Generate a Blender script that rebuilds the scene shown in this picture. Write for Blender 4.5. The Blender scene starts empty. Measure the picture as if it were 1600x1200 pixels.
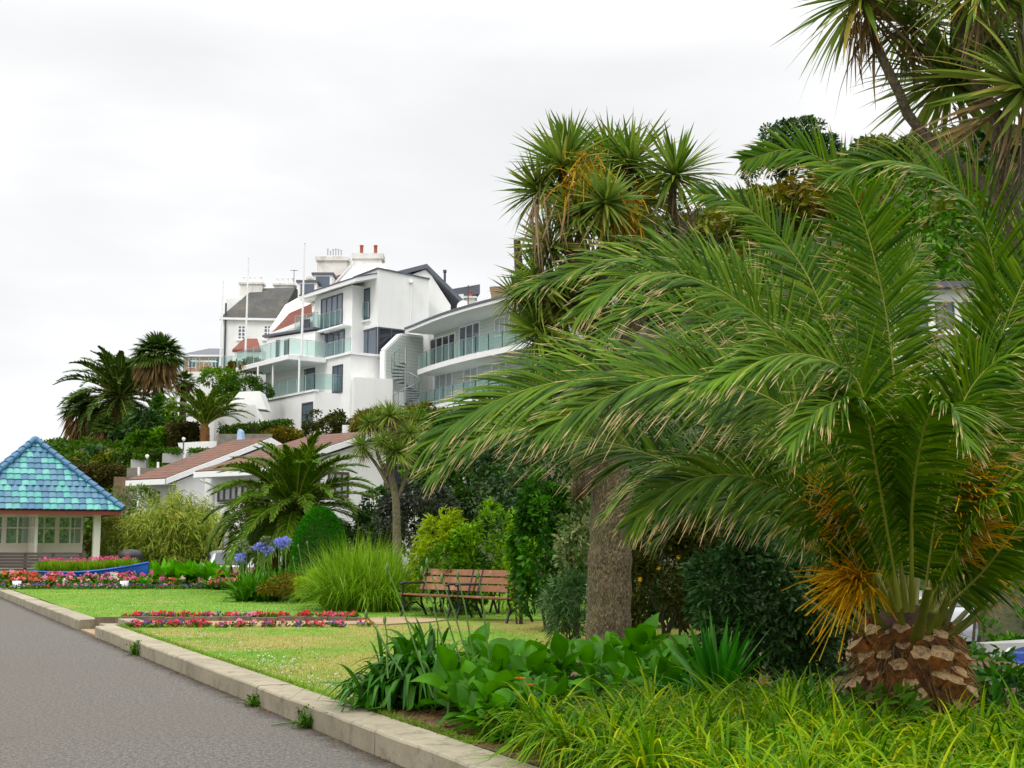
import bpy, math, random
import numpy as np
random.seed(7); RNG = np.random.default_rng(11)
SC = bpy.context.scene
COL = SC.collection
pi = math.pi
# ------------------------------------------------------------------ camera
EYE = 1.6; FPX = 2000.0
PITCH = math.atan(250/FPX)
cd = bpy.data.cameras.new('camera'); cam = bpy.data.objects.new('camera', cd); COL.objects.link(cam)
cam.location = (0, 0, EYE); cam.rotation_euler = (pi/2+PITCH, 0, 0)
cd.sensor_width = 36; cd.lens = 36*FPX/1600; cd.clip_start = .1; cd.clip_end = 6000
SC.camera = cam
def ray(px, py):
    r = (px-800)/FPX; u = (600-py)/FPX; c, s = math.cos(PITCH), math.sin(PITCH)
    return np.array([r, c-s*u, s+c*u])
def P(px, py, d):
    """world point seen at a photo pixel, at distance d in front of the camera"""
    v = ray(px, py); k = d/v[1]
    return np.array([v[0]*k, d, EYE+v[2]*k])
def onplane(px, py, z):
    v = ray(px, py); k = (z-EYE)/v[2]
    return np.array([v[0]*k, v[1]*k, z])
def GX(px, d): return (px-800)/FPX*d/(math.cos(PITCH)-math.sin(PITCH)*(600-850)/FPX)
# ------------------------------------------------------------------ scene tree
WL = {}
def thing(name, label, cat, loc=(0, 0, 0), group=None, rotz=0):
    o = bpy.data.objects.new(name, None); COL.objects.link(o)
    o.empty_display_size = .2
    o.location = tuple(float(v) for v in loc); o.rotation_euler = (0, 0, rotz)
    o['label'] = label; o['category'] = cat
    if group: o['group'] = group
    WL[o.name] = np.array(loc, float)
    return o
def tag(o, label, cat, group=None):
    o['label'] = label; o['category'] = cat
    if group: o['group'] = group
    return o
def S(r, g, b):
    f = lambda c: (c/255)/12.92 if c/255 <= .04045 else ((c/255+.055)/1.055)**2.4
    return (f(r), f(g), f(b), 1)
class MB:
    """collects vertices and faces (with per-vertex 'rnd' and 'tt' values) for ONE mesh"""
    def __init__(s): s.V = []; s.F = []; s.R = []; s.T = []; s.n = 0; s.smooth = []
    def add(s, v, faces, rnd=.5, tt=0., smooth=False):
        v = np.asarray(v, float).reshape(-1, 3); k = len(v)
        s.V.append(v)
        s.R.append(np.full(k, rnd) if np.isscalar(rnd) else np.asarray(rnd, float).ravel())
        s.T.append(np.full(k, tt) if np.isscalar(tt) else np.asarray(tt, float).ravel())
        if isinstance(faces, np.ndarray):
            s.F.append((faces+s.n, smooth))
        else:
            by = {}
            for f in faces: by.setdefault(len(f), []).append(f)
            for k2, fs in by.items(): s.F.append((np.array(fs, int)+s.n, smooth))
        s.n += k
        return s
    def box(s, x0, x1, y0, y1, z0, z1, rnd=.5):
        v = [(x, y, z) for z in (z0, z1) for x, y in ((x0, y0), (x1, y0), (x1, y1), (x0, y1))]
        return s.hexa(v, rnd)
    def hexa(s, v, rnd=.5):   # 4 bottom, 4 top
        return s.add(v, [(3, 2, 1, 0), (4, 5, 6, 7), (0, 1, 5, 4), (1, 2, 6, 5), (2, 3, 7, 6), (3, 0, 4, 7)], rnd)
    def prism(s, poly, z0, z1, rnd=.5):
        n = len(poly); z0 = [z0]*n if np.isscalar(z0) else z0; z1 = [z1]*n if np.isscalar(z1) else z1
        v = [(p[0], p[1], z) for p, z in zip(poly, z0)]+[(p[0], p[1], z) for p, z in zip(poly, z1)]
        f = [tuple(range(n))[::-1], tuple(range(n, 2*n))]+[(i, (i+1) % n, n+(i+1) % n, n+i) for i in range(n)]
        return s.add(v, f, rnd)
    def extrude(s, pts, vec, rnd=.5):   # polygon of 3d points swept along vec
        n = len(pts); p = np.asarray(pts, float); q = p+np.asarray(vec, float)
        f = [tuple(range(n))[::-1], tuple(range(n, 2*n))]+[(i, (i+1) % n, n+(i+1) % n, n+i) for i in range(n)]
        return s.add(np.vstack([p, q]), f, rnd)
    def tube(s, pts, r, sides=8, rnd=.5, tt=None, cap=True, flat=1.0, smooth=True):
        p = np.asarray(pts, float); k = len(p); r = np.full(k, r) if np.isscalar(r) else np.asarray(r, float)
        t = np.gradient(p, axis=0); t /= np.linalg.norm(t, axis=1)[:, None]+1e-9
        ref = np.array([0, 0, 1.]) if abs(t[0][2]) < .9 else np.array([1., 0, 0])
        a = np.cross(t[0], ref); a /= np.linalg.norm(a); rings = []
        for i in range(k):
            a = a-t[i]*a.dot(t[i]); a /= np.linalg.norm(a)+1e-9; b = np.cross(t[i], a)
            th = np.arange(sides)*2*pi/sides
            rings.append(p[i]+r[i]*(np.cos(th)[:, None]*a+flat*np.sin(th)[:, None]*b))
        f = []
        for i in range(k-1):
            for j in range(sides):
                f.append((i*sides+j, i*sides+(j+1) % sides, (i+1)*sides+(j+1) % sides, (i+1)*sides+j))
        v = np.vstack(rings)
        T = np.repeat(np.linspace(0, 1, k), sides) if tt is None else tt
        s.add(v, f, rnd, T, smooth)
        if cap:
            s.add(rings[0], [tuple(range(sides))[::-1]], rnd, 0 if tt is None else tt); s.add(rings[-1], [tuple(range(sides))], rnd, 1 if tt is None else tt)
        return s
    def lathe(s, prof, n=16, c=(0, 0, 0), rnd=.5, smooth=True, sx=1, sy=1):
        m = len(prof); th = np.arange(n)*2*pi/n; v = []
        for r, z in prof:
            for a in th: v.append((c[0]+sx*r*math.cos(a), c[1]+sy*r*math.sin(a), c[2]+z))
        f = [(i*n+j, i*n+(j+1) % n, (i+1)*n+(j+1) % n, (i+1)*n+j) for i in range(m-1) for j in range(n)]
        return s.add(v, f, rnd, 0, smooth)
    def ribbons(s, Pc, Sd, W, rnd, N=None, fold=0., tt=None, mid=0.):
        """n leaf strips: centre lines Pc (n,k,3), side vectors Sd, half widths W (n,k)"""
        n, k, _ = Pc.shape
        off = Sd*W[:, :, None]
        if tt is None: tt = np.broadcast_to(np.linspace(0, 1, k), (n, k))
        rnd = np.full((n, k), rnd) if np.isscalar(rnd) else np.broadcast_to(np.asarray(rnd, float).reshape(n, -1), (n, k))
        if fold:
            up = N*(W*fold)[:, :, None]
            v = np.stack([Pc-off+up, Pc, Pc+off+up], 2); m = 3
        else:
            v = np.stack([Pc-off, Pc+off], 2); m = 2
        base = (np.arange(n)*k*m)[:, None, None]+(np.arange(k-1)*m)[None, :, None]+np.arange(m-1)[None, None, :]
        f = np.stack([base, base+1, base+m+1, base+m], -1).reshape(-1, 4)
        return s.add(v.reshape(-1, 3), f, (np.repeat(rnd.reshape(-1), m)+np.tile([0, mid, 0][:m] if m == 3 else [0, 0], rnd.size)), np.repeat(np.asarray(tt).reshape(-1), m), True)
    def build(s, name, m, parent=None, local=False, kind=None):
        me = bpy.data.meshes.new(name)
        V = np.vstack(s.V)
        if parent is not None and not local: V = V-WL[parent.name]
        me.vertices.add(len(V)); me.vertices.foreach_set('co', V.astype(np.float32).ravel())
        idx = np.concatenate([f.ravel() for f, _ in s.F]).astype(np.int32)
        tot = np.concatenate([np.full(len(f), f.shape[1]) for f, _ in s.F]).astype(np.int32)
        sm = np.concatenate([np.full(len(f), q) for f, q in s.F])
        me.loops.add(len(idx)); me.loops.foreach_set('vertex_index', idx)
        me.polygons.add(len(tot)); st = np.concatenate([[0], np.cumsum(tot)[:-1]]).astype(np.int32)
        me.polygons.foreach_set('loop_start', st); me.polygons.foreach_set('loop_total', tot)
        me.polygons.foreach_set('use_smooth', sm.astype(bool))
        for nm, arr in (('rnd', s.R), ('tt', s.T)):
            a = me.attributes.new(nm, 'FLOAT', 'POINT'); a.data.foreach_set('value', np.concatenate(arr).astype(np.float32))
        me.update(calc_edges=True); me.validate(verbose=False)
        me.materials.append(m)
        o = bpy.data.objects.new(name, me); COL.objects.link(o)
        if parent is not None:
            o.parent = parent; WL[o.name] = WL[parent.name].copy()
        else: WL[o.name] = np.zeros(3)
        if kind: o['kind'] = kind
        return o
def struct(name, mb, m): return mb.build(name, m, kind='structure')
def stuff(name, mb, m): return mb.build(name, m, kind='stuff')
def dup(root, loc=None, rotz=None, scale=None, label=None, group=None, rot=None):
    r = root.copy(); COL.objects.link(r)
    if loc is not None: r.location = tuple(float(v) for v in loc)
    if rotz is not None: r.rotation_euler = (0, 0, rotz)
    if rot is not None: r.rotation_euler = rot
    if scale is not None: r.scale = (scale,)*3 if np.isscalar(scale) else scale
    if label: r['label'] = label
    if group: r['group'] = group
    for ch in list(root.children):
        c = ch.copy(); COL.objects.link(c); c.parent = r
        for g in list(ch.children):
            d = g.copy(); COL.objects.link(d); d.parent = c
    return r
# ------------------------------------------------------------------ materials
def nodes(name):
    m = bpy.data.materials.new(name); m.use_nodes = True; nt = m.node_tree
    return m, nt, nt.nodes['Principled BSDF'], nt.nodes['Material Output']
def L(nt, a, b): nt.links.new(a, b)
def N(nt, t, **kw):
    n = nt.nodes.new(t)
    for k, v in kw.items():
        if k in n.inputs: n.inputs[k].default_value = v
        else: setattr(n, k, v)
    return n
def mixc(nt, fac, a, b, mode='MIX'):
    n = nt.nodes.new('ShaderNodeMix'); n.data_type = 'RGBA'; n.blend_type = mode
    for s, v in ((0, fac), (6, a), (7, b)):
        if hasattr(v, 'links'): L(nt, v, n.inputs[s])
        elif s == 0: n.inputs[0].default_value = v
        else: n.inputs[s].default_value = v if len(v) == 4 else (*v, 1)
    return n.outputs[2]
def ramp(nt, x, stops):
    n = nt.nodes.new('ShaderNodeValToRGB'); L(nt, x, n.inputs[0]); e = n.color_ramp.elements
    while len(e) < len(stops): e.new(.5)
    for el, (p, c) in zip(e, stops): el.position = p; el.color = c if len(c) == 4 else (*c, 1)
    return n.outputs[0]
def fac(nt, x, lo, hi):
    n = nt.nodes.new('ShaderNodeMapRange'); L(nt, x, n.inputs[0]); n.inputs[1].default_value = lo; n.inputs[2].default_value = hi
    return n.outputs[0]
def noise(nt, scale, detail=4, rough=.6, co=None, vec=None):
    n = nt.nodes.new('ShaderNodeTexNoise'); n.inputs['Scale'].default_value = scale; n.inputs['Detail'].default_value = detail; n.inputs['Roughness'].default_value = rough
    if vec is not None: L(nt, vec, n.inputs['Vector'])
    else:
        g = nt.nodes.new('ShaderNodeNewGeometry'); L(nt, g.outputs['Position'], n.inputs['Vector'])
    return n.outputs[0]
def bump(nt, bsdf, h, strength=.3, dist=.02):
    b = nt.nodes.new('ShaderNodeBump'); b.inputs['Strength'].default_value = strength; b.inputs['Distance'].default_value = dist
    L(nt, h, b.inputs['Height']); L(nt, b.outputs[0], bsdf.inputs['Normal'])
def attr(nt, nm):
    a = nt.nodes.new('ShaderNodeAttribute'); a.attribute_name = nm; return a.outputs['Fac']
def plain(name, c, rough=.6, metal=0., var=.12, scale=3., bmp=0., bscale=40., spec=.5, dirt=None):
    """paint / stone / metal with soft large wear and a fine grain"""
    m, nt, b, out = nodes(name)
    c2 = tuple(v*(1-var) for v in c[:3])+(1,)
    n1 = noise(nt, scale, 5)
    col = mixc(nt, fac(nt, n1, .35, .65), c, c2)
    if dirt:
        n2 = noise(nt, scale*.35, 6, .7); col = mixc(nt, fac(nt, n2, .55, .75), col, dirt)
    L(nt, col, b.inputs['Base Color']); b.inputs['Roughness'].default_value = rough; b.inputs['Metallic'].default_value = metal
    b.inputs['Specular IOR Level'].default_value = spec
    if bmp: bump(nt, b, noise(nt, bscale, 3), bmp)
    return m
def leafmat(name, cols, tip=None, tip_from=.8, tip_share=.6, rough=.55, trans=.25, spec=.16, nscale=1.2, base=None, dark=1.04, sat=1.26):
    """leaves: colour by each leaf's own 'rnd', large soft variation, dry tips by 'tt'"""
    m, nt, b, out = nodes(name)
    r = attr(nt, 'rnd'); k = len(cols)
    col = ramp(nt, r, [(i/(k-1) if k > 1 else 0, c) for i, c in enumerate(cols)])
    nz = noise(nt, nscale, 3)
    hs = N(nt, 'ShaderNodeHueSaturation'); L(nt, col, hs.inputs['Color'])
    mr = N(nt, 'ShaderNodeMapRange'); L(nt, nz, mr.inputs[0]); mr.inputs[1].default_value = .3; mr.inputs[2].default_value = .7; mr.inputs[3].default_value = .52*dark; mr.inputs[4].default_value = .98*dark
    L(nt, mr.outputs[0], hs.inputs['Value']); hs.inputs['Saturation'].default_value = sat; col = hs.outputs[0]
    if base is not None:
        col = mixc(nt, fac(nt, attr(nt, 'tt'), .35, .0), col, base)
    if tip is not None:
        t = attr(nt, 'tt')
        f1 = fac(nt, t, tip_from, min(1., tip_from+.12))
        m1 = N(nt, 'ShaderNodeMath', operation='MULTIPLY'); L(nt, r, m1.inputs[0]); m1.inputs[1].default_value = 17.31
        m2 = N(nt, 'ShaderNodeMath', operation='FRACT'); L(nt, m1.outputs[0], m2.inputs[0])
        m3 = N(nt, 'ShaderNodeMath', operation='LESS_THAN'); L(nt, m2.outputs[0], m3.inputs[0]); m3.inputs[1].default_value = tip_share
        m4 = N(nt, 'ShaderNodeMath', operation='MULTIPLY'); L(nt, m3.outputs[0], m4.inputs[0]); L(nt, f1, m4.inputs[1])
        col = mixc(nt, m4.outputs[0], col, tip)
    L(nt, col, b.inputs['Base Color']); b.inputs['Roughness'].default_value = rough; b.inputs['Specular IOR Level'].default_value = spec
    if trans:
        tr = N(nt, 'ShaderNodeBsdfTranslucent'); L(nt, col, tr.inputs['Color'])
        mx = N(nt, 'ShaderNodeMixShader'); mx.inputs[0].default_value = trans
        L(nt, b.outputs[0], mx.inputs[1]); L(nt, tr.outputs[0], mx.inputs[2]); L(nt, mx.outputs[0], out.inputs['Surface'])
    return m
def glassmat(name, tint, rough=.03, alpha=None):
    m, nt, b, out = nodes(name)
    b.inputs['Base Color'].default_value = tint; b.inputs['Roughness'].default_value = rough; b.inputs['Specular IOR Level'].default_value = .6
    if alpha is not None:
        tr = N(nt, 'ShaderNodeBsdfTransparent'); tr.inputs['Color'].default_value = (.80, .90, .88, 1)
        mx = N(nt, 'ShaderNodeMixShader'); mx.inputs[0].default_value = alpha
        L(nt, tr.outputs[0], mx.inputs[1]); L(nt, b.outputs[0], mx.inputs[2]); L(nt, mx.outputs[0], out.inputs['Surface'])
    return m
# ------------------------------------------------------------------ leaves
def unit(v): return v/(np.linalg.norm(v, axis=-1, keepdims=True)+1e-9)
def leaf_paths(b, d, Ln, droop, k=4, rndside=False):
    """curved centre lines: start b (n,3), direction d, length Ln (n), sag droop (n)"""
    n = len(b); t = np.linspace(0, 1, k)
    Pc = b[:, None]+d[:, None]*(Ln[:, None]*t)[:, :, None]
    Pc[:, :, 2] -= (droop*Ln)[:, None]*t**2
    T = unit(np.gradient(Pc, axis=1))
    if rndside: ref = unit(RNG.normal(size=(n, 1, 3)))
    else: ref = np.broadcast_to(np.array([0, 0, 1.]), (n, 1, 3))+RNG.normal(size=(n, 1, 3))*.25
    Sd = unit(np.cross(T, np.broadcast_to(ref, T.shape))); Nn = np.cross(Sd, T)
    return Pc, Sd, Nn
def prof(k, kind='sword'):
    t = np.linspace(0, 1, k)
    if kind == 'sword': w = np.minimum(1, .45+t*2)*np.clip((1-t)*2.2, .04, 1)
    elif kind == 'grass': w = np.clip((1-t)*1.6, .06, 1)*np.minimum(1, .6+t*2)
    elif kind == 'leaf': w = np.sin(np.clip(t*1.0, .06, .97)*pi)**.75
    elif kind == 'canna': w = np.sin(np.clip(t**.72, .05, .995)*pi)**.95*(1-t)**.3*1.15+.01
    return w
def leafcloud(mb, pts, nrm, Ln, W, k=3, rnd=None, droop=.15, spread=.8):
    n = len(pts)
    d = unit(nrm+RNG.normal(size=(n, 3))*spread)
    ln = Ln*RNG.uniform(.65, 1.25, n)
    Pc, Sd, Nn = leaf_paths(pts, d, ln, np.full(n, droop)*RNG.uniform(.3, 1.7, n), k, True)
    w = prof(k, 'leaf')[None]*(W*.5*RNG.uniform(.75, 1.2, n))[:, None]
    mb.ribbons(Pc, Sd, w, RNG.uniform(0, 1, n) if rnd is None else rnd)
def ellip_clumps(c, r, n, nclump, csize=.3, low=-.6, flat=1.):
    """points and outward normals on leafy clumps spread through an ellipsoid crown"""
    c = np.asarray(c, float); r = np.asarray(r, float)
    q = unit(RNG.normal(size=(nclump*3, 3))); q = q[q[:, 2] > low][:nclump]; nclump = len(q)
    rad = RNG.uniform(.55, .92, nclump)**.7
    cc = q*rad[:, None]
    cs = csize*RNG.uniform(.6, 1.35, nclump)
    i = RNG.integers(0, nclump, n)
    u = unit(RNG.normal(size=(n, 3))+q[i]*.7+np.array([0, 0, .25]))
    rr = RNG.uniform(.35, 1, n)**.5
    p = cc[i]+u*(cs[i]*rr)[:, None]
    crn = RNG.uniform(0, 1, nclump)
    return c+p*r, unit(u*.8+q[i]*.4), np.clip(crn[i]*.55+RNG.uniform(0, .45, n), 0, 1)
def crown(mb, c, r, n, leaf, nclump=40, csize=.3, low=-.6, droop=.2, k=3, spread=.8):
    p, nr, rn = ellip_clumps(c, r, n, nclump, csize, low)
    leafcloud(mb, p, nr, leaf[0], leaf[1], k, rn, droop, spread)
# ------------------------------------------------------------------ world: overcast sky
w = bpy.data.worlds.new('World'); SC.world = w; w.use_nodes = True
nt = w.node_tree; bg = nt.nodes['Background']
SUN_EL, SUN_AZ = math.radians(52), math.radians(215)
sky = nt.nodes.new('ShaderNodeTexSky'); sky.sky_type = 'NISHITA'; sky.sun_disc = False
sky.sun_elevation = SUN_EL; sky.sun_rotation = SUN_AZ; sky.air_density = 1; sky.dust_density = 3
tc = nt.nodes.new('ShaderNodeTexCoord')
sx = nt.nodes.new('ShaderNodeSeparateXYZ'); L(nt, tc.outputs['Generated'], sx.inputs[0])
mp = nt.nodes.new('ShaderNodeMapping'); L(nt, tc.outputs['Generated'], mp.inputs[0]); mp.inputs['Scale'].default_value = (1.3, 1.3, 4.2)
n1 = nt.nodes.new('ShaderNodeTexNoise'); L(nt, mp.outputs[0], n1.inputs['Vector']); n1.inputs['Scale'].default_value = 2.1; n1.inputs['Detail'].default_value = 5; n1.inputs['Roughness'].default_value = .5
cl = ramp(nt, n1.outputs[0], [(.30, (.87, .873, .882)), (.47, (.95, .95, .955)), (.62, (1.05, 1.05, 1.05))])
# brighter towards the zenith as an overcast sky is
lift = ramp(nt, sx.outputs[2], [(0, (.93, .955, .985)), (.12, (.97, .975, .985)), (.36, (1, 1, 1)), (.55, (1.7, 1.7, 1.7)), (1, (2.9, 2.9, 2.85))])
cloud = mixc(nt, 1., cl, lift, 'MULTIPLY')
sc_ = nt.nodes.new('ShaderNodeVectorMath'); sc_.operation = 'SCALE'; L(nt, cloud, sc_.inputs[0]); sc_.inputs[3].default_value = 9.9
fin = mixc(nt, .96, sky.outputs[0], sc_.outputs[0])
L(nt, fin, bg.inputs['Color']); bg.inputs['Strength'].default_value = .105
sd = bpy.data.lights.new('sun', 'SUN'); sd.energy = 1.1; sd.angle = math.radians(14); sd.color = (1, .95, .87)
sun = bpy.data.objects.new('sun', sd); COL.objects.link(sun)
dirv = np.array([math.sin(SUN_AZ)*math.cos(SUN_EL), math.cos(SUN_AZ)*math.cos(SUN_EL), math.sin(SUN_EL)])
import mathutils
sun.rotation_euler = mathutils.Vector(dirv).to_track_quat('Z', 'Y').to_euler()
SC.view_settings.view_transform = 'Standard'; SC.view_settings.look = 'None'; SC.view_settings.exposure = 0; SC.view_settings.gamma = 1
SC.cycles.max_bounces = 8; SC.cycles.transparent_max_bounces = 12; SC.cycles.use_denoising = True
# ------------------------------------------------------------------ terrain
KA = onplane(748, 1200, .19)[:2]; KB = onplane(150, 978, .19)[:2]
KT = (KB-KA)/np.linalg.norm(KB-KA); KN = np.array([KT[1], -KT[0]]); KLEN = np.linalg.norm(KB-KA)
def kp(s, o=0.): return KA+KT*s+KN*o      # along the kerb, to the right of its road face
def sstep(a, b, x): t = np.clip((x-a)/(b-a), 0, 1); return t*t*(3-2*t)
def ground(x, y):
    x = np.asarray(x, float); y = np.asarray(y, float)
    side = (x-KA[0])*KN[0]+(y-KA[1])*KN[1]
    g = np.where(side > .95, .12, -.06)
    xb = np.interp(y, [0, 9, 14, 22, 31, 38], [5.3, 5.3, 5.6, 6.2, 7.0, 7.4])
    g = g-1.2*sstep(0, 1.3, x-xb)*(1-sstep(44, 56, y))
    foot = np.where(x < -8, 64, np.where(x < 14, 34+(14-x)*30/22, np.maximum(20, 34-(x-14)*.9)))
    dist = np.maximum(0, (y-foot))*.85
    cap = np.interp(x, [-60, -12, -4, 12, 40], [9, 11, 16, 30, 44])
    k_ = np.clip((x+2)/12, 0, 1); h = dist*(.52+.06*k_); h = cap*(1-np.exp(-h/cap*(1.25+.25*k_)))
    bumps = .35*np.sin(x*.31+1.3)*np.sin(y*.27)+.22*np.sin(x*.8+y*.5)
    return g+(h+bumps*np.clip(h/3, 0, 1))*sstep(-7, 0, x+.36*y)
gx = np.unique(np.concatenate([np.linspace(-2500, -60, 12), np.linspace(-60, -20, 34), np.linspace(-20, 20, 101), np.linspace(20, 80, 50), np.linspace(80, 2500, 14)]))
gy = np.unique(np.concatenate([np.linspace(-200, 2, 8), np.linspace(2, 60, 117), np.linspace(60, 170, 90), np.linspace(170, 5000, 16)]))
XX, YY = np.meshgrid(gx, gy); ZZ = ground(XX, YY)
vi = np.arange(XX.size).reshape(XX.shape)
gf = np.stack([vi[:-1, :-1], vi[:-1, 1:], vi[1:, 1:], vi[1:, :-1]], -1).reshape(-1, 4)
m_ground, nt, b, out = nodes('earth')
n1 = noise(nt, .35, 6); n2 = noise(nt, 9, 4)
c = mixc(nt, fac(nt, n1, .4, .6), S(54, 62, 28), S(72, 68, 42)); c = mixc(nt, fac(nt, n2, .45, .7), c, S(46, 56, 26))
L(nt, c, b.inputs['Base Color']); b.inputs['Roughness'].default_value = .95; bump(nt, b, n2, .6, .05)
mb = MB(); mb.add(np.stack([XX, YY, ZZ], -1).reshape(-1, 3), gf, smooth=True); struct('ground', mb, m_ground)
# ------------------------------------------------------------------ promenade road
m_road, nt, b, out = nodes('asphalt')
n1 = noise(nt, .22, 5); n2 = noise(nt, 24, 5, .9); n3 = noise(nt, 55, 2, .8); n4 = noise(nt, 1.6, 5)
c = mixc(nt, fac(nt, n2, .42, .58), S(58, 56, 53), S(110, 106, 99))
c = mixc(nt, fac(nt, n3, .58, .66), c, S(156, 151, 142))
c = mixc(nt, fac(nt, n1, .42, .62), c, mixc(nt, .5, c, S(92, 85, 76)))
c = mixc(nt, fac(nt, n4, .62, .8), c, mixc(nt, .45, c, S(58, 55, 52)))
gp_ = N(nt, 'ShaderNodeNewGeometry'); dt = N(nt, 'ShaderNodeVectorMath', operation='DOT_PRODUCT'); L(nt, gp_.outputs['Position'], dt.inputs[0]); dt.inputs[1].default_value = (KN[0], KN[1], 0)
df = N(nt, 'ShaderNodeMath', operation='SUBTRACT'); L(nt, dt.outputs['Value'], df.inputs[0]); df.inputs[1].default_value = float(KA@KN)
ad = N(nt, 'ShaderNodeMath', operation='MULTIPLY_ADD'); L(nt, noise(nt, 3.5, 5, .75), ad.inputs[0]); ad.inputs[1].default_value = .5; L(nt, df.outputs[0], ad.inputs[2])
c = mixc(nt, fac(nt, ad.outputs[0], .02, .26), c, S(52, 46, 36))
L(nt, c, b.inputs['Base Color']); b.inputs['Roughness'].default_value = .85; b.inputs['Specular IOR Level'].default_value = .35; bump(nt, b, n2, .5, .008)
a0, a1 = kp(-16), kp(70)
mb = MB(); mb.add([(a0[0], a0[1], 0), (a1[0], a1[1], 0), (a1[0]-40, a1[1], 0), (a0[0]-60, a0[1], 0)], [(0, 1, 2, 3)])
struct('promenade_road', mb, m_road)
# ------------------------------------------------------------------ kerb
m_kerb, nt, b, out = nodes('kerb_concrete')
n1 = noise(nt, 1.1, 6, .7); n2 = noise(nt, 35, 4, .7); n3 = noise(nt, 5, 5, .75)
c = mixc(nt, fac(nt, n1, .35, .65), S(172, 162, 138), S(138, 130, 110))
c = mixc(nt, fac(nt, n3, .52, .7), c, S(100, 96, 78)); c = mixc(nt, fac(nt, n2, .6, .75), c, S(178, 170, 150))
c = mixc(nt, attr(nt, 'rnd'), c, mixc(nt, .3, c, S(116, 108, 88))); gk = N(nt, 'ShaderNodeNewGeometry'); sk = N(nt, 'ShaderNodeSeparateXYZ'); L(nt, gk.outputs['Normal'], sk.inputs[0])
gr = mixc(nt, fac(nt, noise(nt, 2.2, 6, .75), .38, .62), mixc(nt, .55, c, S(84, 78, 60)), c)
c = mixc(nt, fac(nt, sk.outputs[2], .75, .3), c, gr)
L(nt, c, b.inputs['Base Color']); b.inputs['Roughness'].default_value = .9; bump(nt, b, n3, .5, .02)
def kerb(name, segs, w_=.37, h=.19):
    mb = MB()
    for s0, s1 in segs:
        n = max(2, int((s1-s0)/.22)); ss = np.linspace(s0, s1, n)
        prof_ = [(0, -.08), (0, h-.022), (.012, h-.006), (.03, h), (w_-.02, h), (w_, h-.015), (w_, -.08)]
        rows = []
        for s_ in ss:
            j = RNG.normal(0, .0025, 2)+np.array([.004*math.sin(s_*2.3)+.003*math.sin(s_*7.1), .002*math.sin(s_*3.7)])
            rows.append([(*kp(s_, o+(j[0] if k < 4 else 0)), z+(j[1] if k in (1, 2, 3) else 0)) for k, (o, z) in enumerate(prof_)])
        m = len(prof_)
        f = [(i*m+j, i*m+j+1, (i+1)*m+j+1, (i+1)*m+j) for i in range(n-1) for j in range(m-1)]
        f += [tuple(range(m)), tuple(range((n-1)*m, n*m))[::-1]]
        mb.add(np.array(rows).reshape(-1, 3)+np.array([0, 0, random.uniform(-.006, .006)])+np.array([*(KN*random.uniform(-.008, .008)), 0]), f, random.random())
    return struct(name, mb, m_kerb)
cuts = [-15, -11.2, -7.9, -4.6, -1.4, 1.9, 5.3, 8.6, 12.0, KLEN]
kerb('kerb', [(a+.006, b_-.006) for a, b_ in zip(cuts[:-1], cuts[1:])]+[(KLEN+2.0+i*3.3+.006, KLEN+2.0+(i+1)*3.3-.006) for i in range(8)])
# ------------------------------------------------------------------ lawns, path, soil bed
def lawnmat(name, dry):
    m, nt, b, out = nodes(name)
    n1 = noise(nt, .42, 4, .55); n2 = noise(nt, 3.2, 5, .65); n3 = noise(nt, 45, 3, .7); n4 = noise(nt, 1.1, 4)
    c = mixc(nt, fac(nt, n3, .3, .7), S(88, 132, 30), S(104, 148, 40))
    c = mixc(nt, fac(nt, n2, .48, .72), c, S(136, 156, 60))
    d = mixc(nt, fac(nt, n3, .3, .7), S(166, 146, 84), S(148, 134, 72))
    add = N(nt, 'ShaderNodeMath', operation='ADD'); L(nt, n1, add.inputs[0]); m2 = N(nt, 'ShaderNodeMath', operation='MULTIPLY'); L(nt, n4, m2.inputs[0]); m2.inputs[1].default_value = .35; L(nt, m2.outputs[0], add.inputs[1])
    f = fac(nt, add.outputs[0], dry, dry+.20)
    mm = N(nt, 'ShaderNodeMath', operation='MULTIPLY'); L(nt, f, mm.inputs[0]); mm.inputs[1].default_value = .85
    c = mixc(nt, mm.outputs[0], c, d)
    L(nt, c, b.inputs['Base Color']); b.inputs['Roughness'].default_value = .9; b.inputs['Specular IOR Level'].default_value = .2; bump(nt, b, n3, .8, .03)
    return m
m_lawn = lawnmat('lawn_grass_dry', .55); m_lawn2 = lawnmat('lawn_grass', .74)
i0, i1 = kp(-10, .365), kp(KLEN+.05, .365)
PATH_Y0, PATH_Y1 = KB[1]+.35, KB[1]+1.75
ip = i1+KT*((PATH_Y0-i1[1])/KT[1])
mb = MB(); mb.add([(i0[0], i0[1], .172), (5.2, i0[1], .172), (5.6, PATH_Y1+.2, .172), (-3.2, PATH_Y1+.2, .172), (-3.2, PATH_Y0+.05, .172), (ip[0], ip[1], .172)], [(0, 1, 2, 3, 4, 5)]); struct('lawn', mb, m_lawn)
bx0 = kp(0, .365); bb0 = bx0+KT*((PATH_Y1+.16-bx0[1])/KT[1]); bb1 = bx0+KT*((44-bx0[1])/KT[1])
mb = MB(); mb.add([(bb0[0], bb0[1], .186), (6, bb0[1], .186), (4, 47, .24), (bb1[0]-1.5, 47, .22)], [(0, 1, 2, 3)]); struct('lawn', mb, m_lawn2)
m_sand = plain('sandy_path', S(164, 140, 106), .95, scale=2, var=.25, bmp=.4, bscale=60)
g0, g1 = kp(KLEN, .0), kp(KLEN+2, .0)
mb = MB(); mb.prism([(g0[0]+1.0, PATH_Y0), (-3.0, PATH_Y0), (-2.8, PATH_Y1), (g1[0]+1.3, PATH_Y1)], .02, .176); mb.prism([kp(KLEN+.02, .03), kp(KLEN+.02, .95), kp(KLEN+1.98, .95), kp(KLEN+1.98, .03)], -.05, .02); struct('path', mb, m_sand)
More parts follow.
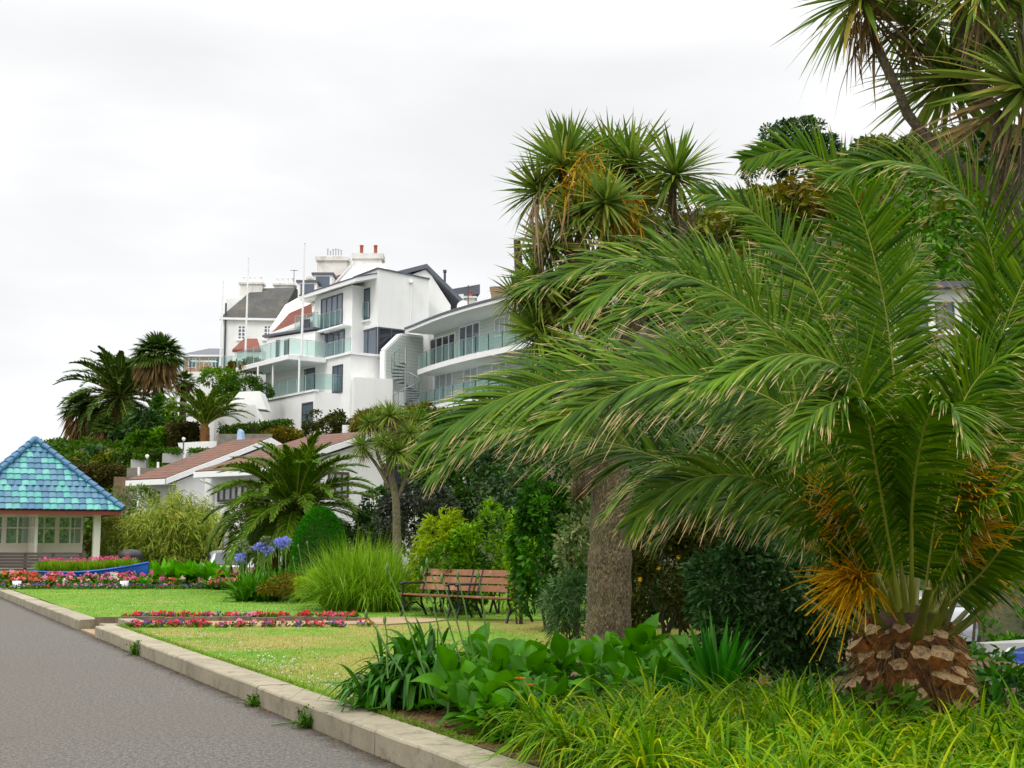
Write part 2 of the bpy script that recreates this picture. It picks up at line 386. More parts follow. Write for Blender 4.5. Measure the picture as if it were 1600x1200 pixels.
mb = MB(); mb.prism([(-2.9, PATH_Y0+.1), (-2.75, PATH_Y1+.7), (-2.0, PATH_Y1+.9), (-1.2, PATH_Y1+.2), (-1.5, PATH_Y1-.6), (-2.2, PATH_Y0+.1)], .1, .196); struct('gravel_path', mb, m_sand)
m_edge = plain('edging_stone', S(120, 104, 84), .9, scale=5, var=.4, bmp=.6, bscale=30, dirt=S(70, 62, 48))
mb = MB()
x = bb0[0]-.05
while x < -2.9:
    l = random.uniform(.35, .6); dz = random.uniform(-.012, .012); dy = random.uniform(-.015, .015)
    mb.box(x, x+l-.012, PATH_Y1-.02+dy, PATH_Y1+.12+dy, .1, .245+dz); x += l
struct('path_edging', mb, m_edge)
mb = MB(); e0 = kp(KLEN+.02, .02)
mb.prism([kp(KLEN+.1, .32), kp(KLEN+.1, .62), kp(KLEN+1.9, .62), kp(KLEN+1.9, .32)], .0, .13)
mb.prism([kp(KLEN+.1, .63), kp(KLEN+.1, .93), kp(KLEN+1.9, .93), kp(KLEN+1.9, .63)], .0, .22)
struct('entrance_steps', mb, m_kerb)
# planting bed along the near half of the kerb
m_soil, nt, b, out = nodes('bark_mulch')
n1 = noise(nt, 30, 4, .7); n2 = noise(nt, 4, 4)
c = mixc(nt, fac(nt, n1, .35, .7), S(66, 48, 34), S(142, 110, 80)); c = mixc(nt, fac(nt, n2, .5, .7), c, S(88, 70, 48))
L(nt, c, b.inputs['Base Color']); b.inputs['Roughness'].default_value = .95; bump(nt, b, n1, 1., .04)
BED = [kp(-12, .372), kp(2.9, .372), onplane(610, 1085, .18)[:2]+.1, P(640, 1010, 13)[:2], P(760, 990, 15.5)[:2], P(900, 980, 18)[:2], (4, 21.5), (6.6, 21.5), (5.3, 9), (5.3, -2)]
mb = MB(); mb.add([(p[0], p[1], .19) for p in BED], [tuple(range(len(BED)))]); struct('soil_bed', mb, m_soil)
# chips of bark lying on the soil
mb = MB()
n = 2600; s_ = RNG.uniform(-2, 3.2, n); o_ = RNG.uniform(.39, 1.3, n)
p = KA+KT*s_[:, None]+KN*o_[:, None]; pts = np.c_[p, RNG.uniform(.192, .205, n)]
leafcloud(mb, pts, np.c_[RNG.normal(size=(n, 2)), np.zeros(n)], .05, .02, 2, spread=.2, droop=.05)
m_chip = leafmat('chips', [S(80, 56, 38)[:3], S(140, 106, 76)[:3], S(176, 146, 108)[:3]], trans=0, rough=.9)
stuff('bark_chips', mb, m_chip)
mb = MB(); n = 900; s_ = RNG.uniform(-1, 16, n); o_ = -RNG.exponential(.07, n)-.01
p = KA+KT*s_[:, None]+KN*o_[:, None]; leafcloud(mb, np.c_[p, RNG.uniform(.004, .012, n)], np.c_[RNG.normal(size=(n, 2)), np.zeros(n)], .028, .014, 2, spread=.2, droop=.03)
stuff('gutter_litter', mb, m_chip)
# back road behind the garden
m_broad = plain('back_road', S(150, 146, 140), .9, scale=.6, var=.2, bmp=.2, bscale=50)
br = [(9.2, 4), (9.2, 14), (9.7, 24), (10.3, 30), (9.2, 37), (5, 42.5), (-2, 47), (-14, 50), (-22, 51)]
mb = MB(); ln = []; bw = 2.1
for i, p_ in enumerate(br):
    a = np.array(br[max(0, i-1)]); c_ = np.array(br[min(len(br)-1, i+1)]); t = (c_-a)/np.linalg.norm(c_-a); q = np.array([t[1], -t[0]])
    for s__ in (-1, 1):
        pt = np.array(p_)+q*bw*s__; ln.append((pt[0], pt[1], ground(*p_)+.04))
mb.add(ln, [(2*i, 2*i+1, 2*i+3, 2*i+2) for i in range(len(br)-1)]); struct('back_road', mb, m_broad)
# grass blades and clover
m_blade = leafmat('grass_blade', [S(92, 132, 34)[:3], S(112, 152, 44)[:3], S(134, 164, 62)[:3], S(172, 166, 100)[:3]], trans=.2, nscale=.8, sat=1.08, dark=1.2)
mb = MB(); n = 52000
y = KA[1]+1.0+RNG.uniform(0, 1, n)**1.5*(PATH_Y0-KA[1]-1.0); xi = KA[0]+KT[0]*(y-KA[1])/KT[1]+.42
x = xi+RNG.uniform(0, 1, n)**1.1*np.minimum(8.0, 1.6-xi+y*.03)
edge = RNG.uniform(size=n) < .10; x = np.where(edge, xi+RNG.uniform(0, .10, n)-.03, x)
pts = np.c_[x, y, np.full(n, .17)]; d = unit(np.c_[RNG.normal(size=(n, 2))*.55, np.ones(n)])
ln = RNG.uniform(.02, .05, n)*np.where(edge, 1.9, 1)
Pc, Sd, Nn = leaf_paths(pts, d, ln, RNG.uniform(.1, .5, n), 3); mb.ribbons(Pc, Sd, prof(3, 'grass')[None]*np.full((n, 1), .0035), RNG.beta(2, 3, n))
n = 16000; y = PATH_Y1+.4+RNG.uniform(0, 1, n)*17; xi = KA[0]+KT[0]*(y-KA[1])/KT[1]+.36
x = xi+RNG.uniform(0, 1, n)*13; pts = np.c_[x, y, .185+(y-24)*.0022]; d = unit(np.c_[RNG.normal(size=(n, 2))*.5, np.ones(n)])
Pc, Sd, Nn = leaf_paths(pts, d, RNG.uniform(.03, .06, n), RNG.uniform(.1, .5, n), 3); mb.ribbons(Pc, Sd, prof(3, 'grass')[None]*np.full((n, 1), .006), RNG.beta(2, 4, n))
stuff('grass', mb, m_blade)
m_clover = leafmat('clover_white', [S(225, 225, 212)[:3], S(245, 244, 236)[:3]], trans=.1)
mb = MB()
for (cx, cy, sx_, sy_, n) in [(*onplane(430, 1040, .18)[:2], .35, .9, 110), (*onplane(350, 1015, .18)[:2], .5, 1.2, 110), (*onplane(290, 995, .18)[:2], .6, 1.0, 90), (*onplane(480, 1070, .18)[:2], .3, .6, 60), (*onplane(330, 945, .2)[:2], 2, 1.5, 120), (*onplane(170, 938, .2)[:2], 1.5, 2, 90), (*onplane(520, 955, .2)[:2], 1.6, .5, 70)]:
    q = np.c_[RNG.normal(cx, sx_, n), RNG.normal(cy, sy_, n)]
    for p_ in q:
        side = (p_-KA)@KN
        if side < .4: continue
        z = .20 if p_[1] < PATH_Y0 else .20+(p_[1]-24)*.0022
        if PATH_Y0-.05 < p_[1] < PATH_Y1+.3: continue
        r = random.uniform(.007, .011); mb.lathe([(.3*r, -r), (r, -.2*r), (.7*r, .6*r), (.05*r, .9*r)], 5, (p_[0], p_[1], z+random.uniform(0, .02)), rnd=random.random())
stuff('clover_blossom', mb, m_clover)
# ------------------------------------------------------------------ foliage materials
G = lambda *c: S(*c)[:3]
M = {}
M['frond'] = leafmat('palm_leaflet', [G(54, 92, 22), G(84, 126, 34), G(116, 150, 50), G(156, 176, 78)], tip=G(206, 176, 128), tip_from=.78, tip_share=.6, trans=.24, spec=.18, rough=.5, sat=1.14, dark=.88)
M['frond_mid'] = leafmat('palm_leaflet_mid', [G(62, 92, 32), G(92, 124, 46), G(128, 152, 70)], tip=G(190, 168, 116), tip_from=.85, tip_share=.4, trans=.28, dark=1.15)
M['frond_far'] = leafmat('palm_leaflet_far', [G(56, 82, 44), G(84, 108, 56), G(118, 134, 78)], trans=.2)
M['frond_dead'] = leafmat('palm_leaflet_dead', [G(110, 92, 68), G(150, 126, 94), G(176, 156, 120)], trans=.15, rough=.8)
M['rachis'] = plain('palm_rachis', S(156, 158, 62), .5, var=.25, scale=4)
M['petiole'] = plain('palm_petiole', S(108, 112, 26), .45, var=.35, scale=6, dirt=S(120, 92, 40))
M['cordy'] = leafmat('cordyline_leaf', [G(70, 98, 36), G(108, 140, 50), G(150, 168, 74), G(190, 174, 88)], tip=G(196, 164, 116), tip_from=.82, tip_share=.35, trans=.34, rough=.4, dark=1.15, sat=1.05)
M['cordy_dry'] = leafmat('cordyline_dry', [G(112, 92, 68), G(150, 126, 94), G(184, 162, 128), G(160, 132, 70)], trans=.25, rough=.8, sat=1., dark=1.1)
M['cordy_flower'] = leafmat('cordyline_panicle', [G(160, 120, 40), G(190, 150, 60), G(150, 130, 50)], trans=.2, rough=.8)
def barkmat(name, c1, c2, c3, sc=14, st=.8):
    m, nt, b, out = nodes(name)
    g = N(nt, 'ShaderNodeNewGeometry'); mp = N(nt, 'ShaderNodeMapping'); L(nt, g.outputs['Position'], mp.inputs[0]); mp.inputs['Scale'].default_value = (1, 1, .38)
    n1 = noise(nt, sc, 6, .75, vec=mp.outputs[0]); n2 = noise(nt, sc*3.6, 5, .75, vec=mp.outputs[0]); n3 = noise(nt, 1.3, 4)
    v = N(nt, 'ShaderNodeTexVoronoi'); L(nt, mp.outputs[0], v.inputs['Vector']); v.inputs['Scale'].default_value = sc*2.2
    c = mixc(nt, fac(nt, n1, .36, .62), c1, c2); c = mixc(nt, fac(nt, n2, .52, .70), c, c3); c = mixc(nt, fac(nt, n3, .45, .7), c, mixc(nt, .5, c, S(96, 100, 62)))
    c = mixc(nt, fac(nt, v.outputs['Distance'], .28, .02), c, c1)
    L(nt, c, b.inputs['Base Color']); b.inputs['Roughness'].default_value = .95
    ad = N(nt, 'ShaderNodeMath', operation='ADD'); L(nt, n2, ad.inputs[0]); L(nt, v.outputs['Distance'], ad.inputs[1])
    bump(nt, b, ad.outputs[0], st, .045); return m
M['bark'] = barkmat('cordyline_bark', S(50, 42, 28), S(122, 108, 74), S(188, 172, 132), 18, 1.)
M['bark_pale'] = barkmat('pale_bark', S(88, 78, 60), S(126, 114, 90), S(158, 146, 120))
M['bark_dark'] = barkmat('dark_bark', S(52, 42, 34), S(84, 70, 56), S(112, 94, 76))
M['orange_bark'] = barkmat('orange_bark', S(120, 70, 34), S(168, 108, 56), S(186, 140, 88), 8)
def bush(name, c, **k): M[name] = leafmat(name, [G(*x) for x in c], **k)
bush('deep_green', [(34, 58, 26), (52, 82, 36), (76, 108, 50)], spec=.5)
bush('climber', [(42, 78, 26), (60, 106, 36), (88, 136, 54)])
bush('mid_green', [(52, 84, 30), (78, 120, 40), (112, 152, 62)])
bush('fresh_green', [(74, 116, 30), (104, 148, 42), (142, 180, 66)], trans=.35)
bush('lime_green', [(120, 146, 36), (152, 178, 52), (190, 204, 86)], trans=.38)
bush('olive_green', [(78, 88, 38), (108, 116, 54), (140, 142, 76)])
bush('grey_green', [(40, 72, 32), (64, 102, 48), (124, 154, 104)], sat=1.05, dark=1.1)
bush('dark_olive', [(46, 54, 26), (70, 76, 36), (98, 100, 52)])
bush('rusty_green', [(92, 84, 40), (124, 108, 50), (110, 124, 54)])
bush('purple_green', [(44, 60, 36), (64, 74, 52), (92, 92, 84)], sat=1.)
bush('variegated', [(80, 106, 60), (124, 144, 92), (204, 206, 168)])
bush('bamboo', [(104, 132, 40), (148, 172, 64), (196, 204, 100), (176, 156, 90)], trans=.38, dark=1.12, sat=1.05)
bush('clipped', [(46, 112, 30), (60, 132, 38), (80, 152, 52)], dark=1.15)
bush('hedge_brown', [(50, 60, 28), (78, 78, 40), (104, 96, 56)])
bush('hedge_green', [(50, 78, 28), (74, 108, 38), (100, 130, 54)])
bush('grass_lime', [(84, 134, 28), (122, 168, 44), (162, 198, 74), (202, 212, 118)], trans=.4, nscale=2, dark=1.1, sat=1.08)
bush('daylily', [(58, 108, 24), (98, 150, 32), (150, 186, 46), (206, 210, 84)], tip=G(206, 164, 96), tip_from=.84, tip_share=.22, trans=.4, nscale=2.4)
bush('agap_leaf', [(40, 84, 26), (62, 112, 40), (94, 140, 64)], spec=.22, rough=.42, dark=1.05)
bush('agap_far', [(62, 110, 40), (88, 138, 54), (120, 164, 76)])
bush('canna', [(62, 120, 26), (84, 148, 38), (116, 178, 58)], trans=.38, rough=.5, spec=.2, nscale=3)
bush('yucca', [(54, 104, 46), (78, 134, 64), (122, 164, 104)], tip=G(190, 160, 110), tip_from=.93, tip_share=.4, rough=.4)
bush('bergenia', [(70, 128, 46), (98, 160, 62), (136, 188, 90)], dark=1.25, trans=.35)
bush('ivy', [(44, 84, 26), (70, 116, 38), (98, 146, 54)])
bush('ochre', [(206, 136, 28), (216, 172, 46), (196, 184, 70)], trans=.3, dark=1.35, sat=1.05)
M['stem_green'] = plain('green_stem', S(96, 132, 60), .5, var=.2, scale=8)
m_twig = M['bark_dark']
# ------------------------------------------------------------------ generic shrubs
def shrub(name, label, cat, px, pt, pb, d, wpx, leaf, n, mat, ncl=40, csize=.3, group=None, depth=.8, low=-.75, stems=5, droop=.2, zbase=None, spread=.8):
    k = d/FPX; base = P(px, pb, d); top = P(px, pt, d)
    z0 = base[2] if zbase is None else zbase
    c = np.array([base[0], d, (base[2]+top[2])/2]); r = np.array([wpx*k/2, wpx*k/2*depth, (top[2]-base[2])/2])*.94
    t = thing(name, label, cat, (c[0], c[1], z0), group)
    mb = MB(); crown(mb, c, r, n, leaf, ncl, csize, low, droop, 3, spread); mb.build('foliage', M[mat], t)
    mb = MB()
    for i in range(stems):
        q = unit(RNG.normal(size=3)); q[2] = abs(q[2]); e = c+r*q*.7
        b0 = np.array([c[0]+RNG.normal(0, r[0]*.12), c[1]+RNG.normal(0, r[1]*.12), min(z0, c[2]-r[2])-.05]); m_ = (b0+e)/2+RNG.normal(size=3)*r*.08
        rr = max(.012, r[2]*.022); mb.tube([b0, m_, e], [rr, rr*.7, rr*.3], 5)
    mb.build('branches', m_twig, t)
    return t
def hedge(name, label, px0, px1, d0, d1, pt, pb, thick, leaf, n, mat, cat='hedge', round_=.15):
    pt0, pt1 = pt if isinstance(pt, tuple) else (pt, pt)
    a, b_ = P(px0, pb, d0), P(px1, pb, d1); at, bt = P(px0, pt0, d0)[2], P(px1, pt1, d1)[2]
    t = thing(name, label, cat, ((a+b_)/2))
    u = (b_-a)[:2]; ln = np.linalg.norm(u); u /= ln; v = np.array([-u[1], u[0]]); v = v if v[1] > 0 else -v
    zb = min(a[2], b_[2])-.2
    mb = MB(); s_ = RNG.uniform(0, ln, n); f = RNG.uniform(size=n); zt = at+(bt-at)*s_/ln
    o = np.where(f < .55, 0, np.where(f < .8, RNG.uniform(0, thick, n), thick)); z = np.where((f < .55) | (f >= .8), zb+RNG.uniform(0, 1, n)*(zt-zb), zt)
    ends = RNG.uniform(size=n) < .12; s_ = np.where(ends, np.where(RNG.uniform(size=n) < .5, 0, ln), s_); o = np.where(ends, RNG.uniform(0, thick, n), o); z = np.where(ends, zb+RNG.uniform(size=n)*(zt-zb), z)
    # rounded upper edges, lumpy faces
    wob = .05*thick*np.sin(s_*3.1+z*2)+.04*thick*np.sin(s_*7+1); h = (zt-zb)
    e = np.clip((z-(zt-round_*h))/(round_*h), 0, 1); es = np.clip(1-np.minimum(s_, ln-s_)/(.08*ln+.1), 0, 1)
    z = z-es**2*h*.10; o = o+np.where(o < thick*.5, 1, -1)*e**2*.12*thick+wob
    pts = np.c_[a[0]+u[0]*s_+v[0]*o, a[1]+u[1]*s_+v[1]*o, z]+RNG.normal(size=(n, 3))*.05*thick
    nr = np.c_[v[0]*np.sign(o-thick/2), v[1]*np.sign(o-thick/2), np.where(f < .8, .5, .1)]
    leafcloud(mb, pts, unit(nr), leaf[0], leaf[1], 3, RNG.uniform(size=n)); mb.build('foliage', M[mat], t)
    mb = MB(); q = [a[:2]+u*.06*ln+v*.12*thick, b_[:2]-u*.06*ln+v*.12*thick, b_[:2]-u*.06*ln+v*.88*thick, a[:2]+u*.06*ln+v*.88*thick]
    mb.prism(q, zb, [at-.1*h.mean(), bt-.1*h.mean(), bt-.1*h.mean(), at-.1*h.mean()]); mb.build('branches', m_twig, t)
    return t
# ------------------------------------------------------------------ feather palm fronds
def catmull(pts, n):
    p = np.asarray(pts, float); p = np.vstack([2*p[0]-p[1], p, 2*p[-1]-p[-2]]); m = len(p)-3
    u = np.linspace(0, m-1e-6, n); i = u.astype(int); t = (u-i)[:, None]
    a, b, c, d = p[i], p[i+1], p[i+2], p[i+3]
    q = .5*((2*b)+(-a+c)*t+(2*a-5*b+4*c-d)*t**2+(-a+3*b-3*c+d)*t**3)
    s = np.r_[0, np.cumsum(np.linalg.norm(np.diff(q, axis=0), axis=1))]
    v = np.linspace(0, s[-1], n)
    return np.stack([np.interp(v, s, q[:, j]) for j in range(3)], 1), s[-1]
def frond_mesh(mbl, mbr, pts, hint, Lmax, npair, width=.013, start=.16, droop=.25, rw=.016, foldv=.45, k=5, vee=.3, ang=(68, 26), jit=.07):
    n = 60; c, ln = catmull(pts, n); T = unit(np.gradient(c, axis=0))
    h = np.asarray(hint, float); Nn = unit(h-T*(T@h)[:, None]); Sd = np.cross(T, Nn)
    u = np.linspace(0, 1, n); mbr.tube(c, rw*(1.0-.88*u)*np.where(u < .1, 1.35, 1), 6, flat=.7)
    for sg in (-1, 1):
        uu = np.linspace(start, .995, npair)+RNG.normal(0, .25/npair, npair); uu = np.clip(uu, start, .998)
        f = lambda A: np.stack([np.interp(uu, u, A[:, j]) for j in range(3)], 1)
        b, t, nn, sd = f(c), unit(f(T)), unit(f(Nn)), unit(f(Sd))
        v = (uu-start)/(1-start)
        a = np.radians(ang[0]+(ang[1]-ang[0])*v**1.3)+RNG.normal(0, jit, npair)
        d = unit(t*np.cos(a)[:, None]+sd*(sg*np.sin(a))[:, None]+nn*(vee+RNG.normal(0, jit*1.3, npair))[:, None])
        L_ = Lmax*np.clip(.42+1.5*v, 0, 1)*np.clip(.30+(1-v)*1.9, 0, 1)*RNG.uniform(.86, 1.08, npair)
        tt = np.linspace(0, 1, k)
        Pc = b[:, None]+d[:, None]*(L_[:, None]*tt)[:, :, None]
        dr = droop*L_*RNG.uniform(.5, 1.5, npair); Pc[:, :, 2] -= dr[:, None]*tt**2
        Pc -= nn[:, None]*(L_[:, None]*.10*tt**2)[:, :, None]
        W = np.minimum(1, .5+tt*2.4)*np.clip((1-tt)*1.7, .05, 1)
        Tg = unit(np.gradient(Pc, axis=1)); sv = unit(np.cross(Tg, np.broadcast_to(nn[:, None], Tg.shape)))
        nv = np.cross(sv, Tg)*-1
        mbl.ribbons(Pc, sv, W[None]*(width*RNG.uniform(.8, 1.15, npair))[:, None], np.clip(RNG.normal(.45, .22, npair), 0, 1), nv, foldv)
    return ln
def frond(parent, pts, hint, Lmax, npair, mat='frond', rmat='rachis', local=False, label=None, **kw):
    a, r = MB(), MB(); frond_mesh(a, r, pts, hint, Lmax, npair, **kw)
    o = r.build('frond', M[rmat], parent, local); q = a.build('leaflets', M[mat], o, local)
    return o
# ------------------------------------------------------------------ the big foreground palm
D0 = 9.2
pb = P(1420, 1100, D0); tz = P(1425, 985, D0)[2]
palm = thing('date_palm', 'big feather palm with squat trunk of cut orange leaf bases in the lime bed', 'palm tree', (pb[0], D0, .18))
cx, cy = P(1420, 1000, D0)[0], D0
mb = MB(); mb.lathe([(.24, 0), (.29, .14), (.315, .41), (.29, .62), (.245, .84), (.19, .98), (.05, 1.04)], 20, (cx, cy, .14)); mb.build('trunk', plain('palm_trunk', S(84, 62, 46), .95, var=.4, scale=9, bmp=.8, bscale=25), palm)
# cut leaf bases: a woody wedge with a pale cut face
m_stub, nt, b, out = nodes('cut_leaf_base')
t_ = attr(nt, 'tt'); r_ = attr(nt, 'rnd'); n1 = noise(nt, 26, 5, .7); n2 = noise(nt, 7, 3)
side = mixc(nt, fac(nt, n2, .35, .65), S(168, 98, 28), S(78, 48, 28)); side = mixc(nt, fac(nt, n1, .5, .7), side, S(78, 52, 38))
side = mixc(nt, fac(nt, r_, .45, 1.), side, S(120, 84, 62))
face = mixc(nt, fac(nt, n1, .4, .65), S(178, 150, 104), S(108, 80, 52)); face = mixc(nt, fac(nt, r_, .5, 1.), face, S(150, 126, 106))
L(nt, mixc(nt, fac(nt, t_, .55, .75), side, face), b.inputs['Base Color']); b.inputs['Roughness'].default_value = .85; bump(nt, b, n1, .6, .02)
def stub(c, out_, up, s, rn):
    """boot: broad base hugging the trunk, tapering outwards and upwards to a slanted cut"""
    sd = np.cross(up, out_); mb = MB()
    def ring(cen, w_, h_, n=10, pt=1.): 
        th = np.arange(n)*2*pi/n
        return [cen+sd*w_*math.cos(a)*(1-.25*(math.sin(a) < 0))+up*h_*(math.sin(a) if math.sin(a) > 0 else math.sin(a)*pt) for a in th]
    r0 = ring(c-up*.03*s, .135*s, .075*s); r1 = ring(c+out_*.05*s+up*.035*s, .125*s, .06*s); q1, q2, q3 = random.uniform(.10, .16), random.uniform(.07, .12), random.uniform(.9, 1.25); c2 = c+out_*q1*s+up*q2*s; r2 = [v-out_*(.75*((v-c2)@up)) for v in ring(c2, .074*s*q3, .055*s*q3)]
    tip = [v+out_*.0 for v in r2]; n = 10
    v = r0+r1+r2; f = [(i, (i+1) % n, n+(i+1) % n, n+i) for i in range(n)]+[(n+i, n+(i+1) % n, 2*n+(i+1) % n, 2*n+i) for i in range(n)]
    j = RNG.normal(size=(30, 3))*.009*s
    v = np.array(v)+j; mb.add(v, f, rn, 0, True)
    fc = np.array(r2)+j[20:]; cen = fc.mean(0)+out_*.004
    mb.add(np.vstack([fc, cen[None]]), [(i, (i+1) % n, n) for i in range(n)], rn, 1.)
    return mb
ns = 92
for i in range(ns):
    u = i/(ns-1); a = i*2.39996+random.uniform(-.22, .22); z = .16+u*.79+random.uniform(-.045, .045)
    rr = .73*np.interp((z-.10)*.88, [0, .15, .4, .6, .8, .95], [.34, .41, .43, .39, .32, .24])
    o_ = np.array([math.cos(a), math.sin(a), -.05+u*.5]); o_ /= np.linalg.norm(o_); up = np.array([0, 0, 1.])-o_*o_[2]; up /= np.linalg.norm(up)
    rn = random.random()*.6 if u > .25 else .4+random.random()*.6
    stub(np.array([cx+rr*math.cos(a), cy+rr*math.sin(a), z]), o_, up, random.uniform(.66, .98), rn).build('leaf_base', m_stub, palm)
mb = MB()   # hairy fibre between the stubs
n = 5200; a = RNG.uniform(0, 2*pi, n); z = RNG.uniform(.16, 1.02, n); rr = .73*np.interp((z-.10)*.88, [0, .15, .4, .6, .8, .95], [.34, .41, .43, .39, .32, .24])
pts = np.c_[cx+rr*np.cos(a), cy+rr*np.sin(a), z]; d = unit(np.c_[np.cos(a), np.sin(a), RNG.normal(.2, .8, n)]+RNG.normal(size=(n, 3))*.5)
Pc, Sd, Nn = leaf_paths(pts, d, RNG.uniform(.08, .24, n), RNG.uniform(.2, 1, n), 3, True); mb.ribbons(Pc, Sd, prof(3, 'grass')[None]*np.full((n, 1), .004), RNG.uniform(size=n))
mb.build('fibre', M['frond_dead'], palm)
def PP(lst): return [P(*q) for q in lst]
FACE = (0., -1., .15); TILT = (.05, -.78, .62); UPN = (0, -.35, 1)
FR = [
 # the tall fan standing up from the crown
 (([1428, 975, 9.2], [1412, 780, 9.1], [1398, 600, 9.0], [1380, 467, 8.95], [1352, 355, 8.9], [1324, 292, 8.85], [1285, 250, 8.8], [1235, 233, 8.75], [1165, 250, 8.7]), (.3, -1, .1), .56, 100, {}),
 (([1415, 970, 9.3], [1370, 760, 9.5], [1325, 590, 9.7], [1282, 477, 9.8], [1254, 418, 9.85], [1215, 369, 9.9], [1170, 327, 9.9], [1121, 306, 9.9], [1085, 304, 9.9]), (.3, -1, .2), .55, 92, {}),
 (([1440, 975, 9.3], [1490, 800, 9.2], [1540, 620, 9.0], [1558, 470, 8.8], [1536, 350, 8.6], [1499, 299, 8.5], [1464, 271, 8.45], [1429, 257, 8.4], [1380, 252, 8.4], [1310, 268, 8.4]), (.25, -.9, .5), .58, 96, {'droop': .35}),
 # long arching fronds to the left
 (([1405, 965, 9.3], [1330, 760, 9.8], [1250, 560, 10.2], [1180, 470, 10.4], [1105, 420, 10.5], [1035, 402, 10.5], [979, 402, 10.5], [931, 411, 10.5], [880, 430, 10.5], [818, 450, 10.5]), TILT, .55, 100, {'droop': .42}),
 (([1408, 965, 9.2], [1310, 700, 9.2], [1230, 545, 9.1], [1160, 477, 9.0], [1107, 444, 9.0], [1056, 428, 8.95], [1000, 428, 8.9], [950, 452, 8.9], [905, 492, 8.9]), TILT, .54, 96, {'droop': .45}),
 (([1400, 960, 9.4], [1290, 690, 9.9], [1190, 545, 10.0], [1103, 494, 10.0], [1065, 479, 10.0], [1024, 472, 10.0], [990, 484, 10.0], [950, 520, 10.0], [925, 560, 10]), TILT, .5, 86, {'droop': .45}),
 (([1398, 955, 9.1], [1290, 770, 8.8], [1180, 650, 8.6], [1080, 600, 8.5], [1000, 588, 8.5], [931, 592, 8.5], [880, 596, 8.5], [829, 607, 8.5], [781, 624, 8.5], [733, 648, 8.5], [672, 694, 8.5]), TILT, .60, 108, {'droop': .42}),
 (([1402, 955, 8.9], [1330, 770, 8.5], [1273, 678, 8.3], [1210, 627, 8.2], [1126, 595, 8.1], [1063, 587, 8.1], [1008, 596, 8.1], [964, 614, 8.1], [905, 640, 8.1], [850, 672, 8.1]), TILT, .56, 104, {'droop': .45}),
 (([1392, 950, 9.2], [1270, 840, 9.2], [1133, 767, 9.1], [1100, 745, 9.1], [1049, 724, 9.0], [990, 702, 9.0], [917, 684, 9.0], [865, 672, 9.0], [799, 669, 9.0], [735, 690, 9.0], [680, 735, 9.0]), (.05, -.7, .7), .52, 100, {'droop': .5}),
 (([1405, 950, 8.7], [1370, 740, 8.1], [1345, 610, 7.9], [1313, 574, 7.8], [1282, 560, 7.75], [1247, 553, 7.7], [1205, 558, 7.7], [1165, 574, 7.7], [1105, 598, 7.7]), TILT, .46, 84, {'droop': .5}),
 # low left
 (([1390, 955, 8.9], [1270, 800, 8.6], [1190, 752, 8.5], [1120, 742, 8.4], [1050, 762, 8.4], [990, 812, 8.4]), TILT, .46, 76, {'droop': .55}),
 (([1390, 960, 9.0], [1290, 860, 8.7], [1210, 800, 8.6], [1140, 780, 8.6], [1080, 795, 8.6], [1030, 838, 8.6]), UPN, .42, 62, {'droop': .6}),
 # right hand side
 (([1450, 970, 9.1], [1507, 733, 8.9], [1553, 560, 8.8], [1600, 439, 8.7], [1660, 340, 8.6], [1740, 300, 8.6]), (-.3, -1, .2), .55, 92, {}),
 (([1458, 965, 9.1], [1530, 900, 8.9], [1600, 815, 8.7], [1680, 750, 8.6], [1780, 730, 8.6]), (-.2, -.8, .7), .5, 80, {'droop': .45}),
 (([1460, 960, 9.2], [1560, 770, 9.4], [1640, 640, 9.5], [1740, 560, 9.6], [1860, 540, 9.6]), (-.2, -.8, .5), .54, 86, {'droop': .4}),
 (([1440, 960, 9.5], [1475, 760, 9.9], [1500, 600, 10.2], [1530, 500, 10.6], [1575, 440, 11]), (0, -1, .3), .5, 80, {}),
 (([1450, 960, 9.6], [1490, 820, 10.3], [1540, 700, 11], [1600, 640, 11.6], [1670, 640, 12]), UPN, .5, 70, {}),
 # towards the viewer and away behind
 (([1425, 955, 8.8], [1425, 800, 8.2], [1440, 690, 7.7], [1460, 640, 7.3], [1490, 640, 7.0], [1510, 690, 6.8]), (.4, -.3, 1), .40, 66, {'droop': .55, 'start': .3}),
 (([1415, 955, 8.9], [1395, 780, 8.4], [1370, 680, 8.0], [1330, 630, 7.7], [1280, 640, 7.5], [1240, 690, 7.4]), (0, -.5, .9), .42, 70, {'droop': .55, 'start': .25}),
 (([1420, 955, 9.5], [1380, 760, 10.2], [1330, 640, 11], [1260, 560, 11.7], [1180, 540, 12.2]), UPN, .52, 76, {'droop': .4}),
 (([1430, 955, 9.6], [1440, 760, 10.4], [1440, 620, 11.2], [1430, 540, 12], [1400, 500, 12.7]), (0, -.5, .9), .52, 76, {'droop': .4}),
 (([1410, 955, 9.5], [1300, 790, 10.2], [1200, 680, 10.8], [1100, 640, 11.2], [1000, 650, 11.5], [920, 700, 11.7]), UPN, .54, 86, {'droop': .45}),
 (([1412, 955, 9.4], [1310, 830, 9.8], [1210, 750, 10.2], [1120, 720, 10.5], [1020, 740, 10.7], [950, 800, 10.8]), UPN, .5, 74, {'droop': .5}),
 (([1445, 960, 9.0], [1500, 850, 8.6], [1550, 780, 8.3], [1600, 760, 8.1], [1640, 790, 8.0]), (-.1, -.6, .8), .42, 62, {'droop': .5}),
 (([1425, 965, 9.2], [1418, 820, 9.2], [1412, 690, 9.2], [1395, 560, 9.3], [1410, 450, 9.5], [1440, 380, 9.8]), (.2, -1, 0), .46, 76, {'start': .3}),
 (([1440, 960, 9.0], [1470, 760, 8.6], [1500, 640, 8.4], [1550, 570, 8.2], [1610, 560, 8.0], [1660, 600, 7.9]), (-.1, -.7, .8), .5, 76, {'droop': .5}),
]
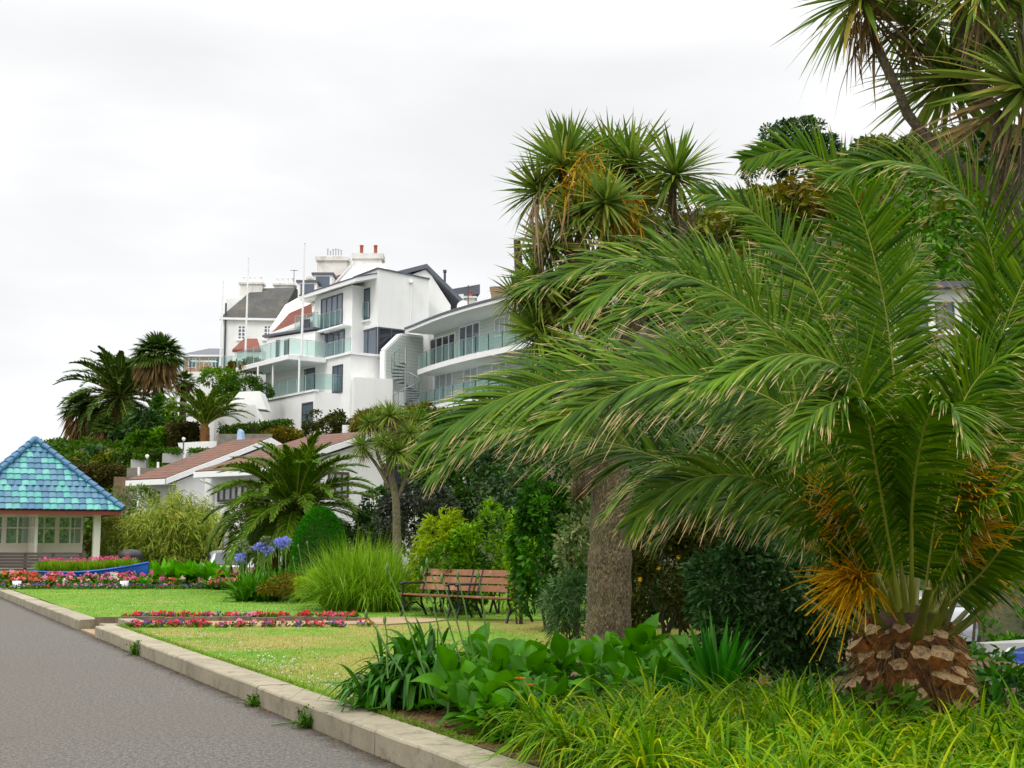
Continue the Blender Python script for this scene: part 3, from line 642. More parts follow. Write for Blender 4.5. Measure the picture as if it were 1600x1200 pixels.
for pts, hint, Lm, npair, kw in FR:
    kk = dict(width=.0119, rw=.017, droop=.3, start=.11); kk.update(kw)
    up_ = abs(hint[2]) < .45
    kk['droop'] *= .5 if up_ else .62; kk['ang'] = (74, 30) if up_ else (60, 20); kk['vee'] = .2 if up_ else .34
    frond(palm, PP(pts), hint, Lm*(1.06 if up_ else 1.28), int(npair*1.6), **kk)
# thick yellow green leaf stalks at the crown
for i in range(17):
    a = i*2.39996; e = random.uniform(.5, 1.25)
    b0 = np.array([cx+.17*math.cos(a), cy+.17*math.sin(a), tz-.12]); d = np.array([math.cos(a)*math.cos(e), math.sin(a)*math.cos(e), math.sin(e)])
    l = random.uniform(.35, .8); mb = MB()
    mb.tube([b0, b0+d*l*.25, b0+d*l*.6, b0+d*l+np.array([0, 0, .02])], [.085, .05, .032, .022], 8, flat=.55); mb.build('leaf_stalk', M['petiole'], palm)
# orange flower sprays
for (ax, ay, ad), (tx, ty, td), nstr, spl in [((1395, 955, 8.95), (1335, 908, 8.6), 150, .48), ((1400, 930, 9.2), (1315, 800, 8.7), 150, .46), ((1460, 920, 9.3), (1520, 750, 8.5), 150, .46), ((1450, 930, 9.2), (1530, 830, 8.6), 90, .32), ((1465, 940, 9.4), (1560, 880, 9.8), 60, .3), ((1430, 900, 9.6), (1430, 740, 10), 70, .32)]:
    A, T_ = P(ax, ay, ad), P(tx, ty, td); m_ = (A+T_)/2+np.array([0, 0, .06]); ax_ = unit(T_-m_)
    mb = MB(); c, l_ = catmull([A, m_, T_], 12); mb.tube(c, np.linspace(.035, .012, 12), 7, flat=.5, rnd=.8)
    n = int(nstr*1.7); u = RNG.uniform(.45, 1, n); st = np.stack([np.interp(u, np.linspace(0, 1, 12), c[:, j]) for j in range(3)], 1)
    d = unit(ax_*1.5+np.array([0, 0, .15])+RNG.normal(size=(n, 3))*.44); Pc, Sd, Nn = leaf_paths(st, d, RNG.uniform(.5, 1.15, n)*spl*1.15, RNG.uniform(.1, .5, n), 5, True)
    mb.ribbons(Pc, Sd, np.full((n, 5), .0034), RNG.uniform(size=n)); Pc2 = Pc; sv = np.cross(Sd, unit(np.gradient(Pc, axis=1))); mb.ribbons(Pc2, sv, np.full((n, 5), .0034), RNG.uniform(size=n))
    mb.build('flower_spray', M['ochre'], palm)
# ------------------------------------------------------------------ cordylines (cabbage palms)
def cord_head(n, dry, Ln=.85, seed=0):
    a, b_ = MB(), MB()
    ph = np.arccos(1-np.linspace(0.02, 1, n)*1.42); az = np.arange(n)*2.39996+RNG.normal(0, .2, n)
    d = np.c_[np.sin(ph)*np.cos(az), np.sin(ph)*np.sin(az), np.cos(ph)]; d = unit(d+RNG.normal(size=(n, 3))*.07)
    ln = Ln*RNG.uniform(.72, 1.08, n)*np.where(ph < .5, .85, 1)
    Pc, Sd, Nn = leaf_paths(d*.03+np.array([0, 0, .02])*np.cos(ph)[:, None], d, ln, .04+.22*np.clip(ph-.6, 0, 2)*RNG.uniform(.3, 1.6, n), 6, False)
    a.ribbons(Pc, Sd, prof(6)[None]*(.025*RNG.uniform(.8, 1.2, n))[:, None], np.clip(RNG.normal(.35+.2*(ph > 1.5), .2, n), 0, 1), Nn, .25)
    m = dry; az = RNG.uniform(0, 2*pi, m); ph = RNG.uniform(1.75, 2.7, m); d = np.c_[np.sin(ph)*np.cos(az), np.sin(ph)*np.sin(az), np.cos(ph)]
    Pc, Sd, Nn = leaf_paths(d*.04+np.c_[np.zeros((m, 2)), RNG.uniform(-.35, -.02, m)], d, Ln*RNG.uniform(.4, .8, m), RNG.uniform(.2, .8, m), 5, True)
    b_.ribbons(Pc, Sd, prof(5)[None]*np.full((m, 1), .014), RNG.uniform(size=m), Nn, .25)
    return a, b_
HEADS = []
for nn, dr in ((132, 26), (120, 42), (140, 18)): HEADS.append(cord_head(nn, dr))
HM = []
def place_heads(t, heads):
    for i, (p, sc, ax, v) in enumerate(heads):
        v = v % 3
        if len(HM) < 3:
            for a, b_ in HEADS:
                o = a.build('leaf_head', M['cordy'], t, True); q = b_.build('dry_leaves', M['cordy_dry'], o, True); HM.append((o.data, q.data)); bpy.data.objects.remove(q); bpy.data.objects.remove(o)
        o = bpy.data.objects.new('leaf_head', HM[v][0]); COL.objects.link(o); o.parent = t; o.location = tuple(np.asarray(p)-WL[t.name])
        r = mathutils.Vector(ax).to_track_quat('Z', 'Y').to_euler(); r.rotate_axis('Z', i*1.9); o.rotation_euler = r; o.scale = (sc,)*3
        q = bpy.data.objects.new('dry_leaves', HM[v][1]); COL.objects.link(q); q.parent = o
def limb(mb, pts, r0, r1, sides=9):
    c, l = catmull(pts, 14); rr = np.linspace(r0, r1, 14)*(1+RNG.normal(0, .04, 14)); mb.tube(c, rr, sides, tt=.5)
def panicle(t, p, n, ln, mat='cordy_flower'):
    mb = MB(); d = unit(RNG.normal(size=(n, 3))+np.array([0, -.1, -.35])); st = p+RNG.normal(size=(n, 3))*.12
    Pc, Sd, Nn = leaf_paths(st, d, RNG.uniform(.4, 1, n)*ln, RNG.uniform(.2, .8, n), 4, True); mb.ribbons(Pc, Sd, np.full((n, 4), .008), RNG.uniform(size=n)); mb.build('flower_panicle', M[mat], t)
# the big one behind the bench corner
D = 17.2
b0 = P(952, 1010, D); cord = thing('cabbage_palm', 'tall cabbage palm with thick scaly grey brown trunk and crowded spiky heads', 'palm tree', (b0[0], D, .18))
mb = MB(); c, l = catmull([np.array([b0[0]-.02, D, .05]), P(951, 960, D), P(953, 860, D), P(955, 770, D), P(950, 700, D), P(940, 600, D), P(930, 520, D)], 40)
rr = np.interp(np.linspace(0, 1, 40), [0, .06, .3, .5, 1], [.34, .30, .285, .27, .16]); rr *= 1+.03*np.sin(np.arange(40)*1.7)+RNG.normal(0, .018, 40)
mb.tube(c, rr, 22, tt=.5); mb.build('trunk', M['bark'], cord)
br_ = [([930, 520, D], [905, 440, D], [880, 340, 17.0], [880, 262, 16.9]), ([935, 560, D], [950, 440, 17.4], [975, 330, 17.5], [985, 255, 17.4]), ([940, 600, D], [1010, 480, 17.0], [1066, 372, 16.9], [1050, 330, 16.9], [1054, 272, 16.9]), ([1064, 372, 16.9], [1072, 355, 16.9], [1092, 326, 16.9]),
       ([930, 540, D], [900, 470, 17.7], [905, 380, 18], [925, 290, 18.1]), ([920, 500, D], [870, 470, 16.7], [845, 430, 16.5], [845, 385, 16.4]), ([925, 530, D], [950, 430, 16.6], [945, 350, 16.3], [945, 300, 16.2]), ([935, 580, D], [860, 520, 17], [822, 470, 17], [812, 430, 17], [808, 375, 17]),
       ([822, 475, 17], [812, 468, 17], [806, 462, 17]), ([935, 560, D], [990, 430, 17.8], [1000, 360, 18], [1005, 300, 18]), ([950, 700, D], [905, 770, 17.0], [905, 745, 16.8], [880, 640, 16.8], [865, 560, 16.8])]
for q in br_:
    mb = MB(); th = .11 if len(q) > 3 else .05; limb(mb, PP(q), th, th*.45); mb.build('limb', M['bark'] if q[0][0] < 1000 else M['bark_pale'], cord)
hs = [((880, 262, 16.9), 1.0, (-.25, 0, 1), 0), ((985, 258, 17.4), 1.05, (.1, 0, 1), 2), ((1054, 275, 16.9), 1.0, (.05, -.1, 1), 2), ((925, 292, 18.1), .95, (0, .2, 1), 1), ((845, 300, 16.9), .85, (-.7, -.1, .7), 1), ((945, 318, 16.2), .8, (.1, -.7, .6), 0),
      ((905, 335, 16.4), .8, (-.3, -.6, .5), 1), ((1005, 318, 18), .9, (.5, .2, .8), 1), ((970, 350, 17), .75, (.3, -.5, .3), 1), ((862, 385, 16.5), .8, (-.6, -.2, .3), 1), ((850, 445, 16.8), .9, (-.5, -.3, .5), 0), ((880, 480, 16.9), .9, (-.2, -.5, .6), 2), ((806, 464, 17), .55, (-.3, -.2, 1), 0),
      ((845, 520, 16.8), .85, (-.6, -.2, .4), 0), ((920, 440, 17.4), .9, (.1, -.4, .7), 0), ((865, 556, 16.8), .8, (-.3, -.2, .8), 2), ((890, 235, 17.6), .8, (0, 0, 1), 0), ((955, 245, 17.8), .85, (-.1, .1, 1), 0), ((1000, 400, 17.6), .7, (.5, -.2, .4), 1), ((870, 640, 16.8), .7, (-.5, -.3, .2), 1)]
place_heads(cord, [(P(*p), s, a, v) for p, s, a, v in hs])
for q, n, l in (((960, 310, 16.4), 90, .55), ((915, 265, 16.4), 70, .45), ((900, 290, 16.3), 60, .4), ((975, 330, 16.4), 90, .5)): panicle(cord, P(*q), n, l)
mb = MB(); n = 34; pts = P(872, 320, 16.2)+RNG.normal(size=(n, 3))*np.array([.22, .15, .15]); Pc, Sd, Nn = leaf_paths(pts, unit(np.c_[RNG.normal(size=(n, 2))*.25, -np.ones(n)]), RNG.uniform(.4, 1, n), RNG.uniform(0, .2, n), 4, True); mb.ribbons(Pc, Sd, prof(4)[None]*np.full((n, 1), .014), RNG.uniform(size=n)); mb.build('dead_leaves', M['cordy_dry'], cord)
# the one in the upper right corner
D = 13.2
b0 = P(1622, 900, D); cr = thing('cabbage_palm', 'cabbage palm behind the big feather palm with heads hanging into the top corner', 'palm tree', (b0[0], D, float(ground(b0[0], D))))
mb = MB(); c, l = catmull([np.array([b0[0]+.02, D, float(ground(b0[0], D))-.1]), P(1620, 760, D), P(1608, 560, D), P(1590, 400, D), P(1572, 320, D), P(1562, 250, D), P(1568, 190, D)], 34)
rr = np.interp(np.linspace(0, 1, 34), [0, .1, .6, .85, 1], [.2, .15, .125, .11, .095])*(1+RNG.normal(0, .03, 34)); mb.tube(c, rr, 16, tt=.5); mb.build('trunk', M['bark'], cr)
for q, r0, r1 in [(([1566, 215, D], [1548, 170, D], [1520, 115, 13.1], [1503, 50, 13.1], [1487, -10, 13], [1470, -60, 13]), .075, .05), (([1568, 330, D], [1540, 290, 13.4], [1480, 240, 13.6], [1425, 190, 13.6], [1405, 143, 13.5], [1380, 95, 13.5], [1362, 45, 13.5], [1350, 0, 13.5]), .065, .05),
                  (([1568, 200, D], [1590, 130, 13], [1600, 40, 13], [1590, -40, 13]), .07, .05), (([1560, 180, D], [1520, 150, 13.8], [1490, 120, 14]), .06, .05), (([1580, 330, D], [1600, 260, 13.5], [1620, 160, 13.6], [1640, 80, 13.6]), .09, .06)]:
    mb = MB(); limb(mb, PP(q), r0, r1); mb.build('limb', M['bark_pale'], cr)
place_heads(cr, [(P(*p), s, a, v) for p, s, a, v in [((1350, -5, 13.5), 1.25, (-.35, -.1, .9), 0), ((1485, 125, 14), 1.3, (-.1, -.5, .6), 2), ((1592, -30, 12.6), 1.1, (.2, -.2, 1), 2), ((1470, -70, 13), 1.0, (-.1, 0, 1), 0), ((1600, 140, 12.4), 1.3, (.5, -.6, .5), 0), ((1640, 70, 13.6), 1.0, (.3, 0, 1), 1), ((1420, 40, 13.9), .9, (-.3, -.3, .8), 1), ((1550, 60, 13.9), 1.0, (0, -.2, 1), 2), ((1530, -20, 12.4), .9, (-.2, -.5, .8), 0)]])
mb = MB(); n = 170; pts = P(1352, 28, 13.4)+RNG.normal(size=(n, 3))*np.array([.10, .10, .20]); Pc, Sd, Nn = leaf_paths(pts, unit(np.c_[RNG.normal(size=(n, 2))*.22, -np.ones(n)]), RNG.uniform(.12, .34, n), RNG.uniform(0, .2, n), 4, True); mb.ribbons(Pc, Sd, prof(4)[None]*np.full((n, 1), .010), RNG.uniform(size=n)); mb.build('dead_leaves', M['frond_dead'], cr)
# the slender one in front of the white bungalow
D = 32
b0 = P(621, 862, D); cm = thing('cabbage_palm', 'slender cabbage palm with forked pale trunk in front of the white bungalow gable', 'palm tree', (b0[0], D, .35))
mb = MB(); c, l = catmull([np.array([b0[0], D, .25]), P(620, 840, D), P(619, 790, D), P(616, 765, D), P(609, 735, D), P(607, 690, D)], 24); mb.tube(c, np.interp(np.linspace(0, 1, 24), [0, .1, .5, 1], [.16, .12, .10, .07]), 12, tt=.5); mb.build('trunk', M['bark_pale'], cm)
for q in [(([608, 762, D], [596, 738, D], [580, 715, D], [566, 698, D])), ([616, 785, D], [626, 768, D], [637, 735, D], [641, 715, D]), ([604, 745, D], [622, 712, 31.8], [640, 680, 31.7]), ([600, 735, D], [588, 700, 32.3], [592, 660, 32.4]), ([605, 700, D], [612, 665, 32], [612, 650, 32])]:
    mb = MB(); limb(mb, PP(q), .055, .035, 7); mb.build('limb', M['bark_pale'], cm)
place_heads(cm, [(P(*p), s*.74, a, v) for p, s, a, v in [((566, 697, D), .82, (-.3, -.2, .9), 1), ((578, 664, 32.2), .85, (-.3, 0, 1), 2), ((610, 650, D), .9, (0, -.1, 1), 0), ((640, 678, 31.7), .85, (.2, -.3, .9), 1), ((620, 706, 31.6), .95, (0, -.5, .7), 2), ((648, 660, 32.4), .85, (.3, 0, 1), 0), ((592, 655, 32.4), .85, (0, 0, 1), 1), ((628, 658, 32.5), .8, (0, .1, 1), 0), ((600, 690, 31.7), .75, (-.2, -.6, .5), 1)]])
# ------------------------------------------------------------------ middle distance feather palms
def arc(e0, Ln, bend, n=9):
    p = [np.zeros(3)]; e = e0
    for i in range(n): p.append(p[-1]+np.array([math.cos(e), 0, math.sin(e)])*Ln/n); e -= bend/n*(.5+i/n)
    return p
def feather_palm(name, label, c, zb, Ln, n, rt, mat, npair, e_lo=-.2, e_hi=1.45, lm=.2, width=.018, dead=0, trunkmat='bark_dark', bend=1.7, kclass=9, droop=.3):
    t = thing(name, label, 'palm tree', (c[0], c[1], zb))
    mb = MB(); mb.tube([(c[0], c[1], zb-.2), (c[0]+.03, c[1], (zb+c[2])/2), (c[0], c[1], c[2]-.1), (c[0], c[1], c[2]+.1)], [rt*1.15, rt, rt*1.1, rt*.6], 14, tt=.5); mb.build('trunk', M[trunkmat], t)
    ms = []
    for k in range(kclass):
        e = e_lo+(e_hi-e_lo)*k/(kclass-1)
        o = frond(t, arc(e, Ln*(1 if k < kclass-2 else .85), bend*(1-.35*k/kclass)), (-.2, 0, 1), Ln*lm, npair, mat=mat, local=True, width=width, rw=width*1.0, k=4, droop=droop*.6, start=.1, ang=(54, 18), vee=.5)
        ms.append((o.data, o.children[0].data)); bpy.data.objects.remove(o.children[0]); bpy.data.objects.remove(o)
    for i in range(n):
        k = min(kclass-1, int(kclass*((i+.5)/n)**.85)); mm = ms[k]
        o = bpy.data.objects.new('frond', mm[0]); COL.objects.link(o); o.parent = t; o.location = tuple(np.asarray(c)-WL[t.name]); o.rotation_euler = (random.uniform(-.25, .25), random.uniform(-.08, .08), i*2.39996+random.uniform(-.15, .15)); s_ = random.uniform(.88, 1.08); o.scale = (s_,)*3
        q = bpy.data.objects.new('leaflets', mm[1]); COL.objects.link(q); q.parent = o
    if dead:
        mb = MB(); nD = dead; a = RNG.uniform(0, 2*pi, nD); pts = np.c_[c[0]+rt*np.cos(a), c[1]+rt*np.sin(a), c[2]-RNG.uniform(0, Ln*.25, nD)]
        Pc, Sd, Nn = leaf_paths(pts, unit(np.c_[np.cos(a)*.5, np.sin(a)*.5, -np.ones(nD)*.6]), Ln*RNG.uniform(.35, .75, nD), RNG.uniform(.2, .5, nD), 5, True); mb.ribbons(Pc, Sd, np.full((nD, 5), Ln*.012), RNG.uniform(size=nD)); mb.build('dead_fronds', M['frond_dead'], t)
    return t
c = P(460, 800, 38); feather_palm('date_palm', 'middle sized feather palm with a round crown behind the clipped green dome', c, .2, 2.95, 92, .33, 'frond_mid', 60, e_lo=-.5, lm=.19, width=.03, dead=40, bend=1.85, droop=.5)
c = P(188, 622, 96); feather_palm('date_palm', 'dark feather palm on the hill edge, spreading wider than the fan palms beside it', c, float(ground(c[0], c[1])), 4.9, 88, .5, 'frond_far', 34, e_lo=-.85, lm=.16, width=.09, dead=320, bend=1.7)
c = P(320, 667, 81); feather_palm('date_palm', 'young bright feather palm with orange trunk beside the white terrace wall', c, P(320, 692, 81)[2], 3.2, 50, .28, 'frond', 34, e_lo=.65, lm=.16, width=.06, trunkmat='orange_bark', bend=1.5)
def fan_palm(label, c, zb, R, nf, skirt, skirt_len, name='fan_palm'):
    t = thing(name, label, 'palm tree', (c[0], c[1], zb)); mb = MB(); mb.tube([(c[0]+.2, c[1], zb-.3), (c[0]-.05, c[1], (zb+c[2])/2), (c[0], c[1], c[2])], [.34, .27, .25], 10, tt=.5); mb.build('trunk', M['bark_dark'], t)
    mb = MB(); nb = 17
    for i in range(nf):
        u = (i+.5)/nf; ph = np.arccos(1-u*1.35); az = i*2.39996; d = np.array([math.sin(ph)*math.cos(az), math.sin(ph)*math.sin(az), math.cos(ph)]); hub = np.asarray(c)+d*R*.42
        sd = unit(np.cross(d, [0, 0, 1.])+1e-6); up = np.cross(sd, d); mb.tube([c, hub], [.03, .02], 4, rnd=.5)
        th = np.linspace(-1.5, 1.5, nb); dd = unit(np.outer(np.cos(th), d)+np.outer(np.sin(th), sd)+up*.12)
        Pc, Sd, Nn = leaf_paths(np.repeat(hub[None], nb, 0), dd, R*.6*RNG.uniform(.85, 1.05, nb), np.full(nb, .28+.2*u), 4); mb.ribbons(Pc, Sd, prof(4)[None]*np.full((nb, 1), R*.036), np.clip(RNG.normal(.25+.45*u, .2, nb), 0, 1))
    mb.build('crown', M['frond_far'], t)
    mb = MB(); n = skirt; a = RNG.uniform(0, 2*pi, n); q = RNG.uniform(0, 1, n)
    pts = np.c_[c[0]+R*.42*np.cos(a)*(1-.75*q), c[1]+R*.42*np.sin(a)*(1-.75*q), c[2]-q*skirt_len]; Pc, Sd, Nn = leaf_paths(pts, unit(np.c_[np.cos(a)*.75, np.sin(a)*.75, -np.ones(n)*.7]), R*RNG.uniform(.25, .65, n), RNG.uniform(.3, .7, n), 4, True)
    mb.ribbons(Pc, Sd, prof(4)[None]*np.full((n, 1), R*.03), RNG.uniform(size=n)); mb.build('dead_skirt', M['frond_dead'], t); return t
c = P(247, 556, 93); fan_palm('tall fan palm with a brown skirt standing above the hill gardens', c, float(ground(c[0], c[1])), 2.3, 50, 520, 1.7)
c = P(128, 640, 97); fan_palm('fan palm with grey dead skirt at the outer edge of the hill', c, float(ground(c[0], c[1])), 2.0, 40, 520, 2.6)
c = P(165, 668, 92); fan_palm('low fan palm with brown skirt under the dark feather palm', c, float(ground(c[0], c[1])), 1.2, 26, 260, 1.4)
c = P(288, 598, 98); fan_palm('small fan palm beside the tall fan palm, in front of the glass terrace', c, float(ground(c[0], c[1])), 1.25, 26, 80, .8)
# ------------------------------------------------------------------ foreground bed
def tuft(mb, c, n, Ln, W, elev=(.25, 1.45), droop=.6, k=6, foldv=.3, r=.06, shape='sword', rjit=.2):
    az = RNG.uniform(0, 2*pi, n); e = RNG.uniform(elev[0], elev[1], n)
    d = np.c_[np.cos(e)*np.cos(az), np.cos(e)*np.sin(az), np.sin(e)]
    b0 = np.asarray(c)+np.c_[np.cos(az), np.sin(az), np.zeros(n)]*(r*RNG.uniform(0, 1, n)**.5)[:, None]
    ln = Ln*RNG.uniform(.65, 1.12, n); Pc, Sd, Nn = leaf_paths(b0, d, ln, droop*RNG.uniform(.4, 1.4, n)*np.clip(1.25-e*.45, .3, 1.2), k)
    Pc[:, :, 2] = np.maximum(Pc[:, :, 2], min(c[2]-.02, .21+.03) if c[2] < 1 else c[2]-.02)
    mb.ribbons(Pc, Sd, prof(k, shape)[None]*(W*.5*RNG.uniform(.75, 1.2, n))[:, None], np.clip(RNG.normal(.45, rjit, n), 0, 1), Nn, foldv)
# dark agapanthus clump hanging over the kerb
c = np.array([*onplane(655, 1100, .2)[:2], .19]); ag = thing('agapanthus', 'dark green strap leaved agapanthus clump at the kerb with tall bare seed stems', 'plant', c)
mb = MB()
for i in range(40):
    a = random.uniform(0, 2*pi); r = .5*random.random()**.5; q = c+np.array([math.cos(a)*r, math.sin(a)*r*.9, 0]); q[2] = .19+.34*max(0, 1-(r/.5)**1.5); tuft(mb, q, 17, .86, .048, (.65, 1.4), 1.55, 9, .25, .04)
mb.build('foliage', M['agap_leaf'], ag)
for (x0, y0, x1, y1, dd) in [(645, 1000, 605, 888, 10.9), (690, 1000, 659, 893, 11.0), (709, 1000, 667, 880, 11.2), (735, 1000, 715, 900, 11.1), (758, 980, 747, 900, 11.3), (602, 1010, 572, 961, 10.6), (604, 1020, 601, 970, 10.6), (722, 1000, 690, 905, 11.0)]:
    mb = MB(); A, B = P(x0, y0, dd), P(x1, y1, dd); lo = A+(A-B)*.8; lo[2] = max(lo[2], .25); mb.tube([lo, A, (A+B)/2+np.array([.012, 0, 0]), B], [.009, .008, .007, .006], 6)
    mb.lathe([(.004, -.03), (.013, -.01), (.016, .012), (.01, .035), (.002, .05)], 7, B); o = mb.build('seed_stem', M['stem_green'], ag)
# cannas: a few modelled, the rest copies
def canna(label, loc, n, Ln, seed):
    t = thing('canna', label, 'plant', loc, 'broad leaved cannas along the bed'); mb = MB(); loc = np.asarray(loc, float); st = MB()
    st.tube([loc, loc+np.array([.02, 0, Ln*.55]), loc+np.array([.0, .02, Ln*1.0])], [.016, .013, .006], 6); st.build('stem', M['stem_green'], t)
    az = np.arange(n)*2.39996+RNG.normal(0, .25, n); u = np.linspace(0, 1, n); e = .2+u*.95+RNG.normal(0, .1, n)
    d = np.c_[np.cos(e)*np.cos(az), np.cos(e)*np.sin(az), np.sin(e)]; b0 = loc+np.c_[d[:, :2]*.02, Ln*(.08+.85*u)]
    Pc, Sd, Nn = leaf_paths(b0, d, Ln*RNG.uniform(.85, 1.15, n), .28*RNG.uniform(.5, 1.7, n), 9); mb.ribbons(Pc, Sd, prof(9, 'canna')[None]*(Ln*.235*RNG.uniform(.8, 1.2, n))[:, None], RNG.uniform(.0, .65, n), Nn, .42, mid=.2)
    mb.build('leaves', M['canna'], t); return t
CL = 'fresh green canna with broad upright leaves in the kerbside bed before the scaly trunk'
base = [canna(CL, (*P(700, 1095, 10.75)[:2], .19), 9, .42, 0), canna(CL, (*P(790, 1070, 11.4)[:2], .19), 10, .43, 1), canna(CL, (*P(880, 1070, 11.9)[:2], .19), 8, .40, 2)]
cpos = [(735, 1090, 10.7, .95), (760, 1060, 11.9, 1.1), (745, 1040, 12.8, 1.15), (830, 1060, 12.0, 1), (770, 1095, 10.5, .8), (915, 1060, 12.4, 1), (940, 1050, 13.0, .95), (1000, 1050, 12.9, 1.2), (1035, 1060, 12.4, 1.05), (850, 1040, 13.0, .9), (975, 1070, 11.9, .9), (1010, 1035, 13.8, 1.25), (960, 1030, 14.2, 1.0), (890, 1035, 13.6, .85), (805, 1040, 13.0, .95), (1060, 1075, 11.6, .9), (850, 1080, 11.1, .8), (715, 1075, 11.5, 1.05), (925, 1080, 11.4, .8), (1090, 1060, 12.4, .9)]
cpos += [(random.uniform(700, 1075), 0, random.uniform(10.7, 13.6), random.uniform(.8, 1.05)) for _ in range(34)]
for i, (px, py, d, s) in enumerate(cpos):
    if px < 700+(d-10.6)*8: px += 25
    dup(base[i % 3], (P(px, 1060, d)[0], d, .19), rotz=i*1.37, scale=s*.84*random.uniform(.9, 1.08))
CL2 = 'low pale green canna shoot between the kerb and the lime daylilies'
for i, (px, d, s) in enumerate([(755, 9.75, .6), (790, 9.5, .62), (815, 9.9, .66), (775, 10.1, .6), (845, 10.2, .7), (800, 9.1, .5), (740, 10.0, .66), (830, 9.5, .6), (770, 9.5, .55), (865, 9.9, .64), (760, 10.3, .7), (810, 10.4, .7), (725, 10.25, .6), (845, 9.15, .5), (750, 9.9, .8), (785, 9.7, .8), (820, 9.6, .75), (770, 9.95, .8), (735, 10.3, .8), (800, 9.9, .8), (850, 9.6, .75), (765, 9.6, .7), (790, 9.35, .65), (880, 9.7, .75)]): dup(base[i % 3], (*P(px, 1150, d)[:2], .19), rotz=i*1.1+.5, scale=s, label=CL2, group='low cannas at the kerb')
# daylily mass
mb = MB(); k = 0; cl = []
while len(cl) < 420:
    x, y = random.uniform(-.2, 5.3), random.uniform(5.0, 10.5)
    q = np.array([x, y]); side = (q-KA)@KN
    px = 800+FPX*x/y
    if side < .42+.25*max(0, y-8.4) or (px > 1250 and y > 8.85) or (px < 900 and y > 9.3): continue
    if (px-800)/260 < (y-9.0)*.9: continue
    if any((q-a)@(q-a) < .165**2 for a in cl): continue
    cl.append(q)
    k += 1
    if k > 280: break
for q in cl: tuft(mb, np.array([q[0], q[1], .19+.16*random.random()]), 92, random.uniform(.62, .88), .0175, (.5, 1.25), 1.25, 9, .3, .08, 'grass', .27)
stuff('daylily_foliage', mb, M['daylily'])
m_of = leafmat('orange_petal', [G(196, 92, 40), G(214, 120, 60)], trans=.3)
for i, (px, py, d, lb) in enumerate([(812, 1062, 9.5, 'faded orange daylily flower nearest the canna leaves'), (826, 1072, 9.3, 'small orange daylily flower drooping just over the lime leaves'), (1196, 1070, 8.9, 'orange daylily flower between the two yuccas')]):
    c = P(px, py, d); t = thing('daylily_flower', lb, 'flower', c); mb = MB(); n = 6; az = np.arange(n)*pi/3; dd = unit(np.c_[np.cos(az), np.sin(az), np.full(n, .9)])
    Pc, Sd, Nn = leaf_paths(np.repeat(c[None], n, 0), dd, np.full(n, .06), np.full(n, .45), 5); mb.ribbons(Pc, Sd, prof(5, 'leaf')[None]*np.full((n, 1), .013), RNG.uniform(size=n)); mb.build('petals', m_of, t)
    st = MB(); st.tube([c+np.array([.05, .02, -.5]), c+np.array([.01, 0, -.2]), c], [.005, .005, .004], 5); st.build('stem', M['stem_green'], t)
# yuccas
def yucca(label, c, n, Ln, W, e0=.1):
    t = thing('yucca', label, 'plant', c); mb = MB(); tuft(mb, np.asarray(c)+np.array([0, 0, .06]), n, Ln, W, (e0, 1.5), .10, 6, .35, .05); mb.build('leaves', M['yucca'], t)
    s = MB(); s.lathe([(.05, -.05), (.06, .03), (.03, .12)], 9, c); s.build('stem', M['bark_dark'], t)
yucca('blue green yucca with stiff sword leaves in front of the dark silvery shrub', (*P(1120, 1090, 10.4)[:2], .30), 84, .74, .055)
yucca('small yucca tuft left of the palm trunk base', (*P(1275, 1110, 9.3)[:2], .32), 26, .40, .035, .6)
yucca('small upright yucca tuft on the right of the palm trunk', (*P(1545, 1090, 9.8)[:2], .2), 20, .42, .04, .7)
# leaves round the foot of the big palm
shrub('leafy_plant', 'low dark leafy plant at the right foot of the palm trunk', 'plant', 1572, 1052, 1112, 10.0, 120, (.16, .045), 260, 'agap_leaf', 14, .4, stems=3)
shrub('leafy_plant', 'low green leaves at the front foot of the palm trunk', 'plant', 1385, 1082, 1112, 8.75, 110, (.11, .035), 130, 'mid_green', 12, .4, stems=3)
# ------------------------------------------------------------------ middle shrubs
shrub('silvery_shrub', 'dark shrub with silvery green leaves left of the big palm trunk', 'shrub', 1195, 822, 1100, 12.4, 245, (.095, .036), 9500, 'grey_green', 80, .24, zbase=.15, depth=.7)
shrub('dark_shrub', 'dark undergrowth shrub filling the gap behind the silvery shrub', 'shrub', 1300, 860, 1090, 14.5, 260, (.11, .05), 7000, 'deep_green', 60, .3, zbase=-.5, depth=.5)
t = shrub('flowering_shrub', 'olive shrub with scattered yellow flowers right of the scaly trunk', 'shrub', 1045, 785, 1010, 20, 170, (.085, .042), 10500, 'dark_olive', 60, .26, zbase=.15, depth=.75)
mb = MB()
for (px, py) in [(991, 820), (1008, 819), (1028, 826), (1027, 836), (979, 862), (1029, 887), (1000, 905), (1060, 870), (1015, 850)]:
    c = P(px, py, 19.15); n = 5; az = np.arange(n)*2*pi/5; Pc, Sd, Nn = leaf_paths(np.repeat(c[None], n, 0), unit(np.c_[np.cos(az), np.full(n, -.5), np.sin(az)]), np.full(n, .04), np.zeros(n), 3); mb.ribbons(Pc, Sd, prof(3, 'leaf')[None]*np.full((n, 1), .018), .5)
mb.build('yellow_flowers', leafmat('yellow_petal', [G(226, 176, 20), G(236, 196, 40)], trans=.2), t)
shrub('dark_shrub', 'dense dark shrub filling in behind the yellow flowered olive shrub', 'shrub', 1040, 770, 1010, 22.5, 230, (.11, .055), 8000, 'deep_green', 80, .24, zbase=.1, depth=.5)
shrub('rusty_shrub', 'brownish shrub beside the slim trunks behind the palm', 'shrub', 1085, 800, 960, 23, 120, (.09, .03), 2600, 'rusty_green', 40, .28, zbase=.1)
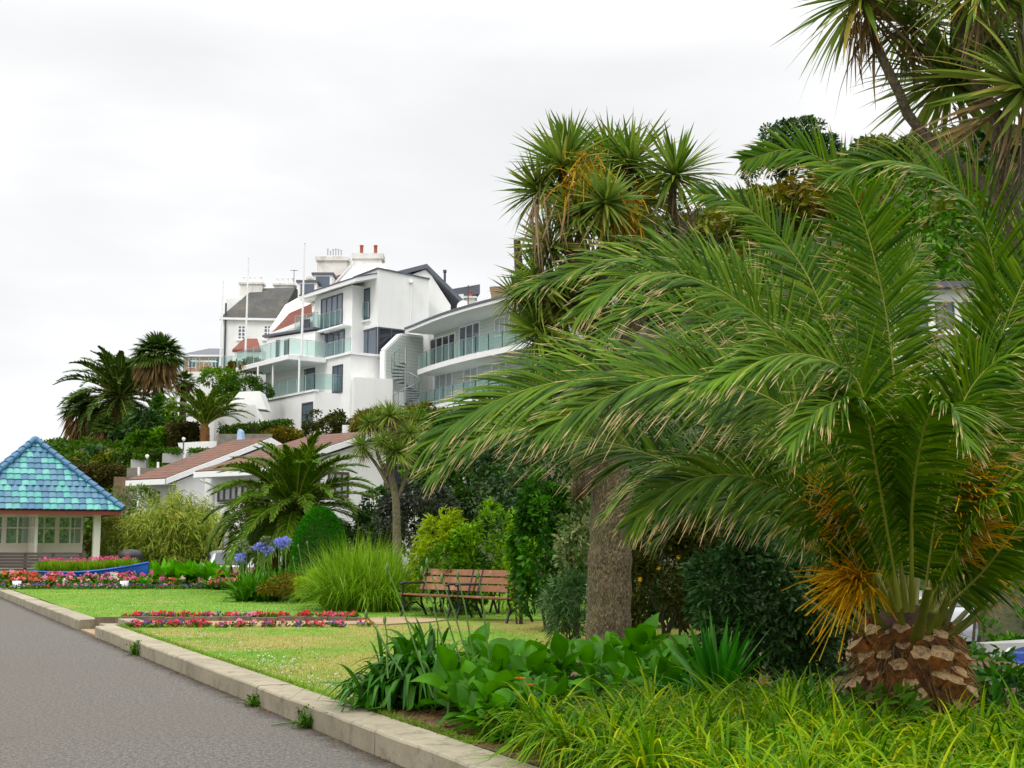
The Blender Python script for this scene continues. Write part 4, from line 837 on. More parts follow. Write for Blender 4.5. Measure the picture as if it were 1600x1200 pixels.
shrub('variegated_shrub', 'cream and green variegated shrub hard against the left of the scaly trunk', 'shrub', 902, 760, 935, 19.6, 62, (.10, .045), 1300, 'variegated', 34, .3, zbase=.15)
shrub('grassy_shrub', 'arching grey green grassy shrub low beside the scaly trunk', 'shrub', 893, 900, 1000, 18.8, 80, (.20, .018), 1500, 'grey_green', 26, .32, zbase=.15)
shrub('climber_shrub', 'tall dark ivy like shrub at the right end of the benches', 'shrub', 858, 742, 985, 22, 118, (.115, .062), 5600, 'climber', 64, .24, zbase=.15, depth=1.)
shrub('lime_shrub', 'bright lime shrub edge tight beside the end of the right bench', 'shrub', 812, 800, 972, 23.4, 44, (.09, .04), 1500, 'fresh_green', 34, .28, zbase=.15)
shrub('leafy_shrub', 'fresh green leafy shrub directly behind the two benches', 'shrub', 768, 784, 966, 26.6, 130, (.13, .055), 3600, 'fresh_green', 54, .26, zbase=.15)
shrub('lime_shrub', 'yellow lime feathery shrub behind the left bench', 'shrub', 692, 796, 955, 27.0, 92, (.15, .04), 2600, 'lime_green', 46, .28, zbase=.15)
shrub('leafy_shrub', 'medium green shrub low behind the left bench', 'shrub', 715, 845, 968, 26.3, 110, (.12, .055), 1500, 'mid_green', 34, .3, zbase=.15)
shrub('small_tree', 'dense dark green tree behind the yellow lime shrub', 'tree', 745, 690, 880, 38, 210, (.19, .085), 7600, 'deep_green', 80, .22, zbase=.2)
shrub('small_tree', 'bright leafy tree touching the forked cabbage palm crown', 'tree', 672, 640, 800, 40, 92, (.20, .09), 2800, 'mid_green', 46, .26, zbase=.2)
shrub('small_tree', 'dark tree hidden under the arching palm fronds', 'tree', 850, 640, 880, 30, 190, (.16, .07), 5200, 'deep_green', 70, .24, zbase=.2)
t = shrub('purple_shrub', 'dusky purple leaved shrub behind the slender cabbage palm trunk', 'shrub', 650, 752, 880, 36, 128, (.16, .06), 4200, 'purple_green', 60, .24, zbase=.2)
shrub('dark_shrub', 'dark green shrub between the purple shrub and the middle palm', 'shrub', 600, 762, 880, 39, 90, (.16, .07), 2400, 'deep_green', 46, .26, zbase=.2)
mb = MB(); pts, nr, rn = ellip_clumps(P(652, 795, 35.0), (.9, .3, .6), 60, 12, .3); leafcloud(mb, pts, nr, .07, .05, 3, rn); mb.build('purple_blossom', leafmat('purple_petal', [G(122, 96, 140), G(150, 124, 168)], trans=.2, sat=.9), t)
shrub('dark_shrub', 'dark variegated shrub in front of the middle palm trunk', 'shrub', 398, 772, 890, 40.5, 88, (.15, .06), 3000, 'dark_olive', 50, .26, zbase=.3)
shrub('dark_shrub', 'dark shrub at the foot of the middle palm trunk', 'shrub', 432, 770, 880, 39.6, 62, (.14, .06), 1700, 'deep_green', 36, .28, zbase=.3)
shrub('dark_shrub', 'shady shrub low behind the arching lime grass', 'shrub', 570, 800, 900, 37, 110, (.16, .07), 2600, 'deep_green', 46, .26, zbase=.3)
# clipped dome
t = thing('topiary_dome', 'smoothly clipped dark green dome shaped bush', 'shrub', (P(500, 870, 35.5)[0], 35.5, .33))
c = P(499, 868, 35.5); R = 43*35.5/FPX; H = P(499, 794, 35.5)[2]-.3
mb = MB(); n = 26000; u = RNG.uniform(0, 1, n); a = RNG.uniform(0, 2*pi, n); zz = u**.8
rad = R*np.clip(1-zz**2.7, 0, 1)**.5*(1-.06*(zz < .12)); pts = np.c_[c[0]+rad*np.cos(a), 35.5+rad*np.sin(a), .3+zz*H]; nr = unit(np.c_[np.cos(a), np.sin(a), .3+zz*1.2])
pts += nr*RNG.normal(0, .018, n)[:, None]; leafcloud(mb, pts, nr, .065, .022, 3, None, .1, .5); mb.build('foliage', M['clipped'], t)
mb = MB(); z = np.linspace(0, .97, 12); mb.lathe([(max(.02, .88*R*(1-q**2.7)**.5), q*H*.98) for q in z], 20, (c[0], 35.5, .3)); mb.build('branches', m_twig, t)
# big arching lime grass
t = thing('ornamental_grass', 'large rounded clump of arching lime green ornamental grass', 'ornamental grass', (P(565, 930, 27.5)[0], 27.5, .3)); mb = MB()
for i in range(200):
    a = random.uniform(0, 2*pi); r = random.random()**.5; px = 570+68*r*math.cos(a); q = np.array([P(px, 930, 28)[0], 28.0+.9*r*math.sin(a), .2]); hh = (1.8-.6*r)
    tuft(mb, q, 46, 1.38*hh, .018, (.8, 1.5), .72, 7, 0, .06, 'grass', .25)
mb.build('blades', M['grass_lime'], t)
# agapanthus with blue flowers
t = thing('agapanthus', 'agapanthus with blue flower heads in front of the middle palm', 'plant', (P(425, 920, 33)[0], 33, .33)); mb = MB()
for i in range(70):
    px = random.uniform(388, 500); q = np.array([P(px, 925, 33)[0], random.uniform(31.6, 34), .2]); tuft(mb, q, 22, random.uniform(.9, 1.25), .05, (.6, 1.45), .6, 6, .2, .06)
mb.build('foliage', M['agap_far'], t)
m_blue = leafmat('blue_petal', [G(112, 120, 206), G(140, 148, 224), G(166, 174, 234)], trans=.3, dark=1.45, sat=.95); m_seed = leafmat('faded_head', [G(150, 160, 130), G(120, 136, 100)], trans=.1)
for (px, py, r, mm) in [(404, 855, .13, 0), (419, 860, .13, 0), (412, 854, .12, 0), (436, 847, .13, 0), (447, 846, .13, 0), (376, 871, .12, 0), (441, 850, .12, 0), (386, 858, .13, 1), (380, 849, .12, 1), (415, 845, .12, 1)]:
    c = P(px, py, 33.4); mb = MB(); n = 120; d = unit(RNG.normal(size=(n, 3))+np.array([0, 0, .3])); pts = c+d*r*.85*RNG.uniform(.5, 1, n)[:, None]*np.array([1, 1, .75]); leafcloud(mb, pts, d, .08, .04, 3, None, .1, .4)
    o = mb.build('flower_head', (m_blue, m_seed)[mm], t); s = MB(); s.tube([(c[0]+random.uniform(-.2, .2), 33.2, .4), c+np.array([0, 0, -.4]), c], [.014, .012, .01], 5); s.build('flower_stem', M['stem_green'], o)
for (px, py) in [(458, 872), (480, 848), (466, 853)]:
    c = P(px, py, 31); s = MB(); s.tube([(c[0]+.3, 31, .4), c+np.array([.1, 0, -.5]), c], [.012, .01, .008], 5); s.lathe([(.004, -.04), (.03, 0), (.003, .05)], 6, c); s.build('seed_stem', M['stem_green'], t)
shrub('low_shrub', 'rusty red low shrub at the lawn edge before the lime grass', 'shrub', 452, 898, 932, 31, 92, (.10, .04), 1600, 'rusty_green', 34, .3, zbase=.3)
t = shrub('low_shrub', 'low yellow flowered shrub touching the lime grass clump', 'shrub', 500, 890, 938, 29.6, 70, (.13, .03), 1500, 'lime_green', 34, .3, zbase=.3)
# ------------------------------------------------------------------ bamboo, bergenia and others at the far end
BZ = .25
t = thing('bamboo', 'yellow green bamboo thicket beside the blue roofed shelter', 'bamboo', (P(268, 890, 48)[0], 48, BZ)); mb = MB(); st = MB(); n = 0
for i in range(120):
    a = random.uniform(0, 2*pi); r = random.random()**.5; bx_, by_ = P(270, 890, 48)[0]+1.45*r*math.cos(a), 48+1.0*r*math.sin(a); hgt = (3.3-1.0*r*r)*random.uniform(.82, 1.08); lean = np.array([math.cos(a), math.sin(a), 0])*r*random.uniform(.2, .5)
    p = np.array([[bx_, by_, BZ]])+np.linspace(0, 1, 7)[:, None]*np.array([0, 0, hgt])+np.linspace(0, 1, 7)[:, None]**2.2*lean[None]*1.3; st.tube(p, np.linspace(.014, .004, 7), 4)
    m = 110; u = RNG.uniform(.12, 1, m); q = np.stack([np.interp(u, np.linspace(0, 1, 7), p[:, j]) for j in range(3)], 1)+RNG.normal(size=(m, 3))*.11; d = unit(RNG.normal(size=(m, 3))+lean*.8+np.array([0, 0, -.05]))
    Pc, Sd, Nn = leaf_paths(q, d, RNG.uniform(.18, .36, m), RNG.uniform(.2, .7, m), 4, True); mb.ribbons(Pc, Sd, prof(4, 'leaf')[None]*np.full((m, 1), .019), np.clip(RNG.normal(.45+.12*math.sin(i), .22, m), 0, 1))
st.build('canes', M['petiole'], t); mb.build('foliage', M['bamboo'], t)
shrub('olive_shrub', 'brown olive shrub between the shelter post and the bamboo', 'shrub', 178, 806, 890, 50, 92, (.22, .05), 2400, 'olive_green', 40, .3, zbase=.4)
shrub('olive_shrub', 'pale feathery shrub tops behind the right shelter eave', 'shrub', 205, 755, 830, 56, 76, (.2, .06), 1600, 'variegated', 36, .3, zbase=.3)
def broad_plants(label, px0, px1, d0, d1, n, Ln, mat, zb):
    t = thing('bergenia', label, 'plant', (P((px0+px1)/2, 900, (d0+d1)/2)[0], (d0+d1)/2, zb)); mb = MB()
    for i in range(n):
        d = random.uniform(d0, d1); q = np.array([P(random.uniform(px0, px1), 900, d)[0], d, zb]); tuft(mb, q, 12, Ln*random.uniform(.7, 1.1), Ln*.36, (.5, 1.35), .35, 7, .35, .05, 'canna')
    mb.build('leaves', M[mat], t); return t
broad_plants('broad leaved bright green plants between the boat bow and the car', 245, 342, 41.2, 43.5, 44, 1.0, 'bergenia', .3)
broad_plants('broad leaf plant poking through the flower bed by the boat bow', 222, 236, 40.6, 41, 3, .55, 'bergenia', .24)
# ------------------------------------------------------------------ bedding flowers
def petmat(name, cols): return leafmat(name, [G(*c) for c in cols], trans=.3, rough=.6, nscale=.01, dark=1.5, sat=.95)
m_bedleaf = M['mid_green']
def ball(mb, c, r, n, rn):
    d = unit(RNG.normal(size=(n, 3))+np.array([0, 0, .5])); leafcloud(mb, c+d*r*.5, d, r*1.1, r*.9, 3, np.full(n, rn), .1, .5)
def bed(name, pts, hts, r, cols, leafn, leafL, npet=14, mat=m_bedleaf):
    lf = MB(); fl = MB(); pts = np.asarray(pts)
    q = np.repeat(pts, leafn, 0)+RNG.normal(size=(len(pts)*leafn, 3))*np.array([r*1.3, r*1.3, 0]); q[:, 2] += RNG.uniform(0, 1, len(q))*np.repeat(hts, leafn)*.95
    leafcloud(lf, q, unit(np.c_[RNG.normal(size=(len(q), 2))*.6, np.ones(len(q))*.6]), leafL, leafL*.7, 3, RNG.uniform(size=len(q)))
    stuff(name+'_foliage', lf, mat)
    for p, h, cidx in zip(pts, hts, cols): ball(fl, p+np.array([0, 0, h]), r*random.uniform(.75, 1.2), npet, cidx)
    return fl
FC = [(228, 66, 44), (238, 110, 76), (228, 76, 100), (236, 104, 156), (242, 164, 190), (214, 62, 136), (240, 236, 226), (244, 220, 120), (104, 92, 168), (200, 30, 44)]
m_fl = petmat('bedding_petals', FC); ci = lambda i: i/(len(FC)-1)
pts, hts, cols = [], [], []
for i in range(300):
    px = random.uniform(3, 380); d = random.uniform(40.6, 43.4) if px < 330 else random.uniform(39.5, 41.5)
    if 215 < px < 345 and d > 41.6: continue
    pts.append((P(px, 900, d)[0], d, .24)); hts.append(random.uniform(.2, .42) if d > 41.2 else random.uniform(.10, .26))
    if px < 62: o = random.choice([0, 1, 1, 0, 1, 4])
    elif px < 200: o = random.choice([6, 4, 0, 3, 2, 4, 1, 3])
    elif px < 265: o = random.choice([3, 3, 5, 3, 4])
    elif px < 340: o = random.choice([0, 1, 6, 3, 1])
    else: o = random.choice([3, 2, 3, 4, 1, 7])
    cols.append(ci(o))
fl = bed('far_flower_bed', pts, hts, .085, cols, 40, .13); 
stuff('far_bed_flowers', fl, m_fl)
pts, hts, cols = [], [], []   # low purple edging at the front of the far bed
for i in range(260):
    px = random.uniform(3, 375); d = random.uniform(39.8, 40.6); pts.append((P(px, 900, d)[0], d, .24)); hts.append(random.uniform(.04, .12)); cols.append(ci(random.choice([8, 8, 4, 8, 2])))
stuff('far_edging_flowers', bed('far_edging', pts, hts, .045, cols, 10, .07, 7), m_fl)
pts, hts, cols = [], [], []   # the two rows along the sunken path
x0 = bb0[0]+.35
for i in range(230):
    u = random.random(); u += .02*math.sin(u*60); x = x0+u*(-3.0-x0); pts.append((x, PATH_Y1+random.uniform(.22, .6), .19)); hts.append(random.uniform(.03, .10)); cols.append(ci(random.choice([9, 0, 2, 4, 9, 2, 8, 0, 3] if u < .62 else [9, 2, 0, 9, 2, 3])))
for i in range(120):
    u = random.random()**1.7; x = i1[0]+.35+u*4.2; pts.append((x, PATH_Y0-random.uniform(.12, .55), .175)); hts.append(random.uniform(.02, .08)); cols.append(ci(random.choice([8, 2, 4, 9, 2, 8, 0, 9])))
stuff('path_bed_flowers', bed('path_bed', pts, hts, .047, cols, 10, .06, 9), m_fl)
# weeds growing out of the kerb joint, a dropped flower stem and twigs
for i, (px, py, h, lb) in enumerate([(252, 1022, .30, 'grassy weed in the kerb joint nearest the entrance gap'), (421, 1102, .16, 'round weed in the gutter near the fallen stem'), (509, 1135, .26, 'leafy weed growing up the kerb face closest to the camera')]):
    c = onplane(px, py, 0); c[:2] -= KN*max(0, (c[:2]-KA)@KN+.03); t = thing('weed', lb, 'weed', c); mb = MB()
    for j in range(5): tuft(mb, c+np.array([random.uniform(-.04, .04), random.uniform(-.05, .05), 0]), 9, h*.75, .022, (.5, 1.5), .4, 5, .2, .02, 'leaf')
    p = c+RNG.normal(size=(60, 3))*np.array([.05, .05, 0])+np.c_[np.zeros((60, 2)), RNG.uniform(0, h*.7, 60)]; leafcloud(mb, p, RNG.normal(size=(60, 3)), .045, .022); mb.build('leaves', M['mid_green'], t)
A, B = onplane(424, 1133, .01), onplane(457, 1129, .012)
t = thing('fallen_stem', 'fallen green flower stem with a round bud lying on the road', 'plant stem', A); mb = MB(); mb.tube([A, (A+B)/2+np.array([0, .01, .002]), B], [.006, .006, .005], 6); mb.build('stem', M['stem_green'], t); mb = MB(); mb.lathe([(.003, -.018), (.016, 0), (.012, .014), (.002, .022)], 8, B+np.array([.01, 0, .008])); mb.build('bud', M['stem_green'], t)
for (x0_, y0_, x1_, y1_, lb) in [(368, 1096, 394, 1101, 'pale dry twig on the road beside the kerb'), (428, 1108, 445, 1114, 'curled brown twig beside the round weed'), (388, 1063, 389, 1078, 'small dead red weed stalk leaning on the kerb')]:
    A, B = onplane(x0_, y0_, .012), onplane(x1_, y1_, .012); mb = MB(); mb.tube([A, A+(B-A)*.4+np.array([0, .03, .004]), A+(B-A)*.7+np.array([0, -.02, .002]), B], [.004, .006, .005, .003], 5); tag(mb.build('twig', M['cordy_dry']), lb, 'twig')
# ------------------------------------------------------------------ hillside vegetation
def scatter(name, xs, ys, n, leaf, mat, keep=None, lift=.25, clump=.5):
    mb = MB(); m = n//14; cx_ = RNG.uniform(*xs, m); cy_ = RNG.uniform(*ys, m); ok = keep(cx_, cy_) if keep else np.ones(m, bool); cx_, cy_ = cx_[ok], cy_[ok]; m = len(cx_)
    i = RNG.integers(0, m, n); s_ = RNG.uniform(.4, 1.6, m)*clump; u = unit(RNG.normal(size=(n, 3))); u[:, 2] = abs(u[:, 2])
    p = np.c_[cx_[i], cy_[i], ground(cx_[i], cy_[i])]+u*s_[i][:, None]*np.array([1, 1, .8])*RNG.uniform(.5, 1, n)[:, None]+np.array([0, 0, lift*.2]); rn = np.clip(RNG.uniform(0, 1, m)[i]*.6+RNG.uniform(0, .4, n), 0, 1)
    leafcloud(mb, p, u, leaf[0], leaf[1], 3, rn); return stuff(name, mb, M[mat])
foot_ = lambda x: np.where(x < 14, 34+(14-x)*30/22, np.maximum(20, 34-(x-14)*.9))
scatter('ivy_ground_cover', (8, 32), (33, 62), 60000, (.20, .13), 'ivy', lambda x, y: (y > foot_(x)-1.5), clump=.35)
scatter('hillside_scrub', (-6, 62), (36, 122), 120000, (.40, .18), 'mid_green', lambda x, y: (x > -10+.1*y*0) & (ground(x, y) > 3) & ~((x < 8) & (y < 108)), clump=1.1)
scatter('hillside_brush', (-2, 62), (56, 122), 42000, (.42, .13), 'rusty_green', lambda x, y: (ground(x, y) > 3) & ~((x < 8) & (y < 108)), clump=.9)
scatter('hill_garden_cover', (-46, 2), (64, 104), 60000, (.34, .16), 'hedge_green', lambda x, y: (ground(x, y) > .6), clump=.7)
scatter('slope_ground_cover', (5.2, 9.6), (8.5, 36), 16000, (.13, .06), 'climber', lambda x, y: x > np.interp(y, [0, 9, 14, 22, 31, 38], [5.3, 5.3, 5.6, 6.2, 7.0, 7.4])-.2, clump=.2)
def at_hill(px, d, sink=.3): x = P(px, 600, d)[0]; return np.array([x, d, float(ground(x, d))-sink])
protos = {}
def hill_bush(label, px, d, r, mat, group=None, leaf=(.34, .17), n=900, name='hill_shrub', cat='shrub', flat=.85):
    key = (mat, leaf, n)
    c = at_hill(px, d)
    if key not in protos:
        t = thing(name, label, cat, c, group); mb = MB(); crown(mb, c+np.array([0, 0, .8]), (1., 1., .9), n, leaf, 26, .32, -.5); mb.build('foliage', M[mat], t)
        s = MB()
        for i in range(5): e = c+np.array([random.uniform(-.6, .6), random.uniform(-.6, .6), random.uniform(.7, 1.3)]); s.tube([c+np.array([0, 0, -.2]), (c+e)/2+RNG.normal(size=3)*.08, e], [.06, .04, .02], 5)
        s.build('branches', m_twig, t); protos[key] = t; t.scale = (r, r, r*flat); return t
    return dup(protos[key], c, rotz=random.uniform(0, 6), scale=(r, r, r*flat), label=label, group=group)
GB = 'scrub bushes on the right hillside'
LB = {'deep_green': 'dark green bush in the scrub of the hillside above the palms', 'mid_green': 'mid green bush in the scrub of the hillside above the palms', 'olive_green': 'olive bush in the scrub of the hillside above the palms', 'rusty_green': 'rust tinged bush in the scrub of the hillside above the palms'}
for i in range(64):
    mat = random.choice(list(LB)); d = random.uniform(62, 112); px = random.uniform(990, 1600)
    x = P(px, 600, d)[0]
    if ground(x, d) < 4 or (1400 < px and 66 < d < 86): continue
    hill_bush(LB[mat], px, d, random.uniform(1.1, 2.4), mat, GB, leaf=(.24, .11), n=900)
hill_bush('round dark bush alone on the hill skyline', 1100, 106, 1.9, 'deep_green', leaf=(.20, .10), n=1300, flat=1.1)
# skyline pine
c = at_hill(1232, 112); cz = P(1238, 238, 112)
t = thing('pine_tree', 'dark umbrella shaped pine on the hilltop skyline', 'tree', c); mb = MB()
for q in ((1205, 245), (1240, 225), (1275, 232), (1225, 215), (1262, 205), (1290, 245), (1190, 262), (1255, 250)):
    cc = P(*q, 112+random.uniform(-1, 1)); crown(mb, cc, (2.0, 1.8, 1.25), 1500, (.34, .14), 22, .34, -.7)
mb.build('crown', M['deep_green'], t)
mb = MB(); top = P(1238, 245, 112); mb.tube([c, (c+top)/2+np.array([.3, 0, 0]), top], [.32, .25, .16], 8)
for q in ((1205, 245), (1275, 235), (1250, 215), (1190, 260)): mb.tube([P(1236, 285, 112), (P(1236, 265, 112)+P(*q, 112))/2, P(*q, 112)], [.16, .11, .06], 6)
mb.build('trunk', M['bark_dark'], t)
# slim trunks behind the big palm
t = thing('slim_tree', 'group of slim bare brown stems rising behind the big palm fronds', 'tree', (*P(1120, 900, 21)[:2], .14))
for (x0, x1, r) in ((1110, 1086, .09), (1120, 1118, .07), (1172, 1160, .085), (1150, 1142, .06)):
    mb = MB(); d = random.uniform(20.4, 22); mb.tube([(*P(x0, 900, d)[:2], .05), P((x0+x1)/2+3, 870, d), P(x1, 810, d), P(x1-8, 730, d)], [r, r*.9, r*.8, r*.55], 8, tt=.5); mb.build('trunk', M['bark'], t)
mb = MB(); crown(mb, P(1135, 700, 21.3), (1.5, 1.1, .85), 3600, (.14, .05), 60, .26); mb.build('crown', M['deep_green'], t)
for lb, px, pt, pb_, d, w_, mat, n in [('dark bush behind the flower sprays of the big palm', 1330, 760, 930, 24, 190, 'deep_green', 3400), ('green bush behind the slim brown stems', 1180, 760, 930, 25, 160, 'mid_green', 3000), ('dark bush beyond the scaly trunk under the fronds', 1010, 690, 800, 27, 190, 'deep_green', 3000), ('leafy bush at the foot of the corner cabbage palm', 1665, 700, 900, 17, 120, 'deep_green', 1900), ('tall dark bush behind the palm fronds, right of the bright tree', 960, 560, 760, 34, 220, 'deep_green', 4200), ('broad dark bush high behind the big palm crown', 1250, 560, 780, 33, 330, 'mid_green', 5200), ('dark bush behind the right hand fronds', 1470, 640, 912, 27, 240, 'deep_green', 4200)]:
    shrub('garden_shrub', lb, 'shrub', px, pt, pb_, d, w_, (.16, .075), n, mat, 60, .26, zbase=float(ground(P(px, 800, d)[0], d)))
# ------------------------------------------------------------------ gardens below the white house (left part of the hill)
def hb(lb, px, pt, pb_, d, w_, mat, n=1500, leaf=(.34, .15), **k): return shrub('garden_shrub', lb, 'shrub', px, pt, pb_, d, w_, leaf, n, mat, 40, .28, stems=4, **k)
hb('ivy clad column beside the tall fan palm trunk', 247, 612, 688, 89, 26, 'mid_green', 1500, (.26, .14))
hb('lime climber column right of the ivy clad column', 268, 625, 690, 88, 26, 'fresh_green', 900, (.28, .14))
hb('dark bush under the tall fan palm', 222, 640, 700, 87, 60, 'deep_green')
hb('bushy green shrub in front of the dark hill bush', 222, 676, 712, 83, 46, 'mid_green')
hb('bright shrub left of the square clipped hedge', 256, 668, 708, 83, 40, 'fresh_green')
hb('low olive shrub at the hill edge above the blue shelter roof', 172, 706, 735, 80, 46, 'olive_green')
hb('grey green shrub at the hill edge under the low fan palm', 155, 700, 732, 82, 50, 'grey_green')
hb('bushy green shrub at the outermost hill edge', 135, 712, 735, 82, 44, 'olive_green')
hb('dark shrub below the outer fan palm', 196, 668, 712, 90, 54, 'deep_green')
hb('clipped round hedge bush below the glass balcony', 384, 584, 640, 91, 78, 'hedge_green', 5000, (.16, .09))
hb('feathery green bush beneath the long glass terrace', 340, 574, 606, 97, 62, 'fresh_green', 1500, (.3, .1))
hb('dark rounded bush beside the young bright palm', 355, 600, 640, 90, 50, 'hedge_green', 1500, (.22, .12))
hb('bronze shrub in the terrace pot', 392, 560, 585, 96, 36, 'rusty_green', 700)
hb('red flowering bush on the terrace edge', 368, 566, 578, 98, 26, 'rusty_green', 300)
hb('tall shrub with rusty tips below the spiral stair', 590, 640, 690, 78, 90, 'rusty_green', 2200, (.4, .08))
hb('olive feathery shrub below the grey flats', 660, 632, 690, 76, 80, 'olive_green', 2000, (.4, .1))
hb('dark rounded clipped bush before the white base wall', 510, 640, 690, 80, 76, 'dark_olive', 2600, (.2, .1))
hb('red tinged low hedge bush left of the dark clipped bush', 440, 668, 690, 79, 60, 'rusty_green', 1500, (.2, .1))
hedge('clipped_hedge', 'clipped green hedge in front of the white terrace wall', 344, 457, 80, 81, (668, 656), 690, 1.2, (.2, .1), 3400, 'hedge_green')
hedge('clipped_hedge', 'square brown green hedge behind the young bright palm', 263, 315, 82, 83, 662, 700, 1.5, (.2, .1), 2600, 'hedge_brown')
hedge('clipped_hedge', 'long dark hedge above the grey planters', 186, 270, 78, 80, 703, 742, 1.4, (.2, .1), 3400, 'hedge_green')
hedge('clipped_hedge', 'dark brown green hedge just over the right slope of the shelter roof', 112, 196, 73, 74, 728, 775, 1.6, (.2, .1), 3600, 'hedge_brown')
# ------------------------------------------------------------------ houses
m_white = plain('white_render', S(238, 238, 236), .8, var=.05, scale=.5, dirt=S(222, 221, 214))
m_white2 = plain('old_white_render', S(240, 240, 238), .85, var=.06, scale=.8, dirt=S(216, 214, 206))
m_trim = plain('white_trim', S(240, 240, 240), .55, var=.03)
m_soffit = plain('soffit', S(214, 216, 218), .7, var=.04)
m_darkf = plain('dark_frame', S(74, 76, 80), .5, var=.1)
m_brownf = plain('brown_frame', S(92, 72, 58), .6, var=.1)
m_pane = glassmat('window_pane', S(92, 104, 118), .04)
m_paned = glassmat('dark_pane', S(50, 56, 64), .05)
m_curtain = plain('net_curtain_pane', S(176, 186, 192), .25, var=.15, scale=6)
m_bal = glassmat('balustrade_glass', S(190, 215, 212), .05, alpha=.12)
m_steel = plain('steel', S(176, 180, 182), .35, metal=.6, var=.1)
m_slate = plain('slate_roof', S(84, 84, 82), .75, var=.3, scale=1.5, bmp=.3, bscale=12, dirt=S(122, 108, 64))
m_zinc = plain('zinc_roof', S(92, 96, 106), .55, var=.1, scale=1)
m_orange = plain('orange_render', S(214, 118, 62), .85, var=.1, scale=.7)
m_pot = plain('terracotta', S(168, 92, 66), .8, var=.25, scale=6)
m_stain = plain('stained_render', S(230, 228, 222), .9, var=.18, scale=1.2, dirt=S(160, 152, 132))
def streaky(m, s=.5):
    nt = m.node_tree; b = nt.nodes['Principled BSDF']; src = b.inputs['Base Color'].links[0].from_socket
    g = N(nt, 'ShaderNodeNewGeometry'); mp = N(nt, 'ShaderNodeMapping'); L(nt, g.outputs['Position'], mp.inputs[0]); mp.inputs['Scale'].default_value = (1.6, 1.6, .12)
    L(nt, mixc(nt, fac(nt, noise(nt, 1.2, 5, .65, vec=mp.outputs[0]), .52, .8), src, mixc(nt, s, src, S(170, 168, 158))), b.inputs['Base Color'])
streaky(m_white, .14); streaky(m_white2, .2); streaky(m_conc_ if False else m_stain, .6)
def tilemat(name, c1, c2, c3, course=.30, along=.30, ang=0.):
    """rows of roof tiles as bands on the slope"""
    m, nt, b, out = nodes(name)
    g = N(nt, 'ShaderNodeTexCoord'); sep = N(nt, 'ShaderNodeSeparateXYZ'); gp = N(nt, 'ShaderNodeNewGeometry'); L(nt, gp.outputs['Position'], sep.inputs[0])
    mz = N(nt, 'ShaderNodeMath', operation='MULTIPLY'); L(nt, sep.outputs[2], mz.inputs[0]); mz.inputs[1].default_value = 1/course
    fr = N(nt, 'ShaderNodeMath', operation='FRACT'); L(nt, mz.outputs[0], fr.inputs[0])
    n1 = noise(nt, 3.0, 4, .7); n2 = noise(nt, .6, 4)
    c = mixc(nt, fac(nt, n1, .35, .65), c1, c2); c = mixc(nt, fac(nt, n2, .5, .75), c, c3)
    dk = mixc(nt, fac(nt, fr.outputs[0], .62, .95), c, mixc(nt, .85, c, (.02, .014, .01, 1)))
    L(nt, dk, b.inputs['Base Color']); b.inputs['Roughness'].default_value = .85; bump(nt, b, fr.outputs[0], .8, .05); return m
m_tile = tilemat('brown_tiles', S(104, 68, 52), S(124, 86, 68), S(88, 66, 54), .15)
m_redtile = tilemat('red_tiles', S(126, 66, 50), S(140, 82, 64), S(108, 62, 50), .18)
m_browntile = tilemat('ochre_tiles', S(108, 84, 62), S(122, 98, 72), S(92, 74, 58), .2)
def cladmat():
    m, nt, b, out = nodes('grey_cladding'); sep = N(nt, 'ShaderNodeSeparateXYZ'); gp = N(nt, 'ShaderNodeNewGeometry'); L(nt, gp.outputs['Position'], sep.inputs[0])
    mz = N(nt, 'ShaderNodeMath', operation='MULTIPLY'); L(nt, sep.outputs[2], mz.inputs[0]); mz.inputs[1].default_value = 1/.24; fr = N(nt, 'ShaderNodeMath', operation='FRACT'); L(nt, mz.outputs[0], fr.inputs[0])
    c = mixc(nt, fac(nt, noise(nt, .8, 3), .3, .7), S(188, 198, 192), S(200, 208, 202)); c = mixc(nt, fac(nt, fr.outputs[0], .88, .97), c, S(140, 150, 146)); L(nt, c, b.inputs['Base Color']); b.inputs['Roughness'].default_value = .7; bump(nt, b, fr.outputs[0], .5, .03); return m
m_clad = cladmat()
class Face:
    """a vertical wall plane: origin o, direction d along it; photo pixels are carried onto it"""
    def __init__(s, o, d): s.o = np.array(o[:2], float); s.d = unit(np.array(d, float)); n = np.array([s.d[1], -s.d[0]]); s.n = n if n@s.o < 0 else -n
    def pt(s, a, z, off=0.): q = s.o+s.d*a+s.n*off; return np.array([q[0], q[1], z])
    def sz(s, px, py, off=0.):
        r = ray(px, py); o = s.o+s.n*off; A = np.array([[r[0], -s.d[0]], [r[1], -s.d[1]]]); k, a = np.linalg.solve(A, o); return a, EYE+r[2]*k
    def s(s, px, off=0.): return s.sz(px, 700, off)[0]
    def moved(s, off): return Face(s.o+s.n*off, s.d)
    def box(s, mb, a0, a1, z0, z1, o0, o1): return mb.hexa([s.pt(a0, z0, o1), s.pt(a1, z0, o1), s.pt(a1, z0, o0), s.pt(a0, z0, o0), s.pt(a0, z1, o1), s.pt(a1, z1, o1), s.pt(a1, z1, o0), s.pt(a0, z1, o0)])
